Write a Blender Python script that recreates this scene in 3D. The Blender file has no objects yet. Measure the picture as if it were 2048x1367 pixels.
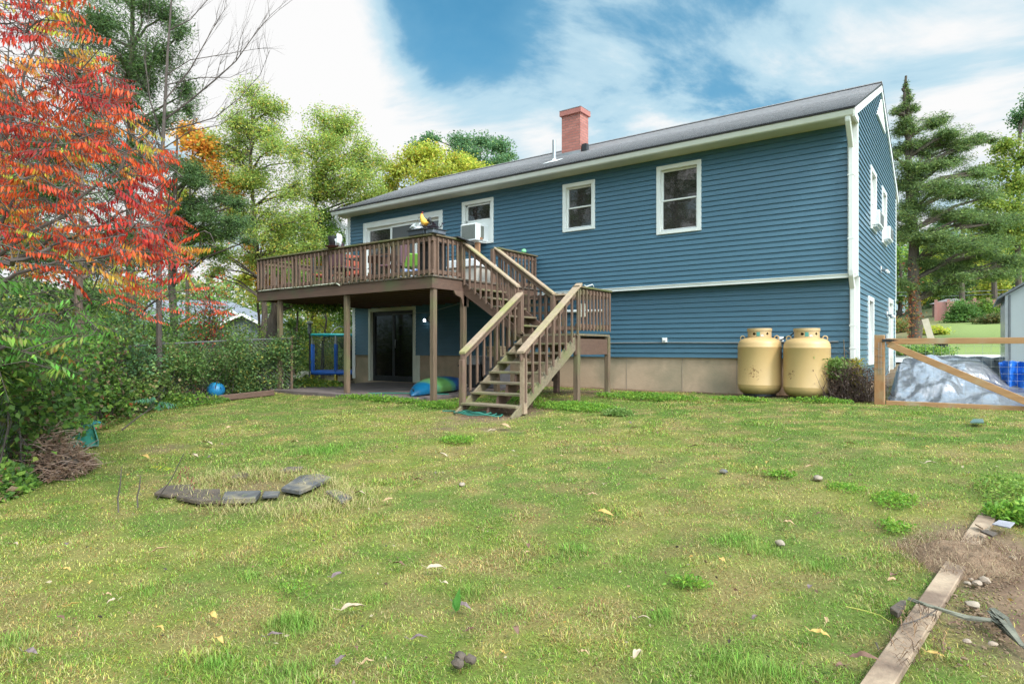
import bpy, bmesh, math, random
import numpy as np
from mathutils import Vector, Matrix, noise as mnoise
S = bpy.context.scene
COL = S.collection
R = math.radians

# ---------------------------------------------------------------- camera
TH = -0.6293
CX, CY, ZC = 1.5968, -12.3254, 1.5
FPX, HY = 1259.31, 697.38
cd = bpy.data.cameras.new('camera'); cam = bpy.data.objects.new('camera', cd); COL.objects.link(cam)
cam.location = (CX, CY, ZC); cam.rotation_euler = (R(90), 0, -TH)
cd.sensor_width = 36; cd.lens = 36*FPX/2048; cd.shift_y = (HY-683.5)/2048
cd.clip_start = 0.1; cd.clip_end = 2000
S.camera = cam

# ---------------------------------------------------------------- light
S.view_settings.view_transform = 'Standard'; S.view_settings.look = 'None'
S.view_settings.gamma = 1; S.view_settings.use_curve_mapping = False
S.view_settings.exposure = 1.06
SUN_EL, SUN_AZ = 44, 106          # degrees, azimuth measured from +y towards +x
w = bpy.data.worlds.new('World'); S.world = w; w.use_nodes = True
nt = w.node_tree; N = nt.nodes; L = nt.links
for n in list(N): N.remove(n)
def nn(t, **k):
    n = N.new(t)
    for a, b in k.items(): setattr(n, a, b)
    return n
out = nn('ShaderNodeOutputWorld')
sky = nn('ShaderNodeTexSky', sky_type='NISHITA', sun_disc=False, sun_elevation=R(SUN_EL), sun_rotation=R(SUN_AZ))
sky.air_density = 1.2; sky.dust_density = 0.6; sky.ozone_density = 1.5
bg1 = nn('ShaderNodeBackground'); bg1.inputs['Strength'].default_value = 0.075
hs = nn('ShaderNodeHueSaturation'); hs.inputs['Saturation'].default_value = 1.35; hs.inputs['Hue'].default_value = 0.478
L.new(sky.outputs[0], hs.inputs['Color']); L.new(hs.outputs[0], bg1.inputs['Color'])
tc = nn('ShaderNodeTexCoord')
sep = nn('ShaderNodeSeparateXYZ'); L.new(tc.outputs['Generated'], sep.inputs[0])
def mth(op, a, b=None, clamp=False):
    m = nn('ShaderNodeMath', operation=op, use_clamp=clamp)
    for i, v in ((0, a), (1, b)):
        if v is None: continue
        if isinstance(v, (int, float)): m.inputs[i].default_value = v
        else: L.new(v, m.inputs[i])
    return m.outputs[0]
# clouds lie on a flat layer far above: direction / (z + c)
zz = mth('ADD', mth('MAXIMUM', sep.outputs['Z'], 0.0), 0.16)
cmb = nn('ShaderNodeCombineXYZ')
L.new(mth('DIVIDE', sep.outputs['X'], zz), cmb.inputs[0]); L.new(mth('DIVIDE', sep.outputs['Y'], zz), cmb.inputs[1])
n1 = nn('ShaderNodeTexNoise'); n1.inputs['Scale'].default_value = 1.25; n1.inputs['Detail'].default_value = 10; n1.inputs['Roughness'].default_value = 0.60
n1.inputs['Distortion'].default_value = 0.5
L.new(cmb.outputs[0], n1.inputs['Vector'])
def skydir(px, py):
    u = (px-1024)/FPX; v = (HY-py)/FPX
    d = Vector((math.sin(TH)+u*math.cos(TH), math.cos(TH)-u*math.sin(TH), v)); return d.normalized()
cover = mth('MULTIPLY', mth('SUBTRACT', n1.outputs['Fac'], 0.5), 3.8)
cover = mth('ADD', cover, 0.62)
for px, py, rad, amt in [(800, 10, 13, -.50), (900, 40, 7, -.32), (700, 30, 8, -.12), (560, 120, 12, .40), (650, 220, 12, .3), (1000, 120, 5, .15), (1180, 120, 9, -.18), (1600, 40, 14, -.32), (1450, 90, 8, -.12), (1130, 245, 5, .3), (1000, 200, 7, -.12), (880, 250, 7, .15),
                         (1780, 150, 8, .2), (760, 230, 9, .2), (1000, 290, 8, .25), (1950, 170, 8, .2), (350, 300, 22, .4), (450, 60, 14, .35), (1400, 200, 8, .1)]:
    dd = nn('ShaderNodeVectorMath', operation='DOT_PRODUCT'); L.new(tc.outputs['Generated'], dd.inputs[0]); dd.inputs[1].default_value = skydir(px, py)
    mr = nn('ShaderNodeMapRange', interpolation_type='SMOOTHSTEP'); L.new(dd.outputs['Value'], mr.inputs[0])
    mr.inputs[1].default_value = math.cos(R(rad)); mr.inputs[2].default_value = 1; mr.inputs[3].default_value = 0; mr.inputs[4].default_value = amt
    cover = mth('ADD', cover, mr.outputs[0])
mr = nn('ShaderNodeMapRange', interpolation_type='SMOOTHSTEP'); L.new(cover, mr.inputs[0])
mr.inputs[1].default_value = -.75; mr.inputs[2].default_value = 0.7; mr.inputs[3].default_value = 0.04; mr.inputs[4].default_value = 1
n2 = nn('ShaderNodeTexNoise'); n2.inputs['Scale'].default_value = 2.3; n2.inputs['Detail'].default_value = 7; L.new(cmb.outputs[0], n2.inputs['Vector'])
cr = nn('ShaderNodeValToRGB'); L.new(mth('ADD', mth('MULTIPLY', cover, .62), mth('MULTIPLY', n2.outputs['Fac'], .42)), cr.inputs[0])
cr.color_ramp.interpolation = 'EASE'
cr.color_ramp.elements[0].position = .18; cr.color_ramp.elements[0].color = (.20, .46, .68, 1)
cr.color_ramp.elements[1].position = .90; cr.color_ramp.elements[1].color = (1, 1, 1, 1)
e_ = cr.color_ramp.elements.new(.50); e_.color = (.56, .78, .90, 1)
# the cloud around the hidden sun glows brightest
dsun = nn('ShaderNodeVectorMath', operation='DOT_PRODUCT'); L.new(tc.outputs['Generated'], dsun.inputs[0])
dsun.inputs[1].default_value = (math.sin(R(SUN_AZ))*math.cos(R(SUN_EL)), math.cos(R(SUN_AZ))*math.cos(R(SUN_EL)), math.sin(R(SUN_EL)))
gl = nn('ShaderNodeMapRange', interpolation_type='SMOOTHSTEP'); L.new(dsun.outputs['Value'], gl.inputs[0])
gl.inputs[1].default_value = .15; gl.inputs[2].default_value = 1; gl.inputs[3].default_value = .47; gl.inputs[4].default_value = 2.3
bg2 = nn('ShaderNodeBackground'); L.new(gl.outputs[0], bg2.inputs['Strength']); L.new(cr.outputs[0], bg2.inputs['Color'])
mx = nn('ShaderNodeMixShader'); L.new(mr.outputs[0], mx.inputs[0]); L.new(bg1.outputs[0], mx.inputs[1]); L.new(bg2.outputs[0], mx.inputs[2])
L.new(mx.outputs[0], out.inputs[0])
sd = bpy.data.lights.new('sun', 'SUN'); sd.energy = 1.7; sd.angle = R(12); sd.color = (1, .95, .87)
so = bpy.data.objects.new('sun', sd); COL.objects.link(so)
sv = Vector((math.sin(R(SUN_AZ))*math.cos(R(SUN_EL)), math.cos(R(SUN_AZ))*math.cos(R(SUN_EL)), math.sin(R(SUN_EL))))
so.rotation_euler = sv.to_track_quat('Z', 'Y').to_euler(); so.location = (0, 0, 30)
S.cycles.max_bounces = 6; S.cycles.diffuse_bounces = 3; S.cycles.glossy_bounces = 3; S.cycles.transmission_bounces = 4; S.cycles.transparent_max_bounces = 8
S.cycles.caustics_reflective = False; S.cycles.caustics_refractive = False
S.cycles.use_adaptive_sampling = True; S.cycles.adaptive_threshold = 0.02
try:
    S.cycles.use_denoising = True; S.cycles.denoising_prefilter = 'NONE'
except Exception: pass

# ---------------------------------------------------------------- helpers
RNG = np.random.default_rng(7)
random.seed(7)
def gh(x, y):
    """height of the ground"""
    x = np.asarray(x, float); y = np.asarray(y, float)
    z = np.interp(y, [-40, -16, -12.3, -10, -8, -6, -4.4, -3.9, -1.2, 0.2], [0, 0, .03, .12, .24, .36, .45, .5, .64, .65])
    rise = np.interp(y, [1, 4, 10, 15, 43, 80, 160], [0, .22, .62, .9, 2.95, 8, 20])
    t = np.clip((x+13)/13, 0, 1); t = t*t*(3-2*t)
    left = np.clip((-x-11.5)/6, 0, 1)
    sl_ = np.clip((-x-6.5)/.4, 0, 1)*np.clip((y+4.3)/.5, 0, 1); z = z*(1-sl_)+np.minimum(z, .50)*sl_
    z = z*(1-left)+np.minimum(z, .40+.02*np.clip(y, -40, 3))*left
    return z+rise*t
def ghf(x, y): return float(gh(x, y))
def ray(px):
    u = (px-1024)/FPX
    return math.sin(TH)+u*math.cos(TH), math.cos(TH)-u*math.sin(TH)
def at(px, py, Z):
    """world point seen at that pixel of the 2048 px photograph, Z metres deep"""
    d = ray(px); return Vector((CX+d[0]*Z, CY+d[1]*Z, ZC-(py-HY)/FPX*Z))
def gxy(px, Z):
    d = ray(px); x, y = CX+d[0]*Z, CY+d[1]*Z; return Vector((x, y, ghf(x, y)))
def G(px, py):
    d = ray(px); Z = 1.0
    while Z < 90:
        x, y = CX+d[0]*Z, CY+d[1]*Z; z = ZC-(py-HY)/FPX*Z
        if z < ghf(x, y): break
        Z += .01
    return Vector((x, y, ghf(x, y)))

def tag(o, label=None, cat=None, group=None, kind=None):
    if label: o['label'] = label
    if cat: o['category'] = cat
    if group: o['group'] = group
    if kind: o['kind'] = kind
    return o
def empty(name, loc, label=None, cat=None, group=None, rz=0):
    o = bpy.data.objects.new(name, None); COL.objects.link(o); o.location = loc; o.rotation_euler = (0, 0, rz)
    o.empty_display_size = .1
    return tag(o, label, cat, group)
def place(o, parent):
    """parent keeping world coordinates (mesh data is written in world space)"""
    if parent is not None:
        o.parent = parent
        top = parent
        m = Matrix.Identity(4)
        chain = []
        while top is not None: chain.append(top); top = top.parent
        for t in reversed(chain):
            if t.parent is None or True:
                m = m @ t.matrix_parent_inverse @ t.matrix_basis
        o.matrix_parent_inverse = m.inverted()
class MB:
    def __init__(s): s.v = []; s.f = []; s.mi = []; s.cur = 0
    def add(s, vs, fs):
        n = len(s.v); s.v += [tuple(v) for v in vs]; s.f += [tuple(i+n for i in f) for f in fs]; s.mi += [s.cur]*len(fs)
    def obox(s, c, ax, ay, az):
        """box from centre and three half vectors"""
        c = Vector(c); ax = Vector(ax); ay = Vector(ay); az = Vector(az)
        P = [c+ax*i+ay*j+az*k for k in (-1, 1) for j in (-1, 1) for i in (-1, 1)]
        s.add(P, [(0, 2, 3, 1), (4, 5, 7, 6), (0, 1, 5, 4), (2, 6, 7, 3), (0, 4, 6, 2), (1, 3, 7, 5)])
    def box(s, x0, y0, z0, x1, y1, z1):
        s.obox(((x0+x1)/2, (y0+y1)/2, (z0+z1)/2), (abs(x1-x0)/2, 0, 0), (0, abs(y1-y0)/2, 0), (0, 0, abs(z1-z0)/2))
    def bar(s, p, q, w, h, up=(0, 0, 1), skew=False):
        """board from p to q: w across, h along up"""
        p = Vector(p); q = Vector(q); d = q-p; l = d.length; dn = d/l
        side = dn.cross(Vector(up)).normalized(); u = side.cross(dn).normalized()
        if skew: # vertical cut ends
            u = Vector((0, 0, 1))
            P = []
            for e in (p, q):
                for a, b in ((-1, -1), (1, -1), (1, 1), (-1, 1)): P.append(e+side*a*w/2+u*b*h/2)
            s.add(P, [(0, 3, 2, 1), (4, 5, 6, 7), (0, 1, 5, 4), (1, 2, 6, 5), (2, 3, 7, 6), (3, 0, 4, 7)]); return
        s.obox((p+q)/2, dn*l/2, side*w/2, u*h/2)
    def tube(s, pts, rs, n=8, cap=True, closed=False):
        pts = [Vector(p) for p in pts]
        if isinstance(rs, (int, float)): rs = [rs]*len(pts)
        ref = Vector((.13, .21, .97)); rings = []; m = len(pts); base = len(s.v); vs = []
        for i, p in enumerate(pts):
            a = pts[i-1] if i > 0 else (pts[-1] if closed else p); b = pts[(i+1) % m] if (i < m-1 or closed) else p
            t = (b-a).normalized() if (b-a).length > 1e-9 else Vector((0, 0, 1))
            if abs(t.dot(ref)) > .98: ref = Vector((.97, .13, .21))
            e1 = (ref-t*ref.dot(t)).normalized(); e2 = t.cross(e1); ref = e1
            for k in range(n):
                an = 2*math.pi*k/n; vs.append(p+(e1*math.cos(an)+e2*math.sin(an))*rs[i])
        fs = []
        for i in range(m if closed else m-1):
            j = (i+1) % m
            for k in range(n):
                l = (k+1) % n; fs.append((i*n+k, i*n+l, j*n+l, j*n+k))
        if cap and not closed: fs.append(tuple(range(n-1, -1, -1))); fs.append(tuple((m-1)*n+k for k in range(n)))
        s.add(vs, fs)
    def lathe(s, prof, c, n=32, ax=None):
        c = Vector(c); vs = []
        for r, z in prof:
            for k in range(n):
                a = 2*math.pi*k/n; vs.append((c.x+r*math.cos(a), c.y+r*math.sin(a), c.z+z))
        fs = []
        for i in range(len(prof)-1):
            for k in range(n):
                l = (k+1) % n; fs.append((i*n+k, i*n+l, (i+1)*n+l, (i+1)*n+k))
        fs.append(tuple(range(n-1, -1, -1))); fs.append(tuple((len(prof)-1)*n+k for k in range(n)))
        s.add(vs, fs)
    def prism(s, poly, d):
        """planar polygon (3d points) pushed along d"""
        n = len(poly); d = Vector(d); P = [Vector(p) for p in poly]+[Vector(p)+d for p in poly]
        s.add(P, [tuple(range(n-1, -1, -1)), tuple(range(n, 2*n))]+[(i, (i+1) % n, n+(i+1) % n, n+i) for i in range(n)])
    def blob(s, c, rx, ry, rz, seed=0, amp=.2, sub=2, rot=0):
        bm = bmesh.new(); bmesh.ops.create_icosphere(bm, subdivisions=sub, radius=1)
        vs = []
        for v in bm.verts:
            k = 1+amp*mnoise.noise(v.co*1.6+Vector((seed*3.1, seed*1.7, 0)))
            x, y, z = v.co.x*rx*k, v.co.y*ry*k, v.co.z*rz*k
            vs.append((c[0]+x*math.cos(rot)-y*math.sin(rot), c[1]+x*math.sin(rot)+y*math.cos(rot), c[2]+z))
        s.add(vs, [tuple(v.index for v in f.verts) for f in bm.faces]); bm.free()
    def build(s, name, mat, parent=None, smooth=False, bevel=0, label=None, **k):
        me = bpy.data.meshes.new(name); me.from_pydata(s.v, [], s.f)
        mats = mat if isinstance(mat, (list, tuple)) else [mat]
        for m in mats: me.materials.append(m)
        if len(mats) > 1: me.polygons.foreach_set('material_index', s.mi)
        bm = bmesh.new(); bm.from_mesh(me); bmesh.ops.recalc_face_normals(bm, faces=bm.faces)
        if smooth:
            for f in bm.faces: f.smooth = True
            for e in bm.edges:
                if len(e.link_faces) == 2 and e.calc_face_angle(0) > R(40): e.smooth = False
        bm.to_mesh(me); bm.free(); me.update()
        o = bpy.data.objects.new(name, me); COL.objects.link(o); place(o, parent)
        if bevel:
            b = o.modifiers.new('bevel', 'BEVEL'); b.width = bevel; b.segments = 1; b.limit_method = 'ANGLE'; b.angle_limit = R(50)
        if label: o['label'] = label
        tag(o, None, **k)
        return o
def fastmesh(name, V, F, C, mat, parent=None, smooth=False):
    """V (n,3), F (m,k) index array, C (n,3) colour per vertex"""
    V = np.asarray(V, np.float32); F = np.asarray(F, np.int32); k = F.shape[1]
    me = bpy.data.meshes.new(name)
    me.vertices.add(len(V)); me.vertices.foreach_set('co', V.ravel())
    me.loops.add(F.size); me.loops.foreach_set('vertex_index', F.ravel())
    me.polygons.add(len(F)); me.polygons.foreach_set('loop_start', np.arange(0, F.size, k, dtype=np.int32))
    if smooth: me.polygons.foreach_set('use_smooth', np.ones(len(F), bool))
    me.update(calc_edges=True)
    if C is not None:
        a = me.color_attributes.new('Col', 'FLOAT_COLOR', 'POINT')
        c4 = np.ones((len(V), 4), np.float32); c4[:, :3] = C; a.data.foreach_set('color', c4.ravel())
    me.materials.append(mat)
    o = bpy.data.objects.new(name, me); COL.objects.link(o); place(o, parent)
    return o
def copytree(o, parent=None):
    inv = o.matrix_parent_inverse.copy(); c = o.copy(); COL.objects.link(c); c.parent = parent
    if parent is not None: c.matrix_parent_inverse = inv
    for ch in list(o.children): copytree(ch, c)
    return c

# ---------------------------------------------------------------- materials
def mat(name, c1, c2=None, rough=.6, scale=6, stretch=(1, 1, 1), bump=0.0, bscale=None, spec=.5, metal=0, c3=None, s3=2, t3=.6, contrast=.5, coat=0, c3soft=.08):
    m = bpy.data.materials.new(name); m.use_nodes = True; t = m.node_tree; n = t.nodes; l = t.links
    p = n['Principled BSDF']; p.inputs['Roughness'].default_value = rough; p.inputs['Metallic'].default_value = metal
    p.inputs['Specular IOR Level'].default_value = spec; p.inputs['Coat Weight'].default_value = coat
    if c2 is None: c2 = tuple(x*.8 for x in c1)
    tc = n.new('ShaderNodeTexCoord'); mp = n.new('ShaderNodeMapping'); mp.inputs['Scale'].default_value = stretch
    l.new(tc.outputs['Object'], mp.inputs[0])
    nz = n.new('ShaderNodeTexNoise'); nz.inputs['Scale'].default_value = scale; nz.inputs['Detail'].default_value = 6; nz.inputs['Roughness'].default_value = .6
    l.new(mp.outputs[0], nz.inputs['Vector'])
    rp = n.new('ShaderNodeMapRange'); rp.inputs[1].default_value = .5-contrast*.4; rp.inputs[2].default_value = .5+contrast*.4; l.new(nz.outputs['Fac'], rp.inputs[0])
    mixc = n.new('ShaderNodeMix'); mixc.data_type = 'RGBA'; mixc.inputs[6].default_value = (*c1, 1); mixc.inputs[7].default_value = (*c2, 1); l.new(rp.outputs[0], mixc.inputs[0])
    colr = mixc.outputs[2]
    if c3 is not None:
        n3 = n.new('ShaderNodeTexNoise'); n3.inputs['Scale'].default_value = s3; n3.inputs['Detail'].default_value = 5; l.new(tc.outputs['Object'], n3.inputs['Vector'])
        r3 = n.new('ShaderNodeMapRange'); r3.inputs[1].default_value = t3-c3soft; r3.inputs[2].default_value = t3+c3soft; l.new(n3.outputs['Fac'], r3.inputs[0])
        m3 = n.new('ShaderNodeMix'); m3.data_type = 'RGBA'; l.new(r3.outputs[0], m3.inputs[0]); l.new(colr, m3.inputs[6]); m3.inputs[7].default_value = (*c3, 1); colr = m3.outputs[2]
    l.new(colr, p.inputs['Base Color'])
    if bump:
        nb = n.new('ShaderNodeTexNoise'); nb.inputs['Scale'].default_value = bscale or scale*4; nb.inputs['Detail'].default_value = 4; l.new(mp.outputs[0], nb.inputs['Vector'])
        b = n.new('ShaderNodeBump'); b.inputs['Strength'].default_value = bump; b.inputs['Distance'].default_value = .01; l.new(nb.outputs['Fac'], b.inputs['Height']); l.new(b.outputs[0], p.inputs['Normal'])
    m['col'] = 1
    return m
def leafmat(name, trans=.45, rough=.5, spec=.3):
    m = bpy.data.materials.new(name); m.use_nodes = True; t = m.node_tree; n = t.nodes; l = t.links
    p = n['Principled BSDF']; p.inputs['Roughness'].default_value = rough; p.inputs['Specular IOR Level'].default_value = spec
    a = n.new('ShaderNodeAttribute'); a.attribute_name = 'Col'
    l.new(a.outputs['Color'], p.inputs['Base Color'])
    if trans:
        tr = n.new('ShaderNodeBsdfTranslucent'); l.new(a.outputs['Color'], tr.inputs[0])
        mx = n.new('ShaderNodeMixShader'); mx.inputs[0].default_value = trans; l.new(p.outputs[0], mx.inputs[1]); l.new(tr.outputs[0], mx.inputs[2])
        l.new(mx.outputs[0], n['Material Output'].inputs[0])
    return m
M = {}
M['siding'] = mat('blue_siding', (.060, .138, .192), (.051, .120, .170), rough=.36, scale=3, stretch=(1, 1, 6), bump=.12, bscale=40, spec=.6)
M['white'] = mat('white_trim', (.78, .78, .75), (.68, .67, .62), rough=.45, scale=3, contrast=.9)
M['soffit'] = mat('soffit_vinyl', (.66, .64, .52), (.56, .55, .44), rough=.55, scale=2, c3=(.45, .42, .34), s3=1.5, t3=.72)
M['found'] = mat('foundation_concrete', (.50, .36, .245), (.41, .295, .195), rough=.9, scale=2.2, bump=.5, bscale=30, c3=(.22, .20, .13), s3=1.1, t3=.62, c3soft=.15)
M['shingle'] = mat('roof_shingle', (.40, .38, .385), (.30, .285, .29), rough=.9, scale=14, stretch=(1, 3, 3), bump=.6, bscale=60)
M['darkedge'] = mat('shingle_edge', (.03, .028, .028), rough=.9)
M['wood'] = mat('stained_wood', (.19, .115, .08), (.11, .065, .045), rough=.8, scale=5, stretch=(5, 5, .6), bump=.5, bscale=22, c3=(.13, .12, .05), s3=1.6, t3=.64, c3soft=.1)
M['woodh'] = mat('stained_beam', (.135, .075, .05), (.09, .05, .036), rough=.75, scale=4, stretch=(.5, 2, 6), bump=.4, bscale=16, c3=(.09, .085, .04), s3=1.5, t3=.66)
M['post'] = mat('weathered_post', (.20, .135, .085), (.10, .065, .042), rough=.85, scale=5, stretch=(6, 6, .4), bump=.6, bscale=20, c3=(.13, .13, .055), s3=1.2, t3=.60, c3soft=.1)
M['rail'] = mat('handrail_wood', (.40, .29, .20), (.27, .19, .125), rough=.8, scale=6, stretch=(3, 3, 3), bump=.4, bscale=30, c3=(.27, .25, .09), s3=1.8, t3=.60, c3soft=.1)
M['cap'] = mat('old_cap_rail', (.17, .115, .07), (.10, .075, .04), rough=.85, scale=5, bump=.5, c3=(.10, .11, .035), s3=2.2, t3=.52, c3soft=.1)
M['tread'] = mat('mossy_tread', (.25, .19, .125), (.14, .11, .07), rough=.85, scale=5, stretch=(1, 6, 6), bump=.5, c3=(.17, .17, .065), s3=2.2, t3=.60, c3soft=.12)
M['deckfloor'] = mat('deck_boards', (.17, .13, .10), (.10, .08, .06), rough=.85, scale=4)
M['black'] = mat('black_plastic', (.015, .015, .017), (.03, .03, .032), rough=.5)
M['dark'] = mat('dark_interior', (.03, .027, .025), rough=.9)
M['grey'] = mat('grey_metal', (.28, .29, .29), rough=.45, metal=.3)
M['steel'] = mat('galvanised_pipe', (.42, .43, .44), (.30, .31, .32), rough=.4, metal=.6)
def glass(name, tint=(.03, .03, .03), rough=.03, spec=1.0, ior=1.9):
    m = bpy.data.materials.new(name); m.use_nodes = True; p = m.node_tree.nodes['Principled BSDF']
    n, l = m.node_tree.nodes, m.node_tree.links
    p.inputs['Base Color'].default_value = (*tint, 1); p.inputs['Roughness'].default_value = rough; p.inputs['Specular IOR Level'].default_value = spec; p.inputs['IOR'].default_value = ior
    nz = n.new('ShaderNodeTexNoise'); nz.inputs['Scale'].default_value = 3.0; b = n.new('ShaderNodeBump'); b.inputs['Strength'].default_value = .04; b.inputs['Distance'].default_value = .02
    l.new(nz.outputs[0], b.inputs['Height']); l.new(b.outputs[0], p.inputs['Normal'])
    return m
M['glass'] = glass('window_glass', (.035, .030, .028), ior=1.6)
M['screen'] = glass('screened_glass', (.10, .10, .10), rough=.35, spec=.4, ior=1.45)
M['glassdark'] = glass('dark_door_glass', (.008, .008, .008), rough=.06, spec=.4, ior=1.45)
M['brick'] = None
def brickmat():
    m = bpy.data.materials.new('chimney_brick'); m.use_nodes = True; n = m.node_tree.nodes; l = m.node_tree.links; p = n['Principled BSDF']; p.inputs['Roughness'].default_value = .85
    tc = n.new('ShaderNodeTexCoord'); sp = n.new('ShaderNodeSeparateXYZ'); l.new(tc.outputs['Object'], sp.inputs[0])
    ad = n.new('ShaderNodeMath'); ad.operation = 'ADD'; l.new(sp.outputs[0], ad.inputs[0]); l.new(sp.outputs[1], ad.inputs[1])
    cb = n.new('ShaderNodeCombineXYZ'); l.new(ad.outputs[0], cb.inputs[0]); l.new(sp.outputs[2], cb.inputs[1])
    b = n.new('ShaderNodeTexBrick'); b.inputs['Scale'].default_value = 1; b.inputs['Brick Width'].default_value = .21; b.inputs['Row Height'].default_value = .068; b.inputs['Mortar Size'].default_value = .007
    b.inputs['Color1'].default_value = (.42, .16, .125, 1); b.inputs['Color2'].default_value = (.33, .115, .09, 1); b.inputs['Mortar'].default_value = (.22, .13, .11, 1)
    l.new(cb.outputs[0], b.inputs['Vector']); l.new(b.outputs['Color'], p.inputs['Base Color'])
    bp = n.new('ShaderNodeBump'); bp.inputs['Strength'].default_value = .6; bp.inputs['Distance'].default_value = .01; bp.invert = True; l.new(b.outputs['Fac'], bp.inputs['Height']); l.new(bp.outputs[0], p.inputs['Normal'])
    return m
M['brick'] = brickmat()
M['leaf'] = leafmat('leaf', trans=.5); M['needle'] = leafmat('needle', trans=.35); M['blade'] = leafmat('grass_blade', trans=.3, rough=.6, spec=.2)
M['bark'] = mat('grey_bark', (.13, .10, .075), (.06, .045, .035), rough=.95, scale=6, stretch=(4, 4, .7), bump=.8, bscale=14)
M['barkred'] = mat('cedar_bark', (.17, .11, .08), (.07, .045, .035), rough=.95, scale=6, stretch=(5, 5, .5), bump=.8, bscale=14)
M['twig'] = mat('twig_bark', (.11, .085, .07), (.06, .045, .04), rough=.9)
# ================================================================ house
LX, DEP, REC = -13.416, 7.0, .18
ZB, ZCAN, ZST, ZTOP, ZRIDGE = 1.324, 2.76, 2.80, 5.414, 7.255
house = empty('house', (LX/2, DEP/2, .65), 'blue clapboard raised ranch house with white trim, grey roof and brick chimney', 'house')
EXP = .1016
def clapboards(mb, u0, u1, z0, z1, pt, holes=(), top=None, proud=.021, lip=0.0):
    """sawtooth courses; pt(u, z, offset) -> world point; holes (u0,u1,z0,z1); top(u) gable limit"""
    zs = set([z0, z1]); k = 0
    base = z0
    n = int(math.ceil((z1-z0)/EXP))
    for k in range(n):
        a = base+k*EXP; b = min(base+(k+1)*EXP, z1)
        cuts = sorted(set([a, b]+[h for H in holes for h in H[2:4] if a < h < b]))
        us = sorted(set([u0, u1]+[h for H in holes for h in H[0:2] if u0 < h < u1]))
        for c, d in zip(cuts[:-1], cuts[1:]):
            oc = proud*(1-(c-a)/EXP); od = proud*(1-(d-a)/EXP)
            for p, q in zip(us[:-1], us[1:]):
                mu, mz = (p+q)/2, (c+d)/2
                if any(H[0]-1e-4 < mu < H[1]+1e-4 and H[2]-1e-4 < mz < H[3]+1e-4 for H in holes): continue
                segs = [(p, q)]
                if top is not None:
                    e0, e1 = top(c); f0, f1 = top(d)
                    P0, P1 = max(p, e0), min(q, e1); Q0, Q1 = max(p, f0), min(q, f1)
                    if P0 >= P1: continue
                    if Q0 >= Q1: Q0 = Q1 = (max(p, f0)+min(q, f1))/2
                    mb.add([pt(P0, c, oc), pt(P1, c, oc), pt(Q1, d, od), pt(Q0, d, od)], [(0, 1, 2, 3)])
                else:
                    mb.add([pt(p, c, oc), pt(q, c, oc), pt(q, d, od), pt(p, d, od)], [(0, 1, 2, 3)])
                if c == a: # little underside
                    if top is not None: pp, qq = P0, P1
                    else: pp, qq = p, q
                    mb.add([pt(pp, c, 0), pt(qq, c, 0), pt(qq, c, oc), pt(pp, c, oc)], [(0, 1, 2, 3)])
# openings (glass openings inside the casings)
W = {'bed': (-3.66, -2.72, 3.85, 5.26), 'mid': (-5.93, -5.10, 4.15, 5.24), 'ac': (-8.95, -7.93, 4.12, 5.25)}
SL = (-12.72, -9.62, 2.93, 5.15)        # sliding door upper, casing outside
LD = (-12.71, -10.79, .57, 2.68)        # lower door casing
front_holes = [(a+.08, b-.08, c+.08, d-.08) for a, b, c, d in list(W.values())]+[(SL[0]+.1, SL[1]-.1, SL[2], SL[3]-.12)]
m = MB(); clapboards(m, LX+.02, -.02, ZST-.02, ZTOP+.03, lambda u, z, o: (u, -o, z), front_holes)
# recess above: shaded underside of the overhanging floor
m.build('upper_siding', M['siding'], house)
m = MB(); clapboards(m, LX+.02, -.02, ZB, ZCAN+.02, lambda u, z, o: (u, REC-o, z), [(LD[0]+.06, LD[1]-.06, LD[2], LD[3]-.06)])
m.build('lower_siding', M['siding'], house)
YR = 3.5
slope = (ZRIDGE-5.508)/(YR+.507)
def gtop(z):
    if z <= 5.508-.12: return (-.1, DEP+.1)
    y = (z-(5.508-.10))/slope-.507
    return (y, DEP-y)
GW = [(1.76, 2.63, 3.86, 5.10), (3.72, 4.6, 3.85, 5.10)]; GL = [(1.39, 2.22, 1.19, 2.52)]; GD = (5.07, 6.1, .66, 2.72)
m = MB(); gh_ = [(a+.07, b-.07, c+.07, d-.07) for a, b, c, d in GW+GL]+[(GD[0]+.07, GD[1]-.07, GD[2], GD[3]-.07)]
clapboards(m, .02, DEP-.02, ZST-.02, ZRIDGE+.0, lambda u, z, o: (o, u, z), gh_, gtop)
m2 = MB(); clapboards(m2, REC+.02, DEP-REC-.02, .88, ZST-.02, lambda u, z, o: (o, u, z), gh_)
m.build('gable_siding', M['siding'], house); m2.build('lower_gable_siding', M['siding'], house)
# left gable and back wall, plain clapboards
m = MB(); clapboards(m, .02, DEP-.02, ZST, ZRIDGE, lambda u, z, o: (LX-o, u, z), [], gtop)
clapboards(m, REC, DEP-REC, ZB, ZST, lambda u, z, o: (LX-o, u, z)); clapboards(m, LX, 0, ZB, ZTOP, lambda u, z, o: (u, DEP+o, z))
m.build('far_siding', M['siding'], house)
# inner dark shell so that windows look into a room
m = MB()
for (x0, y0, x1, y1) in ((LX+.15, .22, -.15, .24),): pass
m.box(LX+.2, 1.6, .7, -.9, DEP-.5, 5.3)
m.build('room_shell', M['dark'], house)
m = MB(); m.box(LX+.03, REC+.03, -.2, LD[0]+.05, DEP-REC-.03, ZB+.0); m.box(LD[1]-.05, REC+.03, -.2, -.03, DEP-REC-.03, ZB+.0); m.box(LD[0]+.05, REC+.4, -.2, LD[1]-.05, DEP-REC-.03, ZB+.0); m.box(LD[0]+.05, REC+.03, -.2, LD[1]-.05, REC+.4, .565)
f = m.build('foundation', M['found'], house)
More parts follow.
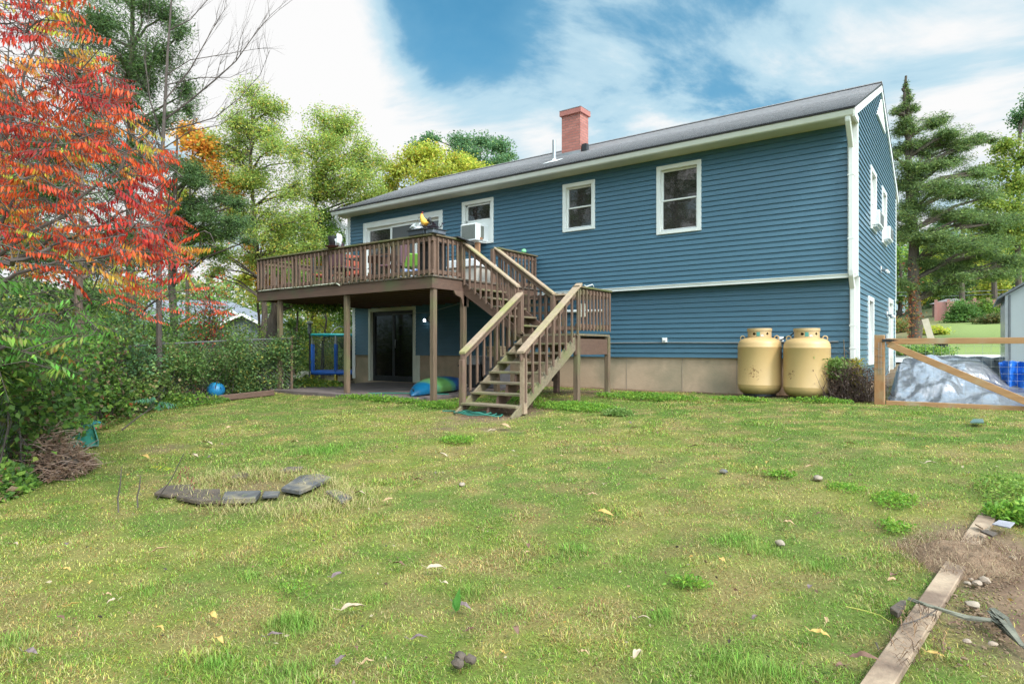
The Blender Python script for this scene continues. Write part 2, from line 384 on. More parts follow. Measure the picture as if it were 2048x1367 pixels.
# floor overhang underside + band
m = MB(); m.box(LX+.0, -.02, ZCAN, 0.0, -.0+REC+.05, ZCAN+.02); m.build('overhang_soffit', M['soffit'], house)
m = MB(); m.box(LX+.0, -.035, ZCAN-.02, .0, -.004, ZCAN+.045); m.box(LX, -.05, ZCAN+.04, .0, -.004, ZCAN+.052); m.build('band_trim', M['white'], house)
# corner boards
def corner(x, y, z0, z1, sx, sy, w=.16):
    m = MB(); t = .022
    m.box(x, y, z0, x-sx*w, y+sy*t, z1)              # on the long face
    m.box(x, y, z0, x+sx*t, y-sy*.085, z1)
    m.box(x, y, z0, x+sx*t, y+sy*t, z1)
    return m.build('corner_board', M['white'], house)
corner(0, 0, ZST-.04, ZTOP+.04, 1, -1, .13); corner(LX, 0, ZST-.04, ZTOP, -1, -1, .10)
corner(0, REC, ZB-.02, ZCAN, 1, -1, .12); corner(LX, REC, ZB-.7, ZCAN, -1, -1, .10)
corner(0, DEP, ZST-.04, ZTOP, 1, 1); corner(0, DEP-REC, .85, ZST, 1, 1)
# windows
def window(mapf, u0, u1, z0, z1, parent, kind='double', cas=.085, name='window', recess=.06, glassm='glass', label=None):
    """mapf(u, out, z) -> point, 'out' is distance out of the wall"""
    win = MB()
    def bx(mb, a, b, o0, o1, c, d):
        P = [mapf(u, o, z) for z in (c, d) for o in (o0, o1) for u in (a, b)]
        mb.add(P, [(0, 2, 3, 1), (4, 5, 7, 6), (0, 1, 5, 4), (2, 6, 7, 3), (0, 4, 6, 2), (1, 3, 7, 5)])
    c = cas
    bx(win, u0, u0+c, -.1, .035, z0, z1); bx(win, u1-c, u1, -.1, .035, z0, z1)
    bx(win, u0+c, u1-c, -.1, .033, z1-c, z1); bx(win, u0+c, u1-c, -.1, .045, z0, z0+c*.8)
    fr = win.build(name, M['white'], parent, bevel=.004, label=label)
    a, b, cc, d = u0+c, u1-c, z0+c*.8, z1-c
    if kind == 'double':
        mid = (cc+d)/2; s = MB(); t = .035
        bx(s, a, a+t, -.09, -.02, cc, mid+.02); bx(s, b-t, b, -.09, -.02, cc, mid+.02); bx(s, a+t, b-t, -.09, -.02, cc, cc+t); bx(s, a+t, b-t, -.09, -.02, mid-.015, mid+.015)
        bx(s, a, a+t, -.11, -.05, mid+.02, d); bx(s, b-t, b, -.11, -.05, mid+.02, d); bx(s, a+t, b-t, -.11, -.05, d-t, d)
        s.build('sash', M['white'], fr, bevel=.003)
        g = MB(); bx(g, a+t, b-t, -.06, -.055, cc+t, mid-.015); g.build('glass_pane', M[glassm], fr); g = MB(); bx(g, a+t, b-t, -.085, -.08, mid+.015, d-t); g.build('glass_pane', M[glassm], fr)
    return fr
FM = lambda u, o, z: Vector((u, -o, z))
GM = lambda u, o, z: Vector((o, u, z))
window(FM, *W['bed'], house, label='wide white window with dark glass near the right corner')
wm = window(FM, *W['mid'], house, label='narrow white window between the stairs and the wide window')
m = MB()
for k in range(7): m.box(-5.83, .13, 4.28+k*.13, -5.2, .14, 4.30+k*.13+.03)
m.build('blind', M['dark'], wm)
wac = window(FM, *W['ac'], house, kind='none', label='white window holding an air conditioner above the deck')
m = MB(); a, b, c, d = W['ac']
m.box(a+.1, .03, 4.72, b-.1, .06, 4.76); m.box(a+.1, .03, 5.12, b-.1, .06, 5.15); m.box(a+.1, .03, 4.7, a+.15, .06, 5.15); m.box(b-.15, .03, 4.7, b-.1, .06, 5.15)
m.box(a+.1, .02, 4.2, b-.1, .04, 4.715)
m.build('sash', M['white'], wac); m = MB(); m.box(a+.15, .06, 4.76, b-.15, .065, 5.12); m.build('glass_pane', M['glass'], wac)
for i, g in enumerate(GW): window(GM, *g, house, label=['upper side window nearer the house corner', 'upper side window farther along the gable'][i])
window(GM, *GL[0], house, label='tall lower side window behind the gate')
# side door
m = MB(); a, b, c, d = GD
m.box(-.1, a, c, .035, a+.1, d); m.box(-.1, b-.1, c, .035, b, d); m.box(-.1, a+.1, d-.1, .033, b-.1, d)
dr = m.build('side_door', M['white'], house, label='white side door at the far end of the gable wall')
m = MB(); m.box(-.05, a+.1, c, -.03, b-.1, d-.1); m.box(-.03, a+.22, c+.2, -.018, b-.22, c+.8); m.build('door_leaf', M['white'], dr)
m = MB(); m.box(-.028, a+.22, c+1.0, -.012, b-.22, d-.3); m.build('glass_pane', M['glass'], dr)
# upper sliding door
a, b, c, d = SL; m = MB()
m.box(a, -.04, c, a+.13, .1, d); m.box(b-.13, -.04, c, b, .1, d); m.box(a+.13, -.038, d-.16, b-.13, .1, d)
sl = m.build('sliding_door', M['white'], house, bevel=.004, label='white framed sliding door opening onto the deck')
m = MB(); x = a+.13
for (p, q, yy) in ((x, x+1.02, .07), (x+.95, x+1.95, .04), (x+1.9, b-.13, .07)):
    m.box(p, yy-.02, c, p+.06, yy+.02, d-.16); m.box(q-.06, yy-.02, c, q, yy+.02, d-.16); m.box(p+.06, yy-.02, d-.24, q-.06, yy+.02, d-.16); m.box(p+.06, yy-.02, c, q-.06, yy+.02, c+.1)
m.build('door_frame', M['white'], sl)
m = MB(); m.box(x+.06, .07, c+.1, x+.96, .075, d-.24); m.build('glass_pane', M['glass'], sl); m = MB(); m.box(x+1.96, .07, c+.1, b-.19, .075, d-.24); m.build('glass_pane', M['glass'], sl)
m = MB(); m.box(x+1.01, .04, c+.1, x+1.89, .045, d-.24); m.build('screen_pane', M['screen'], sl)
# lower sliding door
a, b, c, d = LD; m = MB()
m.box(a, REC-.04, c, a+.09, REC+.1, d); m.box(b-.09, REC-.04, c, b, REC+.1, d); m.box(a+.09, REC-.038, d-.10, b-.09, REC+.1, d)
m.box(b+.0, REC-.03, c, b+.14, REC+.02, ZB)
ld = m.build('basement_door', M['soffit'], house, bevel=.004, label='dark glass sliding door under the deck with a cream frame')
m = MB(); x = a+.09
for p, q, yy in ((x, x+.95, .09), (x+.85, b-.09, .06)):
    yy += REC
    m.box(p, yy-.02, c, p+.09, yy+.02, d-.1); m.box(q-.09, yy-.02, c, q, yy+.02, d-.1); m.box(p+.09, yy-.02, d-.22, q-.09, yy+.02, d-.1); m.box(p+.09, yy-.02, c, q-.09, yy+.02, c+.16)
m.build('door_frame', M['black'], ld)
m = MB(); m.box(x+.09, REC+.09, c+.16, x+.86, REC+.095, d-.22); m.build('glass_pane', M['glassdark'], ld); m = MB(); m.box(x+.94, REC+.06, c+.16, b-.18, REC+.065, d-.22); m.build('glass_pane', M['glassdark'], ld)
m = MB(); m.box(x+.97, REC+.02, c+.95, x+.99, REC+.04, c+1.2); m.build('handle', M['grey'], ld)
# roof
roof = None
m = MB(); OV = .507; X0, X1 = LX-.22+.05, .05; yE = -OV+.0; zE = 5.508
nrow = 30
def rp(t, off): # point along slope
    y = yE-.03+t*(YR-yE+.03); z = zE+.03+(y-yE)*slope
    return y, z+off
for sgn in (0, 1):
    for k in range(nrow):
        y0, z0 = rp(k/nrow, .012); y1, z1 = rp((k+1)/nrow, .002)
        f_ = (lambda y: y) if sgn == 0 else (lambda y: DEP-y)
        m.add([(X0, f_(y0), z0), (X1, f_(y0), z0), (X1, f_(y1), z1), (X0, f_(y1), z1)], [(0, 1, 2, 3)])
        m.add([(X0, f_(y0), z0-.012), (X1, f_(y0), z0-.012), (X1, f_(y0), z0), (X0, f_(y0), z0)], [(0, 1, 2, 3)])
m.box(X0, YR-.12, ZRIDGE+.012, X1, YR+.12, ZRIDGE+.03)
roof = m.build('roof', M['shingle'], house)
m = MB()
for sgn in (0, 1):
    f_ = (lambda y: y) if sgn == 0 else (lambda y: DEP-y)
    a0 = (yE-.03, zE+.028); a1 = (YR, ZRIDGE+.03)
    m.prism([(X0, f_(a0[0]), a0[1]-.03), (X0, f_(a0[0]), a0[1]+.001), (X0, f_(a1[0]), a1[1]-.004), (X0, f_(a1[0]), a1[1]-.045)], (X1-X0, 0, 0))
m.build('roof_edge', M['darkedge'], roof)
# rake boards both gables (white) and soffits, gutter
for xx, dx in ((.0, .042), (LX-.17+.0, -.0)):
    for sgn in (0, 1):
        m = MB()
        f_ = (lambda y: y) if sgn == 0 else (lambda y: DEP-y)
        y0, y1 = -OV+.02, YR
        q = [(y0, zE-.005+(y0-yE)*slope), (y1, zE-.005+(y1-yE)*slope), (y1, zE-.155+(y1-yE)*slope), (y0+.02, zE-.12)]
        m.prism([(xx, f_(a), b) for a, b in q], (.042 if dx > 0 else .03, 0, 0))
        m.build('rake_board', M['white'], house)
m = MB(); m.box(.0, -OV+.04, zE-.115, .038, .0, zE-.01); m.build('eave_return', M['white'], house)
m = MB(); m.box(LX-.17, -.41, ZTOP, -.0, .0, ZTOP+.012); m.box(LX-.17, DEP, ZTOP, 0, DEP+.41, ZTOP+.012)
m.box(LX-.17, -.0, ZTOP, LX, DEP, ZTOP+.01)
m.build('eave_soffit', M['soffit'], house)
def gutter(y, s):
    m = MB(); prof = [(0, 0), (-.07, 0), (-.085, .015), (-.10, .05), (-.112, .075), (-.112, .10), (-.10, .10), (-.10, .085), (-.02, .08), (0, .08)]
    m.prism([(LX-.17, y+s*a, ZTOP-.008+b) for a, b in prof], (-LX+.17+.02, 0, 0))
    m.build('gutter', M['white'], house)
gutter(-.40, 1); gutter(DEP+.40, -1)
# downspouts
def spout(pts, parent, w=.085, d=.06):
    m = MB(); P = [Vector(p) for p in pts]
    for p, q in zip(P[:-1], P[1:]):
        dn = (q-p).normalized(); e = dn*.012
        m.bar(p-e, q+e, w, d, up=(0, -1, .01))
    return m.build('downspout', M['white'], parent, bevel=.012)
xs = -.072
spout([(xs, -.44, 5.42), (xs, -.43, 5.35), (xs, -.075, 4.98), (xs, -.072, 4.7), (xs, -.072, 2.86), (xs, -.06, 2.78), (xs, .10, 2.56), (xs, .105, 2.4), (xs, .105, 1.33)], house)
spout([(LX+.03, -.44, 5.42), (LX-.06, -.42, 5.33), (LX-.10, -.2, 5.15), (LX+.02, -.07, 5.08), (LX+.03, -.07, 4.7), (LX+.03, -.07, 2.8)], house)
for z in (4.5, 3.4, 1.9, 1.5):
    yy = -.07 if z > 2.7 else .105
    m = MB(); m.box(xs-.05, yy-.035, z, xs+.05, yy+.04, z+.02); m.build('downspout_strap', M['white'], house)
# gable vent
m = MB(); m.prism([(.012, 2.75, 6.38), (.012, 4.25, 6.38), (.012, 3.5, 6.93)], (.03, 0, 0)); gv = m.build('gable_vent', M['white'], house)
m = MB(); m.prism([(.043, 2.95, 6.42), (.043, 4.05, 6.42), (.043, 3.5, 6.84)], (.003, 0, 0)); m.build('vent_louvre', M['soffit'], gv)
# chimney
cxr, cyr = -6.543, 1.849+.0
m = MB(); cw, cdp = .56, .42
m.box(cxr-cw, cyr, 6.3, cxr, cyr+cdp, 7.60)
ch = m.build('chimney', M['brick'], roof)
m = MB(); m.box(cxr-cw-.045, cyr-.045, 7.60, cxr+.045, cyr+cdp+.045, 7.735)
cp = m.build('chimney_cap', mat('red_cap', (.40, .16, .13), (.33, .12, .10), rough=.85, scale=5), ch, bevel=.006)
m = MB(); m.box(cxr-cw-.05, cyr-.05, 7.735, cxr+.05, cyr+cdp+.05, 7.75); m.build('cap_flashing', M['steel'], ch)
m = MB(); m.box(cxr-cw-.02, cyr-.03, 6.52, cxr+.02, cyr+.0-.001, 6.63); m.build('flashing', M['steel'], ch)
m = MB(); m.box(cxr+.03, cyr+.02, 6.6, cxr+.17, cyr+.14, 6.78); m.build('roof_vent', M['black'], roof)
m = MB(); m.tube([(-6.6, .68, 5.95), (-6.6, .68, 6.58)], .045, 14); pp = m.build('vent_pipe', M['steel'], roof, smooth=True)
m = MB(); m.lathe([(.13, .0), (.11, .02), (.05, .09), (.048, .12)], (-6.6, .68, 6.0), 16)
m.obox((-6.6, .62, 6.055), (.18, 0, 0), (0, .17, .17*slope), (0, -.003*slope, .003)); m.build('pipe_boot', mat('white_boot', (.75, .75, .73)), pp, smooth=True)
# conduit, outlets on lower wall
m = MB(); yq = REC-.03
m.tube([(-5.0, yq, 1.63), (-3.35, yq, 1.63), (-2.3, yq, 1.62), (-1.6, yq, 1.62), (-.95, yq, 1.625), (-.3, yq, 1.63)], .011, 8); m.build('conduit', M['grey'], house, smooth=True)
def outlet(x, z, lab):
    m = MB(); m.box(x-.05, REC-.06, z-.04, x+.05, REC-.014, z+.05); m.box(x-.04, REC-.07, z-.05, x+.04, REC-.06, z+.03)
    o = m.build('outlet_box', M['white'], house, bevel=.005, label=lab)
    m = MB(); m.box(x-.03, REC-.073, z-.035, x+.03, REC-.071, z-.01); m.build('outlet_cover', M['grey'], o)
outlet(-3.55, 1.68, 'white weatherproof outlet box on the middle of the lower wall'); outlet(-1.27, 1.68, 'white outlet box behind the propane tanks')
m = MB(); m.box(-5.98, REC-.05, 1.36, -5.85, REC-.016, 1.52); m.build('notice_plate', M['white'], house)
# foundation form lines
M['seam'] = mat('seam', (.33, .26, .19))
for x in (-4.45, -3.2, -2.1): m = MB(); m.box(x, REC+.022, .4, x+.012, REC+.031, ZB-.01); m.build('form_seam', M['seam'], f)
# wall lights
def floodlight(mapf, u, z, lab, lit=False):
    def P(a, b, c): return mapf(u+a, b, z+c)
    m = MB(); P0 = [P(a, b, c) for c in (-.06, .08) for b in (.01, .035) for a in (-.05, .05)]
    m.add(P0, [(0, 2, 3, 1), (4, 5, 7, 6), (0, 1, 5, 4), (2, 6, 7, 3), (0, 4, 6, 2), (1, 3, 7, 5)])
    o = m.build('wall_light', M['white'], house, bevel=.006, label=lab)
    m = MB()
    for s_ in (-1, 1):
        m.tube([P(s_*.02, .03, 0), P(s_*.07, .09, -.02), P(s_*.10, .13, -.045)], [.018, .028, .05], 12)
    m.build('lamp_housing', M['grey'], o, smooth=True)
    e = M['bulb_on'] if lit else M['white']
    for s_ in (-1, 1):
        m = MB(); m.tube([P(s_*.10, .131, -.045), P(s_*.12, .16, -.065)], [.042, .03], 12)
        m.build('bulb', e if s_ < 0 or not lit else M['white'], o, smooth=True)
def emis(name, c, s):
    m = bpy.data.materials.new(name); m.use_nodes = True; p = m.node_tree.nodes['Principled BSDF']; p.inputs['Base Color'].default_value = (.8, .8, .8, 1)
    p.inputs['Emission Color'].default_value = (*c, 1); p.inputs['Emission Strength'].default_value = s; return m
M['bulb_on'] = emis('lit_bulb', (.85, .93, 1), 9)
floodlight(lambda u, o, z: Vector((u, REC-o, z)), -10.22, 2.32, 'lit twin lamp on the wall under the deck', True)
floodlight(GM, 3.5, 3.22, 'unlit twin flood lamp on the gable wall')
floodlight(GM, 4.75, 2.3, 'small lamp beside the side door')
m = MB(); m.box(.015, 4.6, 1.62, .05, 4.75, 1.85); m.build('meter_box', M['white'], house)
# ================================================================ deck
DX0, DX1, DY0, DZ = -12.42, -6.61, -3.6, 2.90
RT = 3.68                                  # top of the rail cap
deck = empty('deck', (-9.5, -1.8, .55), 'raised brown stained timber deck standing on square posts behind the house', 'deck')
m = MB()
y = DY0-.02
while y < -.05:
    m.box(DX0-.03, y, DZ-.03, DX1+.03, min(y+.135, -.03), DZ); y += .141
m.build('floor', M['deckfloor'], deck)
m = MB(); m.box(DX0, DY0, DZ-.25, DX1, DY0+.04, DZ-.034); m.build('fascia_board', M['woodh'], deck, bevel=.003)
m = MB(); m.box(DX0, DY0+.04, DZ-.25, DX0+.04, -.03, DZ-.034); m.build('fascia_board', M['woodh'], deck)
m = MB(); m.box(DX1-.04, DY0+.04, DZ-.25, DX1, -.03, DZ-.034); m.build('fascia_board', M['woodh'], deck)
m = MB()
x = DX0+.4
while x < DX1-.1: m.box(x, DY0+.04, DZ-.24, x+.04, -.03, DZ-.034); x += .41
m.build('joists', M['woodh'], deck)
m = MB()   # broken lattice ends on the right beam
m.prism([(DX1-.02, -3.0, DZ-.25), (DX1-.02, -2.55, DZ-.25), (DX1-.02, -2.55, DZ-.55), (DX1-.02, -2.72, DZ-.55), (DX1-.02, -2.78, DZ-.38), (DX1-.02, -2.95, DZ-.33)], (.03, 0, 0))
m.build('bracket', M['wood'], deck)
def post(x, y, z0, z1, parent, s=.09, mt='post'):
    m = MB(); m.box(x-s/2, y-s/2, z0, x+s/2, y+s/2, z1); return m.build('post', M[mt], parent, bevel=.006)
for x in (-11.62, -9.2, DX1-.07): post(x, -3.5, .5, DZ-.25 if x < -7 else DZ-.25, deck, .10)
post(DX1-.04, -2.66, .5, DZ-.25, deck, .10); post(-6.5, -1.75, .5, DZ-.25, deck, .10); post(-6.3, -.9, .5, 2.7, deck, .10)
def baluster(x, y, z0, z1, parent, nx, ny):
    """square picket with a slanted foot; (nx, ny) points outwards"""
    s = .0175; m = MB()
    j = random.uniform(-.004, .004); tl = random.uniform(-.004, .004)
    tx, ty = -ny, nx
    b = [(-s, 0.0), (s, .035)] # outward offset, foot lift
    P = []
    for t in (-1, 1):
        P += [(x+tx*s*t-nx*s, y+ty*s*t-ny*s, z0+.035), (x+tx*s*t+nx*s, y+ty*s*t+ny*s, z0), (x+tx*(s*t+tl)+nx*s, y+ty*(s*t+tl)+ny*s, z1-.02), (x+tx*(s*t+tl)-nx*s, y+ty*(s*t+tl)-ny*s, z1+.0)]
    m.add(P, [(0, 1, 2, 3), (7, 6, 5, 4), (0, 4, 5, 1), (1, 5, 6, 2), (2, 6, 7, 3), (3, 7, 4, 0)])
    return m.build('baluster', M['wood'], parent, bevel=.003)
def railing(p, q, parent, nx, ny, zt=RT, zb=DZ, n=None, cap=True, capm='cap', posts=(0, 1), low=None, skip=()):
    p = Vector((*p, 0)); q = Vector((*q, 0)); d = q-p; l = d.length
    m = MB(); o = Vector((nx, ny, 0))*.012
    m.bar(p+Vector((0, 0, zt-.09)), q+Vector((0, 0, zt-.09)), .038, .09); m.bar(p+Vector((0, 0, zb+.07)), q+Vector((0, 0, zb+.07)), .038, .075)
    r = m.build('railing', M['wood'], parent, bevel=.003)
    if cap:
        m = MB(); m.bar(p+Vector((0, 0, zt-.022)), q+Vector((0, 0, zt-.022)), .135, .036); m.build('cap_rail', M[capm], r, bevel=.005)
    n = n or int(round(l/.145))
    out = Vector((nx, ny, 0))*.038
    for k in range(n):
        if k in skip: continue
        a = p+d*((k+.5)/n)+out
        baluster(a.x, a.y, zb-.02, zt-.05, r, nx, ny)
    return r
railing((DX0, DY0+.02), (DX1, DY0+.02), deck, 0, -1, n=42)
railing((DX0+.02, DY0+.06), (DX0+.02, -.06), deck, -1, 0, n=23)
railing((DX1-.02, DY0+.06), (DX1-.02, -2.70), deck, 1, 0, n=6)
railing((DX1-.02, -1.62), (DX1-.02, -.08), deck, 1, 0, n=11)
for x in (DX0+.07, -11.0, -9.9, -8.7, -7.75, DX1-.05): post(x, DY0+.085, DZ-.03, RT-.045, deck, .088, 'wood')
for y in (-2.74, -1.66, -.12): post(DX1-.06, y, DZ-.03, RT-.045, deck, .088, 'wood')
# clothes line wire
# ================================================================ staircase
LZ = 1.775; LX0, LX1, LY0, LY1 = -5.22, -4.05, -2.70, -1.35
stair = empty('staircase', (-4.8, -2.8, .5), 'weathered brown wooden staircase turning on a landing beside the deck', 'stairs')
m = MB(); y = LY0
while y < LY1-.02: m.box(LX0, y, LZ-.036, LX1, min(y+.136, LY1), LZ); y += .141
m.build('landing', M['tread'], stair)
m = MB()
for a in ((LX0, LY0+.002, LX1, LY0+.04), (LX0, LY1-.04, LX1, LY1)): m.box(a[0], a[1], LZ-.22, a[2], a[3], LZ-.038)
m.box(LX1-.04, LY0+.04, LZ-.38, LX1, LY1-.04, LZ-.09); m.box(LX0, LY0+.04, LZ-.22, LX0+.04, LY1-.04, LZ-.038)
m.build('landing_frame', M['woodh'], stair)
post(LX1-.02, LY0+.12, .58, LZ-.04, stair, .095); post(LX1-.02, LY1-.06, .62, LZ-.04, stair, .09); post(LX0+.05, -1.5, .62, LZ-.04, stair, .10, 'woodh')
post(LX0-.02, LY0+.04, LZ, RT-1.09, stair, .095, 'wood') # newel
post(LX0+.06, -1.64, LZ-.04, 2.57, stair, .09, 'wood')
# upper flight, down along +x between y=-2.68 and -1.62
def flight(dirv, side, start, width, zt, n, riser, run, parent, railL=True, nbal=9, railz=.90, capm='rail', ends=(0, 0), stringer_len=None, rails=(0, 1), smat='tread'):
    """start: top nosing corner; dirv down direction; side vector across"""
    D = Vector(dirv); Sd = Vector(side); st = Vector(start)
    for k in range(n):
        c = st+D*(run*(k+.5))+Sd*width/2; c.z = zt-riser*(k+1)-.018
        m = MB()
        for hh in (-.068, .068):
            m.obox(c+D*hh, D*.064, Sd*(width/2-.004), (0, 0, .018))
        m.build('tread', M['tread'], parent, bevel=.004)
    sl = riser/run; total = run*(n+.6)
    for s_ in (0, .5, 1):
        off = Sd*(.02+s_*(width-.04)); m = MB()
        if s_ == .5:
            poly = []
            for k in range(n):
                zt_k = zt-riser*(k+1)-.037
                poly += [(run*k+.02, zt_k), (run*(k+1)-.02, zt_k)]
            poly += [(run*n+.02, zt-riser*(n+1)-.0), (run*n-.2, zt-riser*(n+1)), (0.02, zt-riser-.30)]
            m.prism([st+D*a+off-Sd*.019+Vector((0, 0, b-st.z)) for a, b in poly], Sd*.038)
        else:
            a0 = -.02; poly = [(a0, zt-.06-a0*sl), (total, zt-.06-total*sl), (total-.02, zt-.26-(total-.1)*sl), (a0, zt-.30)]
            o2 = Sd*(-.021 if s_ == 0 else .021)
            m.prism([st+D*a+off+o2-Sd*.019+Vector((0, 0, b-st.z)) for a, b in poly], Sd*.038)
        m.build('stringer', M[smat] if s_ != .5 else M['woodh'], parent, bevel=.003)
    for i, s_ in enumerate((-1, 1)):
        if i not in rails: continue
        base = st+(Sd*(-.02) if s_ < 0 else Sd*(width+.02))
        e0, e1 = ends[i] if isinstance(ends[i], tuple) else (ends[i], ends[i])
        p = base+D*(-.03+e0); q = base+D*(run*n+.02+e1)
        zp = zt+railz-sl*(-.03+e0)-.06; zq = zt+railz-sl*(run*n+.02+e1)-.06
        m = MB(); p3 = Vector((p.x, p.y, zp)); q3 = Vector((q.x, q.y, zq)); dz = Vector((0, 0, 1))
        m.bar(p3-dz*.10, q3-dz*.10, .036, .12, skew=True)
        lo0 = Vector((p.x, p.y, zt+.02+sl*.03-e0*sl)); lo1 = Vector((q.x, q.y, zt+.02-sl*(run*n+.02+e1)))
        r = m.build('railing', M['wood'], parent, bevel=.003)
        m = MB(); m.bar(p3-dz*.02-D*.0, q3-dz*.02, .14, .044, skew=True); m.build('cap_rail', M[capm], r, bevel=.006)
        nb = nbal; out = Sd*(.04*s_)
        for k in range(nb):
            t = (k+.6)/nb; a = p3.lerp(q3, t)+out
            hb = .78 if True else .6
            baluster(a.x, a.y, a.z-.86, a.z-.05, r, Sd.x*s_, Sd.y*s_)
    return
flight((1, 0, 0), (0, 1, 0), (DX1, -2.68, DZ), 1.06, DZ, 5, .1875, .262, stair, nbal=10, ends=((.0, .02), (0, .12)), railz=.82, smat='woodh')
# lower flight towards the camera
flight((0, -1, 0), (1, 0, 0), (LX0+.02, LY0+.02, LZ), 1.13, LZ, 7, .166, .25, stair, nbal=9, ends=((.05, -.08), (-.12, -.1)), railz=.86)
post(LX0+.0, LY0-1.66, .46, 1.32, stair, .09, 'wood'); post(LX1-.01, LY0-1.55, .48, 1.36, stair, .09, 'rail')
railing((LX1+.0, LY0+.05), (LX1+.0, LY1-.02), stair, 1, 0, zt=2.625, zb=1.84, n=10, capm='cap')
railing((LX0+.1, LY1+.02-.26), (LX1, LY1+.02-.26+.2), stair, 0, 1, zt=2.60, zb=1.84, n=6, capm='rail', skip=(0, 1, 2, 3, 4, 5))
# lattice screen under the far side of upper flight
m = MB(); yl = -1.50
for k in range(11): x = -6.45+k*.14; m.box(x, yl, 1.3, x+.055, yl+.012, 2.62)
for k in range(8): z = 1.36+k*.17; m.box(-6.45, yl+.014, z, -5.0, yl+.026, z+.055)
m.build('lattice', M['wood'], stair)
# ================================================================ ground and lawn
def _h(ix, iy, s):
    n = (ix.astype(np.int64)*374761393+iy.astype(np.int64)*668265263+s*982451653) & 0xffffffff
    n = ((n ^ (n >> 13))*1274126177) & 0xffffffff
    return ((n ^ (n >> 16)) & 0xffff)/65535.0
def vnoise(x, y, s=0):
    ix = np.floor(x); iy = np.floor(y); fx = x-ix; fy = y-iy; fx = fx*fx*(3-2*fx); fy = fy*fy*(3-2*fy)
    a = _h(ix, iy, s); b = _h(ix+1, iy, s); c = _h(ix, iy+1, s); d = _h(ix+1, iy+1, s)
    return (a*(1-fx)+b*fx)*(1-fy)+(c*(1-fx)+d*fx)*fy
def fbm(x, y, sc, s=0, o=4):
    t = 0; a = .5; tot = 0
    for k in range(o):
        t = t+a*vnoise(x/sc, y/sc, s+k); tot += a; a *= .55; sc *= .5
    return t/tot
def sstep(a, b, x): t = np.clip((x-a)/(b-a), 0, 1); return t*t*(3-2*t)
BR0, BR1 = G(1976, 1032), G(1759, 1367)      # board line
def dirtmask(x, y):
    n = fbm(x, y, .5, 11)-.5
    d = 0*x
    def spot(cx, cy, rx, ry, s=1.0):
        q = ((x-cx)/rx)**2+((y-cy)/ry)**2
        return s*np.clip(1.25-q-n*1.6, 0, 1)
    for a in [(1.72, -7.75, .38, .65), (2.0, -8.5, .5, .55), (1.62, -7.2, .32, .4, .9), (1.35, -7.6, .25, .2, .8), (-4.55, -3.6, .7, 1.7, 1), (-4.3, -1.2, 1.7, .7, .8), (-4.5, -5.6, .28, .12, .8), (-3.7, -5.4, .4, .13, .7),
              (-1.6, -.35, 1.2, .35, .8), (-3.9, -8.9, .5, .25, .45), (-6.9, -8.3, .4, .3, .6), (-7.5, -3.7, 1.2, .18, .7), (-9.5, -3.8, 2, .12, .6)]:
        d = np.maximum(d, spot(*a))
    d = np.maximum(d, sstep(-.35, .0, y)*sstep(-14, -13, x)*(1-sstep(.2, .6, x))*.9)
    d = np.maximum(d, sstep(-12.0, -13.5, x+.3*n)*.7)
    return np.clip(d, 0, 1)
def grasscol(x, y):
    a = fbm(x, y, 1.7, 1); b = fbm(x, y, .55, 2); c = fbm(x, y, .22, 3)
    green = np.array([.25, .345, .065]); olive = np.array([.43, .43, .085]); tan = np.array([.55, .46, .16]); dry = np.array([.50, .33, .15])
    near = sstep(-6.5, -9.5, y)
    t1 = sstep(.38, .60, a*.3+b*.35+c*.35)[..., None]*.85
    col = green*(1-t1)+olive*t1
    t2 = (sstep(.48, .66, b*.3+c*.7)*.7)[..., None]
    col = col*(1-t2)+tan*t2
    t3 = sstep(.54, .68, fbm(x, y, .3, 9))[..., None]*.5
    col = col*(1-t3)+dry*t3
    # greener band next to the house, drier mid lawn
    g = (sstep(-5.4, -3.6, y)*.6*(1-sstep(.45, .6, c)))[..., None]
    col = col*(1-g)+np.array([.16, .30, .04])*g
    st = np.exp(-(((x+4.0)/.9)**2+((y+8.8)/.55)**2))[..., None]*.75
    col = col*(1-st)+np.array([.44, .34, .15])*st
    return col
def axis(lo, hi, dlo, dhi, st, far):
    a = list(np.arange(lo, hi, st)); s = st; v = lo
    L_ = []
    while v > -far: s *= 1.35; v -= s; L_.append(v)
    v = a[-1]; s = st; R_ = []
    while v < far: s *= 1.35; v += s; R_.append(v)
    return np.array(L_[::-1]+a+R_)
xs_ = axis(-15, 5, 0, 0, .11, 260); ys_ = axis(-13, 1.5, 0, 0, .11, 260)
X, Y = np.meshgrid(xs_, ys_); Zg = gh(X, Y)+(fbm(X, Y, .8, 5)-.5)*.05*(np.abs(Y+6) < 8)
Zg -= .02
dm = dirtmask(X, Y)[..., None]
Cc = grasscol(X, Y)*.36; dirtc = np.array([.175, .11, .072])*(.45+1.0*fbm(X, Y, .14, 6)[..., None])
Cc = Cc*(1-dm)+dirtc*dm
hill = sstep(6, 12, Y)[..., None]*(sstep(-3, 2, X)[..., None]); Cc = Cc*(1-hill)+np.array([.20, .25, .075])*hill*(.85+.3*fbm(X, Y, 2.5, 8)[..., None])
wood_ = sstep(45, 50, Y)[..., None]; Cc = Cc*(1-wood_)+np.array([.05, .06, .02])*wood_
nx_, ny_ = len(xs_), len(ys_)
idx = np.arange(nx_*ny_).reshape(ny_, nx_)
F = np.stack([idx[:-1, :-1], idx[:-1, 1:], idx[1:, 1:], idx[1:, :-1]], -1).reshape(-1, 4)
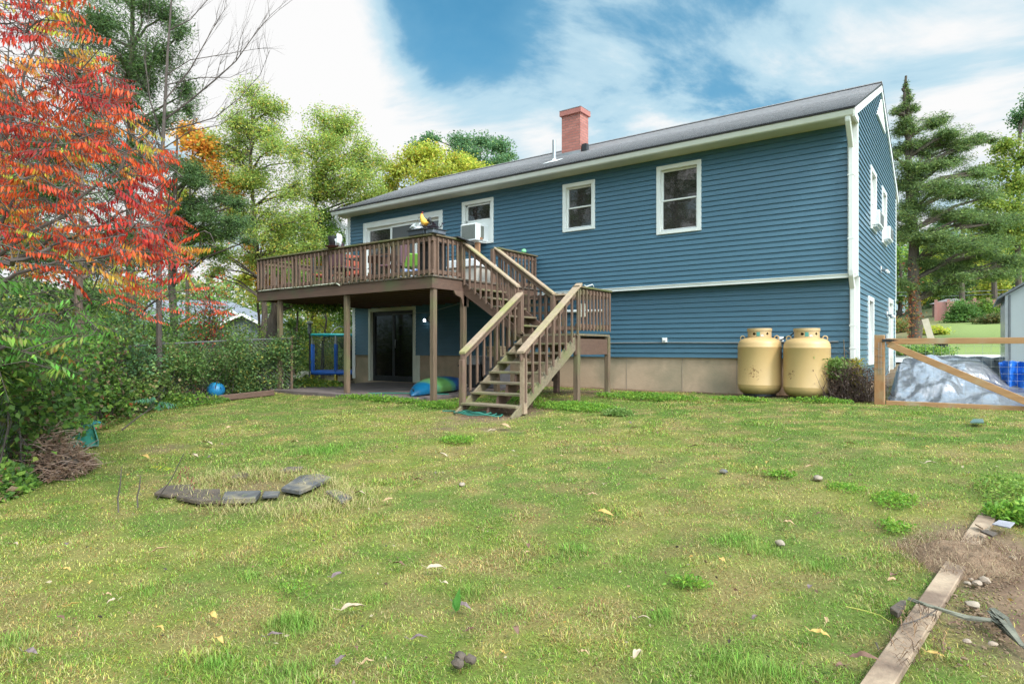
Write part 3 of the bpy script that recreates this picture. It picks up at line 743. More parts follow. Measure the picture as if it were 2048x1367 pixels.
def attrmat(name, rough=.95, bump=.6, bs=60, spec=.2, extra=.5):
    m = mat(name, (1, 1, 1), rough=rough, bump=bump, bscale=bs, scale=bs/3, spec=spec); n = m.node_tree.nodes; l = m.node_tree.links; p = n['Principled BSDF']
    a = n.new('ShaderNodeAttribute'); a.attribute_name = 'Col'
    nz = n.new('ShaderNodeTexNoise'); nz.inputs['Scale'].default_value = bs*.7; nz.inputs['Detail'].default_value = 5
    tc = n.new('ShaderNodeTexCoord'); l.new(tc.outputs['Object'], nz.inputs[0])
    mr = n.new('ShaderNodeMapRange'); mr.inputs[3].default_value = 1-extra; mr.inputs[4].default_value = 1+extra; l.new(nz.outputs[0], mr.inputs[0])
    v = n.new('ShaderNodeVectorMath'); v.operation = 'SCALE'; l.new(a.outputs[0], v.inputs[0]); l.new(mr.outputs[0], v.inputs['Scale']); l.new(v.outputs[0], p.inputs['Base Color'])
    return m
o = fastmesh('ground', np.stack([X, Y, Zg], -1).reshape(-1, 3), F, Cc.reshape(-1, 3), attrmat('soil_and_turf'), smooth=True); o['kind'] = 'structure'

def blades(x, y, z, ln, wd, col, tilt, mat_, name, zoff=-.01):
    """quads bent over: base, side, tip, side"""
    n = len(x); az = RNG.uniform(0, 2*np.pi, n); ta = tilt; ca, sa = np.cos(az), np.sin(az)
    wx, wy = -sa*wd/2, ca*wd/2
    b = np.stack([x, y, z+zoff], -1)
    h1 = ln*.55; m1 = b+np.stack([ca*np.sin(ta*.6)*h1, sa*np.sin(ta*.6)*h1, np.cos(ta*.6)*h1], -1)
    tp = m1+np.stack([ca*np.sin(ta*1.4)*ln*.45, sa*np.sin(ta*1.4)*ln*.45, np.cos(ta*1.4)*ln*.45], -1)
    w3 = np.stack([wx, wy, 0*wx], -1)
    V = np.stack([b-w3*.6, b+w3*.6, m1+w3, tp, m1-w3], 1).reshape(-1, 3)
    i = np.arange(n)[:, None]*5
    F = np.concatenate([i+np.array([[0, 1, 2, 4]])], 0); T = i+np.array([[4, 2, 3, 3]])
    Fall = np.concatenate([F, i+np.array([[4, 2, 3, 4]])*1], 0)
    # use triangles only: three per blade
    tri = np.concatenate([i+np.array([[0, 1, 2]]), i+np.array([[0, 2, 4]]), i+np.array([[4, 2, 3]])], 0)
    C = np.repeat(col, 5, 0)
    return V, tri, C
def visible_points(zmin, zmax, n, power, umax=.95):
    zz = np.linspace(zmin, zmax, 400); pdf = zz*zz**(-power); cdf = np.cumsum(pdf); cdf /= cdf[-1]
    Z = np.interp(RNG.random(n), cdf, zz); u = RNG.uniform(-umax, umax, n)
    x = CX+(math.sin(TH)+u*math.cos(TH))*Z; y = CY+(math.cos(TH)-u*math.sin(TH))*Z
    return x, y, Z
STONES = []
for pts in ([(443, 1008), (522, 992)], [(353, 1000), (442, 990)], [(310, 992), (385, 976)], [(562, 986), (660, 958)], [(655, 990), (700, 1004)]):
    a_, b_ = G(*pts[0]), G(*pts[1]); 
    for t_ in (.1, .35, .65, .9): q_ = a_.lerp(b_, t_); STONES.append((q_.x, q_.y, .09, .07))
def lawn():
    n = 1150000
    x, y, Z = visible_points(2.0, 16.5, n, 1.45, 1.15)
    dmk = dirtmask(x, y); keep = RNG.random(n) > dmk*.93
    keep &= ~((y > -.15) & (x < .3)); keep &= ~((x < -7.0) & (y > -3.72) & (x > -12)); keep &= ~((x > .4) & (y > -.6) & (x < 3) & (y < 3))
    keep &= ~((x < -12.6) & (y < -3)) | (RNG.random(n) < .3); keep &= y < 9
    for sx, sy, sa, sb in STONES: keep &= ~((((x-sx)/sa)**2+((y-sy)/sb)**2) < 1)
    x, y, Z = x[keep], y[keep], Z[keep]; n = len(x)
    clump = fbm(x, y, .16, 21); big = fbm(x, y, .6, 22)
    ln = (.022+.030*RNG.random(n)**1.7)*(.55+.95*clump)*(.8+.5*sstep(.55, .75, big)); wd = (.0020+.0022*RNG.random(n)**2)*np.maximum(1, Z/3.6)**.9
    col = grasscol(x, y); col = col*(.34+1.1*RNG.random(n))[:, None]*RNG.uniform(.78, 1.22, (n, 3))
    r = RNG.random(n); strw = r < .13; col[strw] = np.array([.52, .43, .20])*(.6+.6*RNG.random(strw.sum()))[:, None]
    rd = (r > .16) & (r < .20); col[rd] = np.array([.30, .14, .06])
    gr = r > .86; col[gr] = np.array([.19, .36, .04])*(.7+.6*RNG.random(gr.sum()))[:, None]
    tilt = RNG.uniform(.55, 1.5, n)
    for px_, py_, r_ in ((605, 1250, .13), (560, 1245, .1), (500, 1150, .08), (1475, 1075, .14), (1520, 1100, .12), (935, 1185, .1), (1010, 1225, .1), (760, 1195, .08), (20, 1280, .12), (590, 1340, .12), (1470, 1330, .14), (1560, 1350, .1), (600, 905, .3), (660, 898, .3), (720, 985, .12), (1330, 1230, .1), (1250, 1120, .12), (300, 1180, .1), (1640, 1130, .12), (860, 1060, .12), (1150, 1090, .1), (430, 1330, .1)):
        g_ = G(px_, py_); k_ = np.exp(-((x-g_.x)**2+(y-g_.y)**2)/(r_*r_)); ln = ln*(1+.9*k_); q_ = (k_*(.5+.5*RNG.random(n)))[:, None]
        col = col*(1-q_)+np.array([.17, .36, .05])*(.5+.8*RNG.random(n))[:, None]*q_; tilt = tilt*(1-.45*k_)
    z = gh(x, y)+(fbm(x, y, .8, 5)-.5)*.05-.02
    V, T, C = blades(x, y, z, ln, wd, col, tilt, None, '')
    o = fastmesh('grass', V, T, C, M['blade']); o['kind'] = 'stuff'
lawn()
def leafquads(P, D, Nn, ln, wd, col, fold=.18):
    """leaf: base P, direction D, normal Nn (n,3); returns 4-gon kite"""
    D = D/np.linalg.norm(D, axis=1, keepdims=True); Sx = np.cross(D, Nn); Sx /= np.linalg.norm(Sx, axis=1, keepdims=True)+1e-9
    Nn = np.cross(Sx, D)
    ln = ln[:, None]; wd = wd[:, None]
    mid = P+D*ln*.45
    V = np.stack([P, mid+Sx*wd/2+Nn*wd*fold, P+D*ln, mid-Sx*wd/2+Nn*wd*fold], 1).reshape(-1, 3)
    i = np.arange(len(P))[:, None]*4
    tri = np.concatenate([i+np.array([[0, 1, 2]]), i+np.array([[0, 2, 3]])], 0)
    return V, tri, np.repeat(col, 4, 0)
def rdir(n, up=0.0, horiz=1.0):
    v = RNG.normal(size=(n, 3)); v[:, 2] = v[:, 2]*horiz+up; return v/np.linalg.norm(v, axis=1, keepdims=True)
def palette(n, pal, jit=.25):
    cs = np.array([p[:3] for p in pal]); w_ = np.array([p[3] for p in pal], float); w_ /= w_.sum()
    return cs[RNG.choice(len(pal), n, p=w_)]*(1-jit+2*jit*RNG.random(n))[:, None]
class Cloud:
    def __init__(s): s.V = []; s.T = []; s.C = []; s.n = 0
    def add(s, V, T, C): s.V.append(V); s.T.append(T+s.n); s.C.append(C); s.n += len(V)
    def build(s, name, m, parent=None): return fastmesh(name, np.concatenate(s.V), np.concatenate(s.T), np.concatenate(s.C), m, parent)
    def leaves(s, P, ln, wd, pal, droop=-.2, jit=.25, lj=.35, horiz=.7, col=None):
        n = len(P); D = rdir(n, droop, horiz); Nn = rdir(n, 1.0)
        l = ln*(1-lj+2*lj*RNG.random(n)); c = palette(n, pal, jit) if col is None else col
        s.add(*leafquads(np.asarray(P), D, Nn, l, l*wd/ln, c))
# small leaf litter all over the lawn
x_, y_, Z_ = visible_points(2.3, 13, 1500, 1.2); ok_ = (y_ < -1) & (x_ > -11.5); x_, y_ = x_[ok_], y_[ok_]
cl = Cloud(); n_ = len(x_); s_ = RNG.uniform(.008, .026, n_)
cl.add(*leafquads(np.stack([x_, y_, gh(x_, y_)+RNG.uniform(-.002, .02, n_)], -1), rdir(n_, 0, .3), rdir(n_, 1.5), s_*1.3, s_*.7, palette(n_, ((.34, .22, .12, 3), (.16, .09, .06, 3), (.52, .42, .28, 2), (.5, .3, .08, 1.5), (.08, .06, .05, 1.5)))))
o = cl.build('leaf_litter', M['leaf']); o['kind'] = 'stuff'
# weeds and clover patches in the lawn
def weeds(px, py, rx, ry, n, ln=.03, h=.06, label='', pal=((.20, .38, .05, 3), (.30, .44, .06, 2), (.13, .27, .04, 1)), name='weed_patch'):
    c = G(px, py); cl = Cloud(); a = RNG.uniform(0, 2*np.pi, n); r = RNG.random(n)**.6
    x = c.x+rx*r*np.cos(a)+RNG.normal(0, .02, n); y = c.y+ry*r*np.sin(a)+RNG.normal(0, .02, n)
    z = gh(x, y)+h*(1-r*.6)*RNG.random(n)
    cl.leaves(np.stack([x, y, z], -1), ln, ln*.55, pal, droop=.35)
    ns = n//8; V, T, C = blades(x[:ns], y[:ns], gh(x[:ns], y[:ns]), np.full(ns, h*1.0), np.full(ns, .004), palette(ns, pal)*.7, RNG.uniform(.1, .6, ns), None, ''); cl.add(V, T, C)
    o = cl.build(name, M['leaf']); tag(o, label, 'weeds', 'weed patches in the lawn'); return o
weeds(1790, 1000, .16, .22, 800, .022, .045, 'bright green clover patch to the left of the old board')
weeds(1690, 975, .14, .12, 350, .022, .03, 'small clover patch behind the bright one near the old board')
weeds(1790, 1055, .10, .12, 260, .024, .04, 'dark green clump of weeds left of the dirt heap')
weeds(1378, 1166, .10, .07, 230, .024, .04, 'lone round clump of clover in the middle of the lawn')
weeds(2040, 985, .30, .55, 1500, .030, .11, 'tall leafy weeds at the right edge behind the board', pal=((.24, .38, .07, 3), (.34, .44, .09, 2), (.14, .24, .05, 1)))
weeds(2044, 1040, .22, .14, 900, .04, .14, 'dark leafy weeds beside the grey shingle scrap')
weeds(1150, 815, .8, .35, 2600, .04, .10, 'long green weeds right of the staircase foot')
weeds(1290, 795, 1.0, .3, 2400, .04, .10, 'weeds in front of the foundation beyond the stairs')
weeds(1050, 800, .5, .2, 600, .04, .10, 'few weeds below the right stair rail')
weeds(880, 812, .5, .2, 900, .04, .10, 'green weeds left of the staircase foot')
weeds(760, 800, 1.3, .12, 1700, .04, .12, 'grass and weeds along the edge of the patio slab')
weeds(1480, 800, .5, .12, 700, .035, .08, 'weeds at the foot of the left propane tank')
weeds(1640, 803, .5, .12, 800, .035, .09, 'weeds at the foot of the right propane tank')
weeds(1235, 828, .25, .16, 500, .05, .09, 'pale broad leaved weed right of the stairs', pal=((.26, .36, .10, 3), (.2, .32, .08, 2)))
weeds(915, 880, .25, .15, 500, .032, .05, 'clover patch on the lawn before the stairs')
weeds(590, 1180, .14, .10, 130, .02, .025, 'faint clover patch at the left of the lawn')
weeds(1560, 950, .14, .08, 260, .028, .05, 'yellow green clover spot in the right lawn')
# ================================================================ objects in the yard
def solid_poly(pxs, th, zoff, mtl, name, bev=.006, tilt=0):
    P = [G(*p) for p in pxs]; c = sum(P, Vector())/len(P); P2 = []
    for p in P: P2.append(Vector((p.x, p.y, p.z+zoff+tilt*(p.x-c.x))))
    m = MB(); m.prism(P2, (0, 0, th)); return m.build(name, mtl, bevel=bev)
M['slate'] = mat('dark_flagstone', (.12, .115, .115), (.055, .052, .052), rough=.8, scale=9, bump=.7, bscale=30, c3=(.22, .18, .12), s3=5, t3=.57)
M['slate2'] = mat('brown_flagstone', (.13, .095, .07), (.06, .045, .036), rough=.85, scale=8, bump=.7, bscale=30)
GS = 'flat stones of the old ring in the lawn'
for pts, mt, th, lab in [
    ([(443, 1008), (510, 1008), (522, 992), (450, 992)], 'slate', .05, 'grey rectangular stone at the front of the ring'),
    ([(353, 1000), (395, 1009), (442, 1008), (440, 985), (372, 985)], 'slate2', .035, 'long brown stone left of the grey rectangular one'),
    ([(308, 992), (330, 978), (385, 974), (389, 984), (340, 996)], 'slate2', .03, 'mossy leftmost stone of the ring beside the bent stem'),
    ([(562, 984), (600, 990), (663, 962), (640, 955), (600, 958)], 'slate', .04, 'long grey slab slanting up at the right of the ring'),
    ([(650, 988), (675, 984), (706, 1000), (682, 1010), (672, 1002)], 'slate', .03, 'small dark stone at the far right of the ring'),
    ([(556, 946), (575, 936), (606, 936), (600, 944)], 'slate2', .02, 'low brown stone at the back of the ring'),
    ([(460, 958), (478, 948), (500, 950), (494, 957)], 'slate2', .02, 'small broken stone at the back left of the ring'),
    ([(524, 998), (556, 996), (560, 988), (528, 988)], 'slate', .03, 'half buried stone between the grey slabs')]:
    tag(solid_poly(pts, th, .002, M[mt], 'flagstone', tilt=random.uniform(-.05, .05)), lab, 'stone', GS)
# long dead grass around the ring
n = 5200; c0 = G(520, 990); a = RNG.uniform(0, 2*np.pi, n); r = np.abs(RNG.normal(1.1, .2, n)); kk = (np.sin(a) > -.1) | (RNG.random(n) < .45); a = a[kk]; r = r[kk]; n = len(a)
x = c0.x+np.cos(a)*r*.85; y = c0.y+np.sin(a)*r*.45+.12
V, T, C = blades(x, y, gh(x, y), RNG.uniform(.06, .16, n), np.full(n, .0035), palette(n, ((.52, .42, .2, 4), (.4, .38, .12, 2), (.24, .32, .07, 2), (.34, .2, .12, 1))), RNG.uniform(.7, 1.5, n), None, '')
o = fastmesh('dead_grass', V, T, C, M['blade']); o['kind'] = 'stuff'
# board in the grass, bottom right
M['plank'] = mat('bare_plank', (.41, .295, .20), (.27, .185, .125), rough=.85, scale=4, stretch=(2, 2, 2), bump=.5, bscale=20, c3=(.17, .11, .075), s3=3.2, t3=.58)
p, q = Vector((*BR0.xy, BR0.z-.004)), Vector((*BR1.xy, BR1.z-.0)); d = (q-p).normalized()
m = MB(); m.bar(p-d*.02, q+d*1.5, .102, .038); tag(m.build('plank', M['plank'], bevel=.004), 'long bare wooden plank half buried at the bottom right', 'plank')
# dirt heap over the plank
def mound(cx, cy, rx, ry, h, name, mtl, label=None, cat=None, kind=None, rough=.5, seed=0, n=46):
    us = np.linspace(-1.15, 1.15, n); U, Vv = np.meshgrid(us, us); rr = np.sqrt(U**2+Vv**2)
    x = cx+U*rx; y = cy+Vv*ry; hh = h*np.clip(1-rr**2, -.2, 1)*(1-rough+2*rough*fbm(x, y, min(rx, ry)*.5, 31+seed))
    z = gh(x, y)-.02+hh
    idx = np.arange(n*n).reshape(n, n); F = np.stack([idx[:-1, :-1], idx[:-1, 1:], idx[1:, 1:], idx[1:, :-1]], -1).reshape(-1, 4)
    cc = np.array([.23, .15, .095])*(.55+.8*fbm(x, y, .06, 41)[..., None])
    o = fastmesh(name, np.stack([x, y, z], -1).reshape(-1, 3), F, cc.reshape(-1, 3), mtl, smooth=True)
    return tag(o, label, cat, kind=kind)
M['soil'] = attrmat('loose_soil', bump=1, bs=90)
c = G(1930, 1112); mound(c.x, c.y, .26, .32, .085, 'soil_heap', M['soil'], 'heap of brown soil and roots lying across the plank', 'soil heap')
def strands(cx, cy, rx, ry, n, name, pal, lab=None, cat=None, kind=None, ln=(.03, .10), z0=.0, zh=.05, w=.003, parent=None):
    a = RNG.uniform(0, 2*np.pi, n); r = np.sqrt(RNG.random(n)); x = cx+rx*r*np.cos(a); y = cy+ry*r*np.sin(a)
    V, T, C = blades(x, y, gh(x, y)+z0+zh*RNG.random(n)*(1-r**2), RNG.uniform(*ln, n), np.full(n, w), palette(n, pal), RNG.uniform(.9, 1.6, n), None, '')
    o = fastmesh(name, V, T, C, M['blade'], parent); return tag(o, lab, cat, kind=kind)
strands(c.x, c.y, .34, .4, 1500, 'root_tangle', ((.30, .19, .12, 3), (.44, .33, .2, 2), (.18, .11, .07, 2)), kind='stuff', zh=.08)
cb = G(1830, 1290); strands(cb.x, cb.y, .12, .35, 160, 'plant_debris', ((.12, .07, .045, 3), (.30, .18, .10, 2)), kind='stuff', z0=.05, zh=.01, w=.004)
m = MB(); rs_ = random.Random(21)
for k in range(380):
    px_, py_ = rs_.gauss(1972, 40), rs_.gauss(1190, 70)
    if px_ > 2046 or not 1085 < py_ < 1360 or px_ < 1860+(1367-py_)*.0: continue
    g = G(px_, py_); r_ = rs_.uniform(.0025, .009)*(1.6 if k % 17 == 0 else 1); m.blob((g.x, g.y, g.z+r_*.2), r_*1.3, r_, r_*.8, k, .6, 1, k)
o = m.build('soil_crumbs', mat('soil_crumb', (.23, .15, .09), (.13, .085, .05), rough=.95)); o['kind'] = 'stuff'
M['pebble'] = mat('tan_pebble', (.36, .27, .20), (.26, .19, .14), rough=.8, scale=20, bump=.3)
M['pebble2'] = mat('pale_pebble', (.36, .29, .22), (.26, .20, .15), rough=.8, scale=20, bump=.3)
for i, (px, py, r, mt, lab) in enumerate([(1946, 1212, .035, 'pebble2', 'smooth egg shaped stone on the bare dirt'), (1955, 1168, .03, 'pebble', 'tan stone in the row beside the plank'), (1970, 1163, .035, 'pebble', 'larger tan stone at the end of the row'),
        (1935, 1168, .018, 'pebble2', 'small pale pebble nearest the plank edge'), (1942, 1160, .014, 'pebble', 'tiny pebble behind the stone row'), (2003, 1122, .03, 'pebble2', 'pale stone right of the soil heap'), (1966, 1118, .02, 'pebble2', 'flat pebble on the soil heap side'),
        (1934, 1285, .02, 'pebble', 'reddish pebble in the dirt below the bark'), (1636, 958, .05, 'pebble2', 'pale lump of stone lying in the right lawn'), (1560, 1088, .035, 'pebble2', 'cream pebble in the lawn'), (1447, 944, .04, 'slate', 'dark stone lying on the lawn toward the tanks'),
        (924, 970, .035, 'pebble2', 'white pebble in the middle of the lawn'), (2025, 1118, .022, 'pebble', 'little stone at the right edge of the dirt'), (1985, 1290, .02, 'pebble', 'half buried pebble beside the frayed bark')]):
    g = G(px, py); r *= .8; m = MB(); m.blob((g.x, g.y, g.z+r*.25), r*1.25, r*.95, r*.7, i, .3, 2, i); tag(m.build('pebble', M[mt], smooth=True), lab, 'stone', 'loose stones on the ground')
# shingle scraps
M['scrap'] = mat('grey_shingle_scrap', (.33, .31, .34), (.22, .21, .23), rough=.9, scale=20, bump=.5); M['husk'] = mat('grey_bark_strip', (.20, .19, .14), (.09, .085, .065), rough=.9, scale=8, stretch=(1, 1, 5), bump=.6)
tag(solid_poly([(1984, 1066), (1998, 1058), (2030, 1064), (2020, 1074)], .008, .055, M['scrap'], 'shingle_scrap', .001), 'grey scrap of roof shingle beside the soil heap', 'shingle')
tag(solid_poly([(1960, 1080), (1972, 1078), (1995, 1085), (1985, 1091)], .012, .05, M['slate2'], 'wood_scrap', .001), 'brown flat scrap in front of the grey shingle', 'scrap')
tag(solid_poly([(1950, 1062), (1962, 1060), (1976, 1068), (1966, 1072)], .01, .04, M['plank'], 'wood_scrap', .001), 'pale wood chip lying on the soil heap', 'scrap')
tag(solid_poly([(1779, 1226), (1800, 1212), (1813, 1211), (1800, 1236), (1795, 1238)], .03, .0, M['slate2'], 'wood_chunk', .004), 'rotten chunk of wood left of the plank', 'wood')
def fan(px0, py0, px1, py1, n, spread, w, mtl, z=.02):
    m = MB(); a = G(px0, py0); b = G(px1, py1); d = (b-a); s = Vector((-d.y, d.x, 0)).normalized()
    for k in range(n):
        t = (k/(n-1)-.5)*spread
        m.tube([a+Vector((0, 0, z)), a.lerp(b, .4)+s*t*.6+Vector((0, 0, z+.012*random.random())), b+s*t*1.2+d*random.uniform(-.1, .12)+Vector((0, 0, z*.5+random.uniform(-.01, .015)))], [w, w*1.3, w*.25], 5)
    return m
m = MB(); rs_ = random.Random(8); ap = G(2046, 1300)
for k in range(11):
    t_ = k/10; b_ = G(1982+10*t_+rs_.uniform(-6, 6), 1226+38*t_+rs_.uniform(-5, 5)); md = ap.lerp(b_, .55)+Vector((rs_.uniform(-.01, .01), rs_.uniform(-.01, .01), .035+.02*math.sin(k)))
    for p_, q_ in ((ap+Vector((0, 0, .015)), md), (md, b_+Vector((0, 0, .02+.02*rs_.random())))): m.bar(p_, q_, .014+.012*rs_.random(), .004, up=(rs_.uniform(-.5, .5), rs_.uniform(-.5, .5), 1))
for k in range(5): m.tube([ap+Vector((0, 0, .01)), ap+Vector((.03+.02*k, -.04-.012*k, .012)), ap+Vector((.05+.03*k, -.05-.03*k, .0))], [.004, .003, .001], 4)
tag(m.build('bark_strip', M['husk'], smooth=True), 'frayed fan of grey bark on the dirt at the right edge', 'bark')
m = MB(); P = [G(*p)+Vector((0, 0, z)) for p, z in (((1816, 1220), .055), ((1850, 1238), .065), ((1880, 1243), .055), ((1930, 1250), .03), ((1990, 1254), .025))]
for k in range(4): m.tube([p+Vector((random.uniform(-.008, .008), random.uniform(-.012, .012), k*.002)) for p in P], [.003, .006, .008, .008, .004], 5)
tag(m.build('bark_strip', M['husk'], smooth=True), 'long grey bark strip lying across the plank', 'bark')
def stick(pts, r, lab, name='stick', mtl='twig', cat='stick', z=.0):
    P = [G(a, b)+Vector((0, 0, z)) if len(t) == 2 else None for t in pts for a, b in [t[:2]]]
    m = MB(); m.tube(P, [r*(1-.5*i/(len(P)-1)) for i in range(len(P))], 6); return tag(m.build(name, M[mtl], smooth=True), lab, cat)
stick([(1800, 1274), (1828, 1266), (1850, 1256), (1872, 1243)], .005, 'thin forked twig resting on the plank', z=.055)
M['straw'] = mat('yellow_straw', (.50, .48, .10))
stick([(1692, 1226), (1730, 1233), (1760, 1243), (1790, 1263)], .003, 'long yellow grass stem left of the plank', 'grass_stem', 'straw', 'stem', z=.03)
stick([(1752, 1285), (1758, 1300)], .004, 'short upright twig left of the plank')
# gate to the right
GX0, GX1, GY = .50, 2.42, -.78
M['cedar'] = mat('new_gate_wood', (.40, .20, .085), (.28, .13, .05), rough=.7, scale=4, stretch=(4, 4, .6), bump=.4, bscale=24, c3=(.33, .24, .13), s3=2.4, t3=.60)
M['cedarh'] = mat('new_gate_rail', (.46, .25, .11), (.34, .17, .07), rough=.7, scale=4, stretch=(.5, 4, 6), bump=.4, bscale=24, c3=(.40, .31, .19), s3=2, t3=.6)
M['wire'] = mat('fence_wire', (.45, .45, .44), rough=.4, metal=.7)
gp = empty('gate_post', (.43, GY, .63), 'square brown timber post holding the gate by the house corner', 'post')
m = MB(); m.box(.36, GY-.07, .5, .50, GY+.07, 1.72); m.build('post_body', M['cedar'], gp, bevel=.006)
m = MB()
for z in (1.52, 1.40, 1.3, 1.2): m.tube([(.37, GY-.072, z), (.42, GY-.078, z-.02), (.49, GY-.072, z-.01)], .002, 5)
for x in (.42, .44, .46): m.tube([(x, GY-.075, 1.6), (x+.003, GY-.075, 1.1)], .0018, 5)
m.build('wire_end', M['wire'], gp)
gate = empty('gate', (1.4, GY, .6), 'wide wooden gate with welded wire and one diagonal brace', 'gate')
m = MB(); m.box(GX0+.02, GY-.02, 1.575, GX1, GY+.02, 1.665); m.build('top_rail', M['cedarh'], gate, bevel=.004)
m = MB(); m.box(GX0+.02, GY-.025, .60, GX1, GY+.02, .685); m.build('bottom_rail', M['cedarh'], gate, bevel=.004)
m = MB(); m.bar((GX0+.05, GY-.045, 1.58), (GX1-.12, GY-.045, .72), .036, .10, up=(0, 0, 1)); m.build('brace', M['cedarh'], gate, bevel=.004)
m = MB(); m.box(GX1-.09, GY-.022, .63, GX1, GY+.018, 1.57); m.build('end_stile', M['cedarh'], gate, bevel=.004)
m = MB()
for k in range(19): x = GX0+.04+k*.10; m.tube([(x, GY+.024, .60), (x+.002, GY+.024, 1.6)], .0014, 4, cap=False)
for k in range(10): z = .64+k*.1; m.tube([(GX0-.03, GY+.026, z), (GX1, GY+.026, z)], .0014, 4, cap=False)
m.build('wire_mesh', M['wire'], gate)
m = MB(); m.box(.47, GY-.08, 1.61, .56, GY-.071, 1.655); m.prism([(.56, GY-.08, 1.655), (.70, GY-.08, 1.633), (.56, GY-.08, 1.61)], (0, .009, 0)); m.build('hinge', M['black'], gate)
for k in range(5):
    m = MB(); m.box(.53+k*.024, GY-.085, 1.620+(k % 2)*.008, .54+k*.024, GY-.08, 1.642+(k % 2)*.004); m.build('hinge_bolt', M['black'], gate)
# tarp covered heap
M['tarp'] = mat('silver_tarp', (.30, .30, .32), (.2, .2, .22), rough=.3, spec=.6, metal=.6, scale=6)
M['tarpin'] = mat('blue_tarp', (.02, .16, .62), (.015, .11, .45), rough=.4, scale=5)
def crumple(x, y, s=0):
    rg = np.random.default_rng(46+s); h = 0*x
    for k in range(46):
        cx_, cy_ = rg.uniform(.4, 2.4), rg.uniform(-.8, 2.5); a = rg.normal(.6, .7); L_ = rg.uniform(.25, .8); wv = rg.uniform(.07, .26); am = rg.uniform(.35, 1.0)*wv*.62*(1 if rg.random() < .65 else -1)
        u = (x-cx_)*math.cos(a)+(y-cy_)*math.sin(a); v = -(x-cx_)*math.sin(a)+(y-cy_)*math.cos(a)+rg.uniform(-.5, .5)*u*u
        h = h+am*np.clip(1-np.sqrt((v/wv)**2+.01), 0, 1)*np.exp(-(u/L_)**2)
    return h+.015*(fbm(x, y, .3, 9)-.5)
nx, ny = 220, 240; xs = np.linspace(.50, 2.35, nx); ys = np.linspace(-.66, 2.5, ny); X, Y = np.meshgrid(xs, ys)
ed = np.minimum(sstep(-.68, .35, Y+.25*(fbm(X, Y, .5, 77)-.5))*(1), 1)*sstep(.42, .62, X)*(1-sstep(1.7, 2.2, X)*.6)
top = .62-.30*sstep(.9, 2.2, X)*(1-sstep(.2, 1.2, Y)); Zt = gh(X, Y)-.03+ed*top*.9+crumple(X, Y)*(.25+.75*ed)*np.minimum(1, .4+ed)
X2 = X+.04*(fbm(X, Y, .25, 90)-.5); Y2 = Y+.10*(fbm(X, Y, .3, 91)-.5)
idx = np.arange(nx*ny).reshape(ny, nx); F = np.stack([idx[:-1, :-1], idx[:-1, 1:], idx[1:, 1:], idx[1:, :-1]], -1).reshape(-1, 4)
tag(fastmesh('tarp', np.stack([X2, Y2, Zt], -1).reshape(-1, 3), F, None, M['tarp'], smooth=True), 'crumpled silver tarp covering a heap behind the gate', 'tarp')
# second tarp with eyelets hung behind
nx, ny = 120, 24; U, Vv = np.meshgrid(np.linspace(0, 1, nx), np.linspace(0, 1, ny))
x = .75+U*2.0; y = 2.75+.07*np.sin(U*50+Vv)*(1-.3*Vv)+.05*(fbm(U*4, Vv, .3, 3)-.5); z = 1.36+.025*np.abs(np.sin(U*16))-Vv*.55-.05*U
idx = np.arange(nx*ny).reshape(ny, nx); F = np.stack([idx[:-1, :-1], idx[:-1, 1:], idx[1:, 1:], idx[1:, :-1]], -1).reshape(-1, 4)
o = fastmesh('tarp', np.stack([x, y, z], -1).reshape(-1, 3), F, None, mat('pale_tarp', (.50, .50, .51), (.40, .40, .41), rough=.45, scale=5), smooth=True); s = o.modifiers.new('thick', 'SOLIDIFY'); s.thickness = .004
tag(o, 'straight silver tarp edge with eyelets standing behind the heap', 'tarp')
for k in range(9):
    m = MB(); u = (k+.5)/9; m.lathe([(.016, 0), (.012, .004)], (0, 0, 0), 10); e = m.build('eyelet', M['black'], None); e.rotation_euler = (R(90), 0, 0); e.location = (.75+u*2.0, 2.66, 1.31-.05*u); e.parent = o
# blue tarp against the shed
nx, ny = 40, 50; U, Vv = np.meshgrid(np.linspace(0, 1, nx), np.linspace(0, 1, ny))
c = at(1994, 726, 10.6)
x = c.x+.02+U*.46*(1-.3*Vv)+Vv*.10; y = c.y+.15+.16*(fbm(U*1.5, Vv*1.2, .35, 5)-.5)+.07*np.sin(U*13+Vv*3); z = c.z+.02+.06*(fbm(U*2, Vv*0, .4, 6)-.5)-Vv*.62
F = np.stack([i_ for i_ in [np.arange(nx*ny).reshape(ny, nx)[:-1, :-1], np.arange(nx*ny).reshape(ny, nx)[:-1, 1:], np.arange(nx*ny).reshape(ny, nx)[1:, 1:], np.arange(nx*ny).reshape(ny, nx)[1:, :-1]]], -1).reshape(-1, 4)
o = fastmesh('tarp', np.stack([x, y, z], -1).reshape(-1, 3), F, None, M['tarpin'], smooth=True); s = o.modifiers.new('thick', 'SOLIDIFY'); s.thickness = .004
tag(o, 'bunched bright blue tarp hanging beside the grey shed', 'tarp')
# shed / greenhouse on the right
shed = empty('shed', (3.2, 3.1, .8), 'grey shed with ribbed translucent wall panels at the right edge', 'shed')
SX0, SX1, SY0, SY1 = 2.10, 4.5, 1.5, 4.2
M['poly'] = mat('ribbed_panel', (.42, .45, .45), (.33, .36, .37), rough=.25, spec=.6, scale=1.5, contrast=1)
M['shedframe'] = mat('shed_frame', (.17, .18, .19), rough=.5, metal=.3)
m = MB(); m.prism([(SX0, SY0, .7), (SX1, SY0, .7), (SX1, SY0, 2.45), ((SX0+SX1)/2, SY0, 3.2), (SX0, SY0, 2.43)], (0, SY1-SY0, 0)); m.build('wall', M['poly'], shed)
m = MB()
for k in range(9): x = SX0+.03+k*.29; m.box(x, SY0-.02, .7, x+.028, SY0-.002, min(2.43+(x-SX0)*.62, 2.43+(SX1-x)*.62)-.02)
m.build('wall_ribs', M['shedframe'], shed)
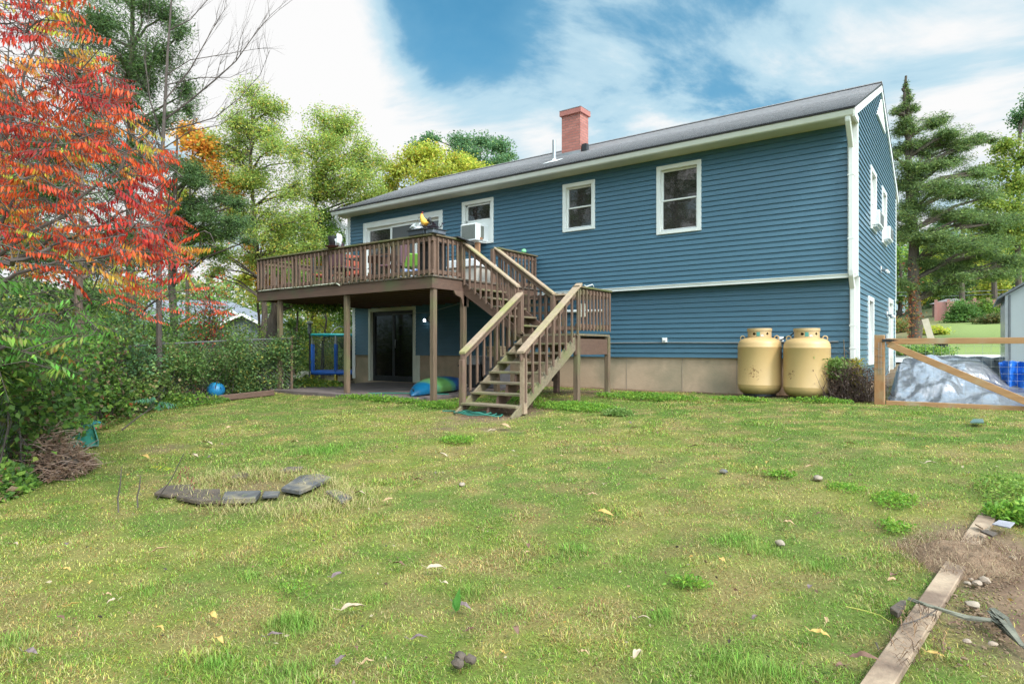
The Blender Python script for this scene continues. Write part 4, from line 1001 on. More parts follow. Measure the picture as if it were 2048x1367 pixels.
m = MB(); m.box(SX0-.02, SY0-.025, .7, SX0+.02, SY0+.0, 2.43); m.box(SX0-.02, SY0, .7, SX0-.002, SY0+.03, 2.43); m.build('corner_frame', M['steel'], shed)
for sgn in (0, 1):
    a, b = ((SX0-.12, SY0-.1, 2.36), ((SX0+SX1)/2, SY0-.1, 3.24)) if sgn == 0 else ((SX1+.12, SY0-.1, 2.36), ((SX0+SX1)/2, SY0-.1, 3.24))
    m = MB(); m.prism([a, b, (b[0], b[1], b[2]+.04), (a[0], a[1], a[2]+.04)], (0, SY1-SY0+.2, 0)); rf = m.build('roof', M['shedframe'], shed)
    m = MB()
    for k in range(8): t = (k+.3)/8; p = Vector(a).lerp(Vector(b), t); m.tube([p+Vector((0, -.01, .05)), p+Vector((0, SY1-SY0+.2, .05))], .016, 6)
    m.build('roof_ribs', M['black'], rf)
# propane tanks
M['tank'] = mat('tan_tank_paint', (.52, .36, .185), (.46, .31, .15), rough=.38, scale=2, contrast=.9, spec=.5)
def tankmat(name, c, r):
    """scuffed paint: rusty splashes in a patch around c"""
    m = mat(name, (.55, .365, .16), (.48, .31, .13), rough=.42, scale=2, contrast=.9); n = m.node_tree.nodes; l = m.node_tree.links; p = n['Principled BSDF']
    src = p.inputs['Base Color'].links[0].from_socket
    tc = n.new('ShaderNodeTexCoord'); vd = n.new('ShaderNodeVectorMath'); vd.operation = 'DISTANCE'; l.new(tc.outputs['Object'], vd.inputs[0]); vd.inputs[1].default_value = c
    mr = n.new('ShaderNodeMapRange'); mr.inputs[1].default_value = 0; mr.inputs[2].default_value = r; mr.inputs[3].default_value = .14; mr.inputs[4].default_value = -.12; l.new(vd.outputs['Value'], mr.inputs[0])
    nz = n.new('ShaderNodeTexNoise'); nz.inputs['Scale'].default_value = 26; nz.inputs['Detail'].default_value = 7; nz.inputs['Roughness'].default_value = .7; l.new(tc.outputs['Object'], nz.inputs[0])
    ad = n.new('ShaderNodeMath'); l.new(mr.outputs[0], ad.inputs[0]); l.new(nz.outputs[0], ad.inputs[1])
    st = n.new('ShaderNodeMapRange'); st.inputs[1].default_value = .63; st.inputs[2].default_value = .66; l.new(ad.outputs[0], st.inputs[0])
    mx = n.new('ShaderNodeMix'); mx.data_type = 'RGBA'; l.new(st.outputs[0], mx.inputs[0]); l.new(src, mx.inputs[6]); mx.inputs[7].default_value = (.20, .10, .04, 1); l.new(mx.outputs[2], p.inputs['Base Color'])
    # grime ring at the foot
    sp = n.new('ShaderNodeSeparateXYZ'); l.new(tc.outputs['Object'], sp.inputs[0]); n2 = n.new('ShaderNodeTexNoise'); n2.inputs['Scale'].default_value = 9; l.new(tc.outputs['Object'], n2.inputs[0])
    a2 = n.new('ShaderNodeMath'); a2.operation = 'MULTIPLY_ADD'; l.new(n2.outputs[0], a2.inputs[0]); a2.inputs[1].default_value = .10; l.new(sp.outputs[2], a2.inputs[2])
    s2 = n.new('ShaderNodeMapRange'); s2.inputs[1].default_value = .12; s2.inputs[2].default_value = .20; s2.inputs[3].default_value = .75; s2.inputs[4].default_value = 0; l.new(a2.outputs[0], s2.inputs[0])
    m2 = n.new('ShaderNodeMix'); m2.data_type = 'RGBA'; l.new(s2.outputs[0], m2.inputs[0]); l.new(mx.outputs[2], m2.inputs[6]); m2.inputs[7].default_value = (.20, .15, .06, 1); l.new(m2.outputs[2], p.inputs['Base Color'])
    return m
M['sticker'] = mat('green_sticker', (.06, .22, .17), (.10, .30, .25), rough=.5, scale=60, stretch=(1, 1, 6), contrast=1.2)
M['labelw'] = mat('paper_label', (.70, .66, .60), (.45, .25, .2), rough=.5, scale=50, contrast=.4)
def tank(x, y, z0, rot, lab, spot, sr):
    t = empty('propane_tank', (x, y, z0), lab, 'gas tank', 'propane tanks against the wall')
    mt = tankmat('tank_paint', spot, sr)
    r = .378; prof = [(.12, .02), (.25, .015), (.32, .05), (.362, .105), (r, .175), (r, .18)]
    prof += [(r+.003, .185), (r+.003, .20), (r, .206), (r, .86), (r+.003, .866), (r+.003, .88), (r-.001, .887), (r-.006, .935), (r-.03, .985), (r-.08, 1.02), (.22, 1.045), (.10, 1.055)]
    m = MB(); m.lathe(prof, (0, 0, 0), 56); b = m.build('tank_body', mt, None, smooth=True); b.parent = t
    m = MB(); m.lathe([(.27, -.015), (.285, -.01), (.285, .04), (.27, .045)], (0, 0, 0), 40); b = m.build('foot_ring', M['black'], None, smooth=True); b.parent = t
    # collar: ring with cut-outs, front faces -y after rotation
    def ring(z0_, z1_, r_, nm, th=.006, gaps=()):
        m = MB(); ns = 96
        for k in range(ns):
            a0, a1 = 2*math.pi*k/ns, 2*math.pi*(k+1)/ns; am = math.degrees((a0+a1)/2) % 360
            zz = [(z0_, z1_)]
            for g0, g1, h0, h1, shape in gaps:
                if g0 < am < g1:
                    c_ = abs((am-(g0+g1)/2)/((g1-g0)/2)); hm, hh = (h0+h1)/2, (h1-h0)/2
                    k_ = math.sqrt(max(0, 1-c_**4)) if shape == 'o' else 1-c_
                    zz = [(z0_, hm-hh*k_), (hm+hh*k_, z1_)]
            for za, zb in zz:
                P = [(rr*math.cos(a), rr*math.sin(a), z) for z in (za, zb) for rr in (r_-th, r_) for a in (a0, a1)]
                m.add(P, [(0, 2, 3, 1), (4, 5, 7, 6), (0, 1, 5, 4), (2, 6, 7, 3), (0, 4, 6, 2), (1, 3, 7, 5)])
        o = m.build(nm, mt2, None); o.parent = t; return o
    mt2 = M['tank']
    g = [(236, 250, 1.09, 1.135, 'o'), (303, 318, 1.085, 1.145, 'd')]
    rg = ring(1.045, 1.165, .205, 'collar', gaps=g)
    rg2 = ring(1.165, 1.215, .215, 'collar_rim')
    m = MB(); m.lathe([(.19, 1.15), (.205, 1.16), (.205, 1.165)], (0, 0, 0), 40); b = m.build('dome_cover', M['tank'], None, smooth=True); b.parent = t
    m = MB(); m.tube([(0, 0, 1.04), (0, 0, 1.13)], [.035, .025], 12); b = m.build('valve', M['grey'], None); b.parent = t
    def patch(a0, a1, z0_, z1_, r_, mm, nm):
        m = MB(); ns = 6; vs = []
        for k in range(ns+1):
            a = R(a0+(a1-a0)*k/ns); vs += [(r_*math.cos(a), r_*math.sin(a), z0_), (r_*math.cos(a), r_*math.sin(a), z1_)]
        m.add(vs, [(2*k, 2*k+2, 2*k+3, 2*k+1) for k in range(ns)]); b = m.build(nm, mm, None); b.parent = t
    patch(256, 272, 1.07, 1.145, .208, M['sticker'], 'sticker'); patch(276, 290, 1.065, 1.10, .208, M['labelw'], 'paper_label')
    for s_ in (-1, 1):
        m = MB(); P = [(s_*.29+.038*math.cos(a), 0, 1.035+.045*math.sin(a)) for a in np.linspace(0, 2*math.pi, 18)[:-1]]
        m.tube(P, .011, 7, closed=True); b = m.build('lifting_lug', M['tank'], None, smooth=True); b.parent = t
    t.rotation_euler = (0, 0, rot); return t
p1 = gxy(1519, 11.55); p2 = gxy(1613.5, 11.02)
yaw1 = math.atan2(CY-p1.y, CX-p1.x)+math.pi/2
tank(p1.x, p1.y, .66, yaw1, 'left propane tank, heavily rust spattered, standing nearer the stairs', (-.10, -.36, .42), .36)
tank(p2.x, p2.y, .645, yaw1+.05, 'right propane tank, lightly spattered, standing beside the dry bush', (-.30, -.25, .42), .24)
m = MB(); m.tube([(p2.x-.02, p2.y, 1.80), (p2.x-.16, p2.y+.12, 1.86), (p2.x-.32, p2.y+.26, 1.74), (-1.27, REC-.06, 1.66)], .011, 7); tag(m.build('gas_hose', M['black'], smooth=True), 'black gas hose from the right tank to the wall', 'hose')
# patio slab, things under the deck
m = MB(); m.box(-12.2, -3.72, .1, -7.0, REC+.1, .555)
sl_ = m.build('patio', mat('patio_concrete', (.17, .13, .12), (.10, .075, .07), rough=.9, scale=2, bump=.4, c3=(.10, .08, .07), s3=3, t3=.62), bevel=.01); sl_['kind'] = 'structure'
# kayak upside down
kp = Vector((-7.35, -2.55, .56))
def kayakmesh():
    n = 30; cl = 20; V = []; F = []; C = []
    blue = np.array([.004, .09, .19]); deepb = np.array([.008, .05, .17]); grn = np.array([.09, .22, .06]); teal = np.array([.015, .18, .19])
    for i in range(n+1):
        t = i/n; s = math.sin(math.pi*min(max(t, 0.0), 1))**.62; w_ = .37*s; rock = .20*(abs(2*t-1))**3.0; h = .25*(s**.7)
        xx = -1.5+3.0*t
        for k in range(cl):
            a = math.pi*2*k/cl; y = w_*math.cos(a); z = (h*max(0, math.sin(a))**.75 if math.sin(a) > 0 else .07*math.sin(a)*s)
            V.append((xx, y, z+.08-rock*.35)); 
            c = blue if t < .17 else (grn if t < .45 else (teal if t < .5 else deepb))
            if .17 < t < .24: c = blue*.3+grn*.7
            if .42 < t < .5: c = grn*.4+teal*.6
            C.append(c)
    for i in range(n):
        for k in range(cl): F.append((i*cl+k, i*cl+(k+1) % cl, (i+1)*cl+(k+1) % cl, (i+1)*cl+k))
    return np.array(V), np.array(F), np.array(C)
V, F, C = kayakmesh(); m_ = attrmat('kayak_plastic', rough=.35, bump=0, bs=4, spec=.5, extra=.12)
kay = empty('kayak', (kp.x, kp.y, kp.z), 'blue and green kayak turned upside down on the patio', 'kayak')
hull = fastmesh('hull', V, F, C, m_, None, smooth=True); hull.parent = kay
m = MB(); m.tube([(-1.42, 0, .10), (-1.46, .03, .15), (-1.47, -.03, .15), (-1.42, 0, .10)], .008, 6); b = m.build('grab_handle', M['black'], None); b.parent = kay
m = MB(); m.tube([(.5, -.36, .14), (.7, -.35, .14)], .012, 6); b = m.build('side_handle', M['labelw'], None); b.parent = kay
kay.location = (-7.85, -2.02, .56); kay.rotation_euler = (R(4), 0, R(110))
# black hose on the slab, green hose coil
M['hoseg'] = mat('green_hose', (.03, .20, .14), (.02, .12, .09), rough=.5)
m = MB(); m.tube([(-8.6, -3.45, .57), (-8.3, -3.1, .57), (-7.9, -2.9, .57), (-7.4, -2.85, .572), (-7.1, -2.6, .57)], .012, 6); tag(m.build('hose', M['hoseg'], smooth=True), 'dark hose lying loose on the patio slab', 'hose')
hc = G(955, 829); m = MB()
for k in range(3):
    rx, ry = .48-.09*k, .17-.05*k; m.tube([(hc.x-.03*k+rx*math.cos(a), hc.y+ry*math.sin(a)+.02*k, gh(0, hc.y)+.015+.008*k+.012*math.sin(5*a+k)) for a in np.linspace(0, 2*math.pi, 28)[:-1]], .011, 6, closed=True)
m.tube([(hc.x-.4, hc.y, hc.z+.02), (hc.x-.65, hc.y+.12, hc.z+.015), (hc.x-.8, hc.y+.05, hc.z+.01)], .01, 6)
tag(m.build('hose', M['hoseg'], smooth=True), 'green garden hose coiled flat at the stair foot', 'hose')
# white pipe and box behind the stairs
m = MB(); m.tube([(-6.3, REC-.08, 2.37), (-4.95, REC-.08, 2.34)], .035, 12); m.tube([(-6.32, REC-.08, 2.37), (-6.27, REC-.08, 2.37)], .05, 12)
tag(m.build('vent_pipe', M['white'], smooth=True), 'white plastic pipe along the wall behind the stairs', 'pipe')
m = MB(); m.box(-5.55, REC-.11, 2.22, -5.4, REC-.03, 2.52); tag(m.build('junction_box', M['soffit'], bevel=.006), 'cream junction box on the wall behind the stairs', 'box')
# black strap hanging
m = MB(); m.bar((-5.35, -1.3, 1.42), (-5.34, -1.3, .92), .05, .02, up=(0, 1, 0)); m.bar((-5.345, -1.3, .95), (-5.37, -1.31, .83), .07, .03, up=(0, 1, 0)); tag(m.build('strap', M['black']), 'black strap hanging below the stair landing', 'strap')
# storage in the corner under the stairs
def shelfbox(x, y, z, w_, d_, h_, mt, lab, name='storage_box'):
    m = MB(); m.box(x, y, z, x+w_, y+d_, z+h_); m.box(x-.015, y-.015, z+h_-.05, x+w_+.015, y+d_+.015, z+h_+.0); m.box(x+.05, y-.02, z+h_*.4, x+.12, y, z+h_*.55)
    return tag(m.build(name, mt, bevel=.01), lab, 'box', 'things stored under the deck')
shelfbox(-8.7, -.45, .56, .7, .4, .55, M['black'], 'black storage box against the wall under the deck'); shelfbox(-7.85, -.5, .56, .5, .4, .75, mat('grey_box', (.10, .10, .11)), 'dark grey storage box next to the black one')
shelfbox(-8.65, -.42, 1.115, .55, .35, .22, mat('whitish_box', (.35, .35, .36)), 'pale crate on top of the black storage box')
shelfbox(-7.8, -.46, 1.315, .4, .3, .25, mat('tan_box', (.28, .22, .14)), 'small tan carton on the dark grey box')
# clothes line under deck
m = MB(); m.tube([(-10.9, -.6, 2.42), (-9, -1.2, 2.38), (-6.7, -2.6, 2.44)], .006, 5); tag(m.build('cable', M['grey']), 'thin grey cable strung below the deck', 'cable')
# air conditioners
def ac(mapf, u0, u1, z0, z1, d, lab, br=True):
    t = empty('air_conditioner', mapf((u0+u1)/2, 0, z0), lab, 'air conditioner', 'window air conditioners')
    def bx(mb, a, b, o0, o1, c, e):
        P = [mapf(u, o, z) for z in (c, e) for o in (o0, o1) for u in (a, b)]; mb.add(P, [(0, 2, 3, 1), (4, 5, 7, 6), (0, 1, 5, 4), (2, 6, 7, 3), (0, 4, 6, 2), (1, 3, 7, 5)])
    m = MB(); bx(m, u0, u1, -.05, d, z0, z1); m.build('casing', M['acw'], t, bevel=.012)
    m = MB(); bx(m, u0+.03, u1-.03, d, d+.006, z0+.04, z1-.03); m.build('coil_grille', M['acg'], t)
    m = MB()
    for k in range(14): z = z0+.05+k*(z1-z0-.1)/14; bx(m, u0+.035, u1-.035, d+.006, d+.009, z, z+.006)
    m.build('grille_fins', M['grey'], t)
    for s_, uu in ((1, u1),):
        m = MB(); bx(m, uu, uu+.003, d*.35, d*.62, z0+.06, z1-.05); m.build('side_vent', M['acg'], t)
    m = MB(); bx(m, u0+.02, u1-.02, .0, d*.7, z0-.03, z0-.002); m.build('drip_shelf', M['white'], t)
    return t
M['acw'] = mat('ac_casing', (.80, .80, .80), (.74, .74, .73), rough=.4); 
def finmat():
    m = mat('ac_coil', (.19, .20, .17), (.13, .14, .12), rough=.6, scale=40, stretch=(1, 1, 1)); return m
M['acg'] = finmat()
ac(FM, -8.62, -8.12, 4.15, 4.57, .46, 'window air conditioner with grey coil in the wall above the deck')
m = MB(); m.box(-8.3, -.30, 2.95, -8.16, -.24, 4.2); m.box(-8.6, -.32, 4.18, -8.1, -.22, 4.23); tag(m.build('support_board', mat('orange_board', (.42, .22, .12), (.33, .17, .09)), bevel=.004), 'upright orange board propping the air conditioner', 'board')
ac(GM, 1.84, 2.50, 3.93, 4.22, .17, 'air conditioner in the gable window nearer the corner'); ac(GM, 3.8, 4.45, 3.92, 4.21, .17, 'air conditioner in the farther gable window')
# ================================================================ things on the deck
DZT = RT
M['red'] = mat('dull_red', (.28, .05, .05), rough=.5); M['terrac'] = mat('saucer', (.16, .05, .06), rough=.6)
M['bag'] = mat('plastic_bag', (.72, .74, .74), (.55, .57, .60), rough=.35, scale=12, contrast=.8, c3=(.5, .12, .12), s3=14, t3=.66)
M['yellow'] = mat('yellow_paint', (.75, .50, .06), (.75, .30, .05), rough=.4, scale=8); M['lime'] = mat('lime_plastic', (.20, .42, .05), rough=.4); M['pink'] = mat('pink_plastic', (.65, .33, .30), (.55, .2, .45), rough=.4, scale=6)
# rail planter boxes at the corner
pl = empty('planter_box', (-7.0, -3.5, RT), 'dark grey planter box resting on the deck rail corner', 'planter')
m = MB(); m.box(-7.20, -3.66, RT, -6.78, -3.50, RT+.10); m.build('trough', mat('planter_grey', (.055, .06, .075), (.04, .045, .055), rough=.55), pl, bevel=.01)
m = MB(); m.box(-7.22, -3.68, RT+.09, -6.76, -3.48, RT+.112); m.build('rim', M['black'], pl)
m = MB(); m.box(-7.19, -3.65, RT+.08, -6.79, -3.51, RT+.114); m.build('potting_soil', M['dark'], pl)
pl2 = empty('planter_box', (-6.6, -3.1, RT), 'grey planter box along the short side rail', 'planter')
m = MB(); m.box(-6.74, -3.66, RT, -6.54, -3.30, RT+.08); m.build('trough', mat('planter_grey2', (.13, .14, .17), (.10, .11, .13), rough=.55), pl2, bevel=.01)
m = MB(); m.box(-6.755, -3.68, RT+.075, -6.525, -3.28, RT+.092); m.build('rim', M['black'], pl2)
def crumpled(c, rx, ry, rz, mtl, name, lab, cat, seed=0, amp=.9):
    m = MB(); m.blob(c, rx, ry, rz, seed, amp, 3); return tag(m.build(name, mtl, smooth=True), lab, cat)
crumpled((-7.05, -3.58, RT+.17), .14, .07, .09, M['bag'], 'plastic_bag', 'white plastic bag with red print in the corner planter', 'bag', 4)
# dark limp leaves
cl = Cloud(); P = np.array([-6.70, -3.5, RT+.14])+RNG.normal(size=(60, 3))*np.array([.10, .06, .02]); cl.leaves(P, .13, .05, ((.03, .02, .03, 2), (.05, .035, .04, 1)), droop=-.2)
tag(cl.build('wilted_plant', M['leaf']), 'black wilted plant drooping over the planter corner', 'plant')
# rooster figure
ro = empty('rooster_figure', (-6.80, -3.50, RT+.27), 'yellow and orange rooster ornament standing on the corner planter', 'ornament')
b0 = Vector((-6.88, -3.55, RT+.25))
m = MB(); m.tube([b0+Vector(v) for v in ((.12, 0, -.02), (.06, 0, -.03), (-.0, 0, .0), (-.05, 0, .08), (-.06, 0, .15), (-.05, 0, .17))], [.02, .055, .065, .045, .026, .018], 12); m.build('body', M['yellow'], ro, smooth=True)
m = MB(); m.tube([b0+Vector(v) for v in ((.09, 0, 0), (.15, 0, .05), (.17, 0, -.01), (.16, 0, -.06))], [.02, .035, .03, .008], 8); m.build('tail', M['black'], ro, smooth=True)
m = MB(); m.prism([b0+Vector(v) for v in ((-.07, -.005, .17), (-.03, -.005, .17), (-.025, -.005, .20), (-.04, -.005, .19), (-.05, -.005, .215), (-.065, -.005, .19))], (0, .01, 0)); m.build('comb', M['red'], ro)
m = MB(); m.tube([b0+Vector((.0, .0, -.05)), b0+Vector((0, 0, -.14))], .01, 6); m.tube([b0+Vector((.04, .0, -.05)), b0+Vector((.04, 0, -.14))], .01, 6); m.build('legs', M['black'], ro)
m = MB(); m.tube([b0+Vector((-.15, .05, .04)), b0+Vector((-.18, .05, .12)), b0+Vector((-.12, .05, .13)), b0+Vector((-.1, .05, .05))], .022, 8); tag(m.build('garden_ornament', M['grey'], smooth=True), 'small grey ornament behind the rooster', 'ornament')
# black mat on side rail
m = MB(); m.prism([(-6.74, -2.95, RT+.01), (-6.74, -2.60, RT+.02), (-6.66, -2.52, RT-.03), (-6.45, -2.55, RT-.07), (-6.44, -2.9, RT-.04), (-6.5, -3.0, RT+.0)], (0, 0, .03)); tag(m.build('rubber_mat', M['black'], bevel=.01), 'black rubber mat draped over the rail above the stairs', 'mat')
# pot with bag on saucer at the left part of the rail
pt = empty('flower_pot', (-9.55, -3.6, RT), 'dark flower pot on a red saucer on the deck rail', 'flower pot')
px_ = onx = None
fp = Vector((-9.50, -3.60, RT)); m = MB(); m.lathe([(.08, .03), (.10, .05), (.135, .22), (.135, .235), (.12, .235)], fp, 24); m.build('pot_body', M['black'], pt, smooth=True)
m = MB(); m.lathe([(.15, .0), (.19, .028), (.18, .03)], fp, 24); m.build('saucer', M['terrac'], pt, smooth=True)
crumpled((fp.x+.16, fp.y-.02, RT+.13), .07, .06, .11, M['bag'], 'plastic_bag', 'white plastic bag tucked beside the flower pot', 'bag', 9)
# orange board for AC; white cover (grill / box) behind balusters
wb = empty('deck_box', (-7.6, -1.2, DZ), 'white low storage box standing on the deck below the air conditioner', 'box')
m = MB(); m.box(-8.05, -1.55, DZ, -7.2, -.9, DZ+.42); m.build('bin', mat('box_beige', (.55, .50, .44), rough=.5), wb, bevel=.02)
m = MB(); m.prism([(-8.1, -1.6, DZ+.42), (-7.15, -1.6, DZ+.42), (-7.22, -1.6, DZ+.60), (-8.03, -1.6, DZ+.60)], (0, .75, 0)); m.build('lid', mat('box_white', (.82, .82, .82), rough=.4), wb, bevel=.02)
# garden table and chairs glimpsed between balusters
def outdoor_table(x, y, rz, lab):
    t = empty('garden_table', (x, y, DZ), lab, 'table'); 
    m = MB()
    for k in range(6): m.box(x-.7, y-.42+k*.145, DZ+.70, x+.7, y-.42+k*.145+.125, DZ+.73)
    m.build('tabletop', M['woodh'], t)
    for sx in (-1, 1):
        for sy in (-1, 1):
            m = MB(); m.box(x+sx*.6-.03, y+sy*.34-.03, DZ, x+sx*.6+.03, y+sy*.34+.03, DZ+.695); m.build('leg', M['woodh'], t)
    return t
outdoor_table(-9.6, -2.2, 0, 'brown slatted garden table standing on the deck')
M['redf'] = mat('coral_fabric', (.40, .10, .06), (.32, .07, .04), rough=.9, scale=10)
M['plum'] = mat('plum_fabric', (.16, .08, .10), (.12, .06, .07), rough=.9)
def chair(x, y, rz, lab, fab):
    t = empty('deck_chair', (0, 0, 0), lab, 'chair', 'chairs standing on the deck')
    def part(nm, mt, *bs):
        m = MB()
        for b in bs: m.box(*b)
        o = m.build(nm, mt, None, bevel=.008); o.parent = t
    part('seat', fab, (-.25, -.25, .40, .25, .25, .44)); part('backrest', fab, (-.24, .22, .45, .24, .25, .95))
    for sx in (-.25, .22):
        part('leg', M['black'], (sx, -.25, 0, sx+.03, -.22, .60)); part('leg', M['black'], (sx, .22, 0, sx+.03, .25, .97)); part('armrest', M['black'], (sx-.01, -.26, .60, sx+.04, .25, .625))
    t.location = (x, y, DZ); t.rotation_euler = (0, 0, rz); return t
chair(-10.7, -1.9, 1.5, 'coral red deck chair left of the garden table', M['redf']); chair(-11.5, -2.4, 2.6, 'coral red deck chair in the far left corner of the deck', M['redf']); chair(-9.9, -3.0, 3.2, 'plum deck chair with its back to the front rail', M['plum'])
chair(-8.7, -2.6, -1.2, 'plum deck chair right of the garden table', M['plum'])
# toys
ts = empty('toy_slide', (-7.75, -2.5, DZ), 'lime green and pink toy playset on the deck', 'toy')
m = MB(); m.prism([(-8.35, -2.7, DZ+.35), (-7.8, -2.7, DZ+.35), (-7.85, -2.7, DZ+.62), (-8.2, -2.7, DZ+.66)], (0, .3, 0)); m.build('canopy', M['lime'], ts, bevel=.02)
m = MB(); m.box(-7.78, -2.7, DZ+.3, -7.5, -2.45, DZ+.62); m.build('panel', M['pink'], ts, bevel=.03)
m = MB(); m.box(-8.35, -2.7, DZ, -8.28, -2.4, DZ+.35); m.box(-7.6, -2.7, DZ, -7.53, -2.4, DZ+.3); m.build('legs', M['bag'], ts)
crumpled((-8.0, -2.75, DZ+.14), .28, .14, .13, mat('toy_heap_blue', (.05, .12, .35), (.6, .6, .6), scale=9, contrast=.3), 'toy_heap', 'jumble of blue and white toys below the playset', 'toys', 3, .9)
crumpled((-7.3, -2.9, DZ+.20), .18, .12, .2, mat('toy_heap_red', (.40, .12, .10), (.2, .15, .12), scale=9, contrast=.4), 'cushion_heap', 'reddish bundle near the deck corner post', 'bundle', 7, .6)
m = MB(); m.box(-9.12, -3.2, DZ, -9.05, -3.17, DZ+.78); m.box(-8.98, -3.22, DZ, -8.90, -3.19, DZ+.78); m.box(-9.12, -3.2, DZ+.1, -8.9, -3.19, DZ+.14); tag(m.build('white_boards', M['white'], bevel=.003), 'two white boards leaning behind the deck rail', 'boards')
m = MB(); m.box(-7.25, -3.3, DZ, -6.85, -2.95, DZ+.72); m.box(-7.28, -3.33, DZ+.66, -6.82, -2.92, DZ+.76); m.box(-7.2, -3.32, DZ+.2, -6.9, -3.3, DZ+.5); tag(m.build('covered_grill', M['black'], bevel=.02), 'black covered grill standing in the deck corner', 'grill')
g = (-6.59, -.62, RT+.035); m = MB(); m.blob(g, .06, .06, .05, 2, .1, 2); tag(m.build('ball', mat('mint_ball', (.25, .70, .35)), smooth=True), 'small mint green ball on the far deck rail', 'ball')
# light string and litter on the deck edge
M['debris'] = mat('leaf_litter', (.04, .045, .03), (.09, .07, .04))
cl = Cloud(); n = 500; xx = RNG.uniform(DX0, DX1, n); cl.leaves(np.stack([xx, np.full(n, DY0-.01)+RNG.normal(0, .015, n), DZ+RNG.uniform(0, .03, n)], -1), .05, .03, ((.05, .06, .025, 3), (.12, .08, .04, 2), (.3, .26, .16, 1)), droop=-.3)
o = cl.build('leaf_litter', M['leaf']); o['kind'] = 'stuff'
m = MB(); m.tube([(-12.3, DY0-.03, DZ-.005), (-11.6, DY0-.03, DZ+.005), (-10.5, DY0-.03, DZ-.0), (-9.4, DY0-.03, DZ+.01), (-9.25, DY0-.05, DZ-.05)], .011, 6); tag(m.build('pale_pipe', M['soffit']), 'pale thin pipe lying along the deck edge', 'pipe')
m = MB(); m.tube([(-4.1, -2.2, 2.64), (-4.1, -1.95, 2.70), (-4.1, -1.9, 2.66)], .008, 6); m.tube([(-4.1, -2.2, 2.63), (-4.1, -2.24, 2.66)], .01, 6); tag(m.build('wire_hook', M['white']), 'white bent wire on the landing rail', 'wire')
# ---- yard toys and litter further left
bl = G(432, 794); m = MB(); m.blob((bl.x, bl.y, bl.z+.16), .19, .19, .18, 1, .03, 3); tag(m.build('ball', mat('blue_ball', (.01, .11, .32), (.02, .24, .42), rough=.45, scale=5, contrast=.5), smooth=True), 'blue ball lying at the foot of the vine covered fence', 'ball')
# tray
tr = G(160, 892)+Vector((0, 0, .05)); t = empty('plastic_tray', tr, 'green plastic tray tipped on its side by the brush pile', 'tray')
m = MB(); ax = Vector((.24, -.06, -.09)); ay = Vector((.05, .17, .0)); 
m.obox(tr+Vector((0, 0, .06)), ax, ay, (.0, 0, .008)); m.build('tray_base', M['hoseg'], t, bevel=.006)
m = MB(); m.obox(tr+Vector((0, 0, .06))+ay+Vector((0, 0, .03)), ax, (0, .008, 0), (0, 0, .035)); m.obox(tr+Vector((0, 0, .06))-ax+Vector((0, 0, .03)), (.008, 0, 0), ay, (0, 0, .035)); m.build('tray_rim', mat('tray_green', (.05, .18, .13)), t)
rd_ = G(186, 866)+Vector((0, 0, .05)); t = empty('toy_truck', rd_, 'small red and teal toy truck in the weeds by the fence', 'toy')
m = MB(); m.obox(rd_+Vector((0, 0, .06)), (.13, 0, 0), (0, .07, 0), (0, 0, .04)); m.build('truck_bed', mat('toy_red', (.5, .12, .10)), t, bevel=.01)
m = MB(); m.obox(rd_+Vector((.03, 0, .115)), (.11, 0, 0), (0, .06, 0), (0, 0, .018)); m.build('truck_top', mat('toy_teal', (.02, .22, .25)), t, bevel=.01)
gt = G(1953, 850); t = solid_poly([(1940, 851), (1946, 845), (1966, 845), (1968, 851)], .02, .03, mat('bluegreen_lid', (.05, .11, .10), (.1, .16, .14)), 'plastic_disc', .003); tag(t, 'bluish green lid lying in the grass before the gate', 'lid')
# fallen leaves: (px, py, length, colour index, heading)
LC = [mat('leaf_pale', (.48, .37, .26), (.36, .26, .17), rough=.7, scale=30), mat('leaf_tan', (.45, .30, .16), (.34, .2, .1), rough=.7, scale=30), mat('leaf_brown', (.12, .06, .04), (.2, .1, .06), rough=.7, scale=30), mat('leaf_yellow', (.50, .33, .08), (.4, .22, .07), rough=.6, scale=30), mat('leaf_purple', (.13, .08, .09), (.2, .15, .13), rough=.7, scale=30)]
LB = ['pale cream', 'tan', 'dark brown', 'yellow orange', 'dull purple']
def fallen(px, py, ln, ci, rz, lab=None, grp=True, up=.035):
    g = G(px, py); m = MB(); n = 8; vs = []; wv = ln*.2
    for i in range(n+1):
        t_ = i/n; w_ = wv*math.sin(math.pi*min(1, t_**.75))*(1 if i else 0)+.0005; zc = .012*math.sin(t_*3)+.01*random.random()
        vs += [(-ln/2+ln*t_, -w_, zc+w_*.45), (-ln/2+ln*t_, 0, zc), (-ln/2+ln*t_, w_, zc+w_*.35)]
    m.add(vs, [(3*i+j, 3*i+3+j, 3*i+4+j, 3*i+1+j) for i in range(n) for j in (0, 1)])
    m.tube([(-ln/2, 0, .01), (-ln*.75, .006, .02)], .0015, 4)
    o = m.build('fallen_leaf', LC[ci], None, smooth=True); o.location = (g.x, g.y, g.z+up); o.rotation_euler = (random.uniform(-.2, .2), random.uniform(-.2, .2), rz)
    tag(o, lab or 'small %s fallen leaf lying flat on the lawn' % LB[ci], 'leaf', 'fallen leaves on the lawn'); return o
fallen(708, 1232, .15, 0, 1.25, 'largest cream fallen leaf with a long stalk, pointed like a blade'); fallen(873, 1150, .13, 0, 1.1, 'cream fallen leaf with a pinkish fold above the largest one')
fallen(320, 1112, .12, 1, 1.1, 'tan curled leaf in the left half of the lawn'); fallen(133, 1152, .07, 3, .5, 'round yellow leaf, upper of two at the left'); fallen(147, 1226, .07, 3, 1.3, 'orange yellow leaf, lower of two at the left')
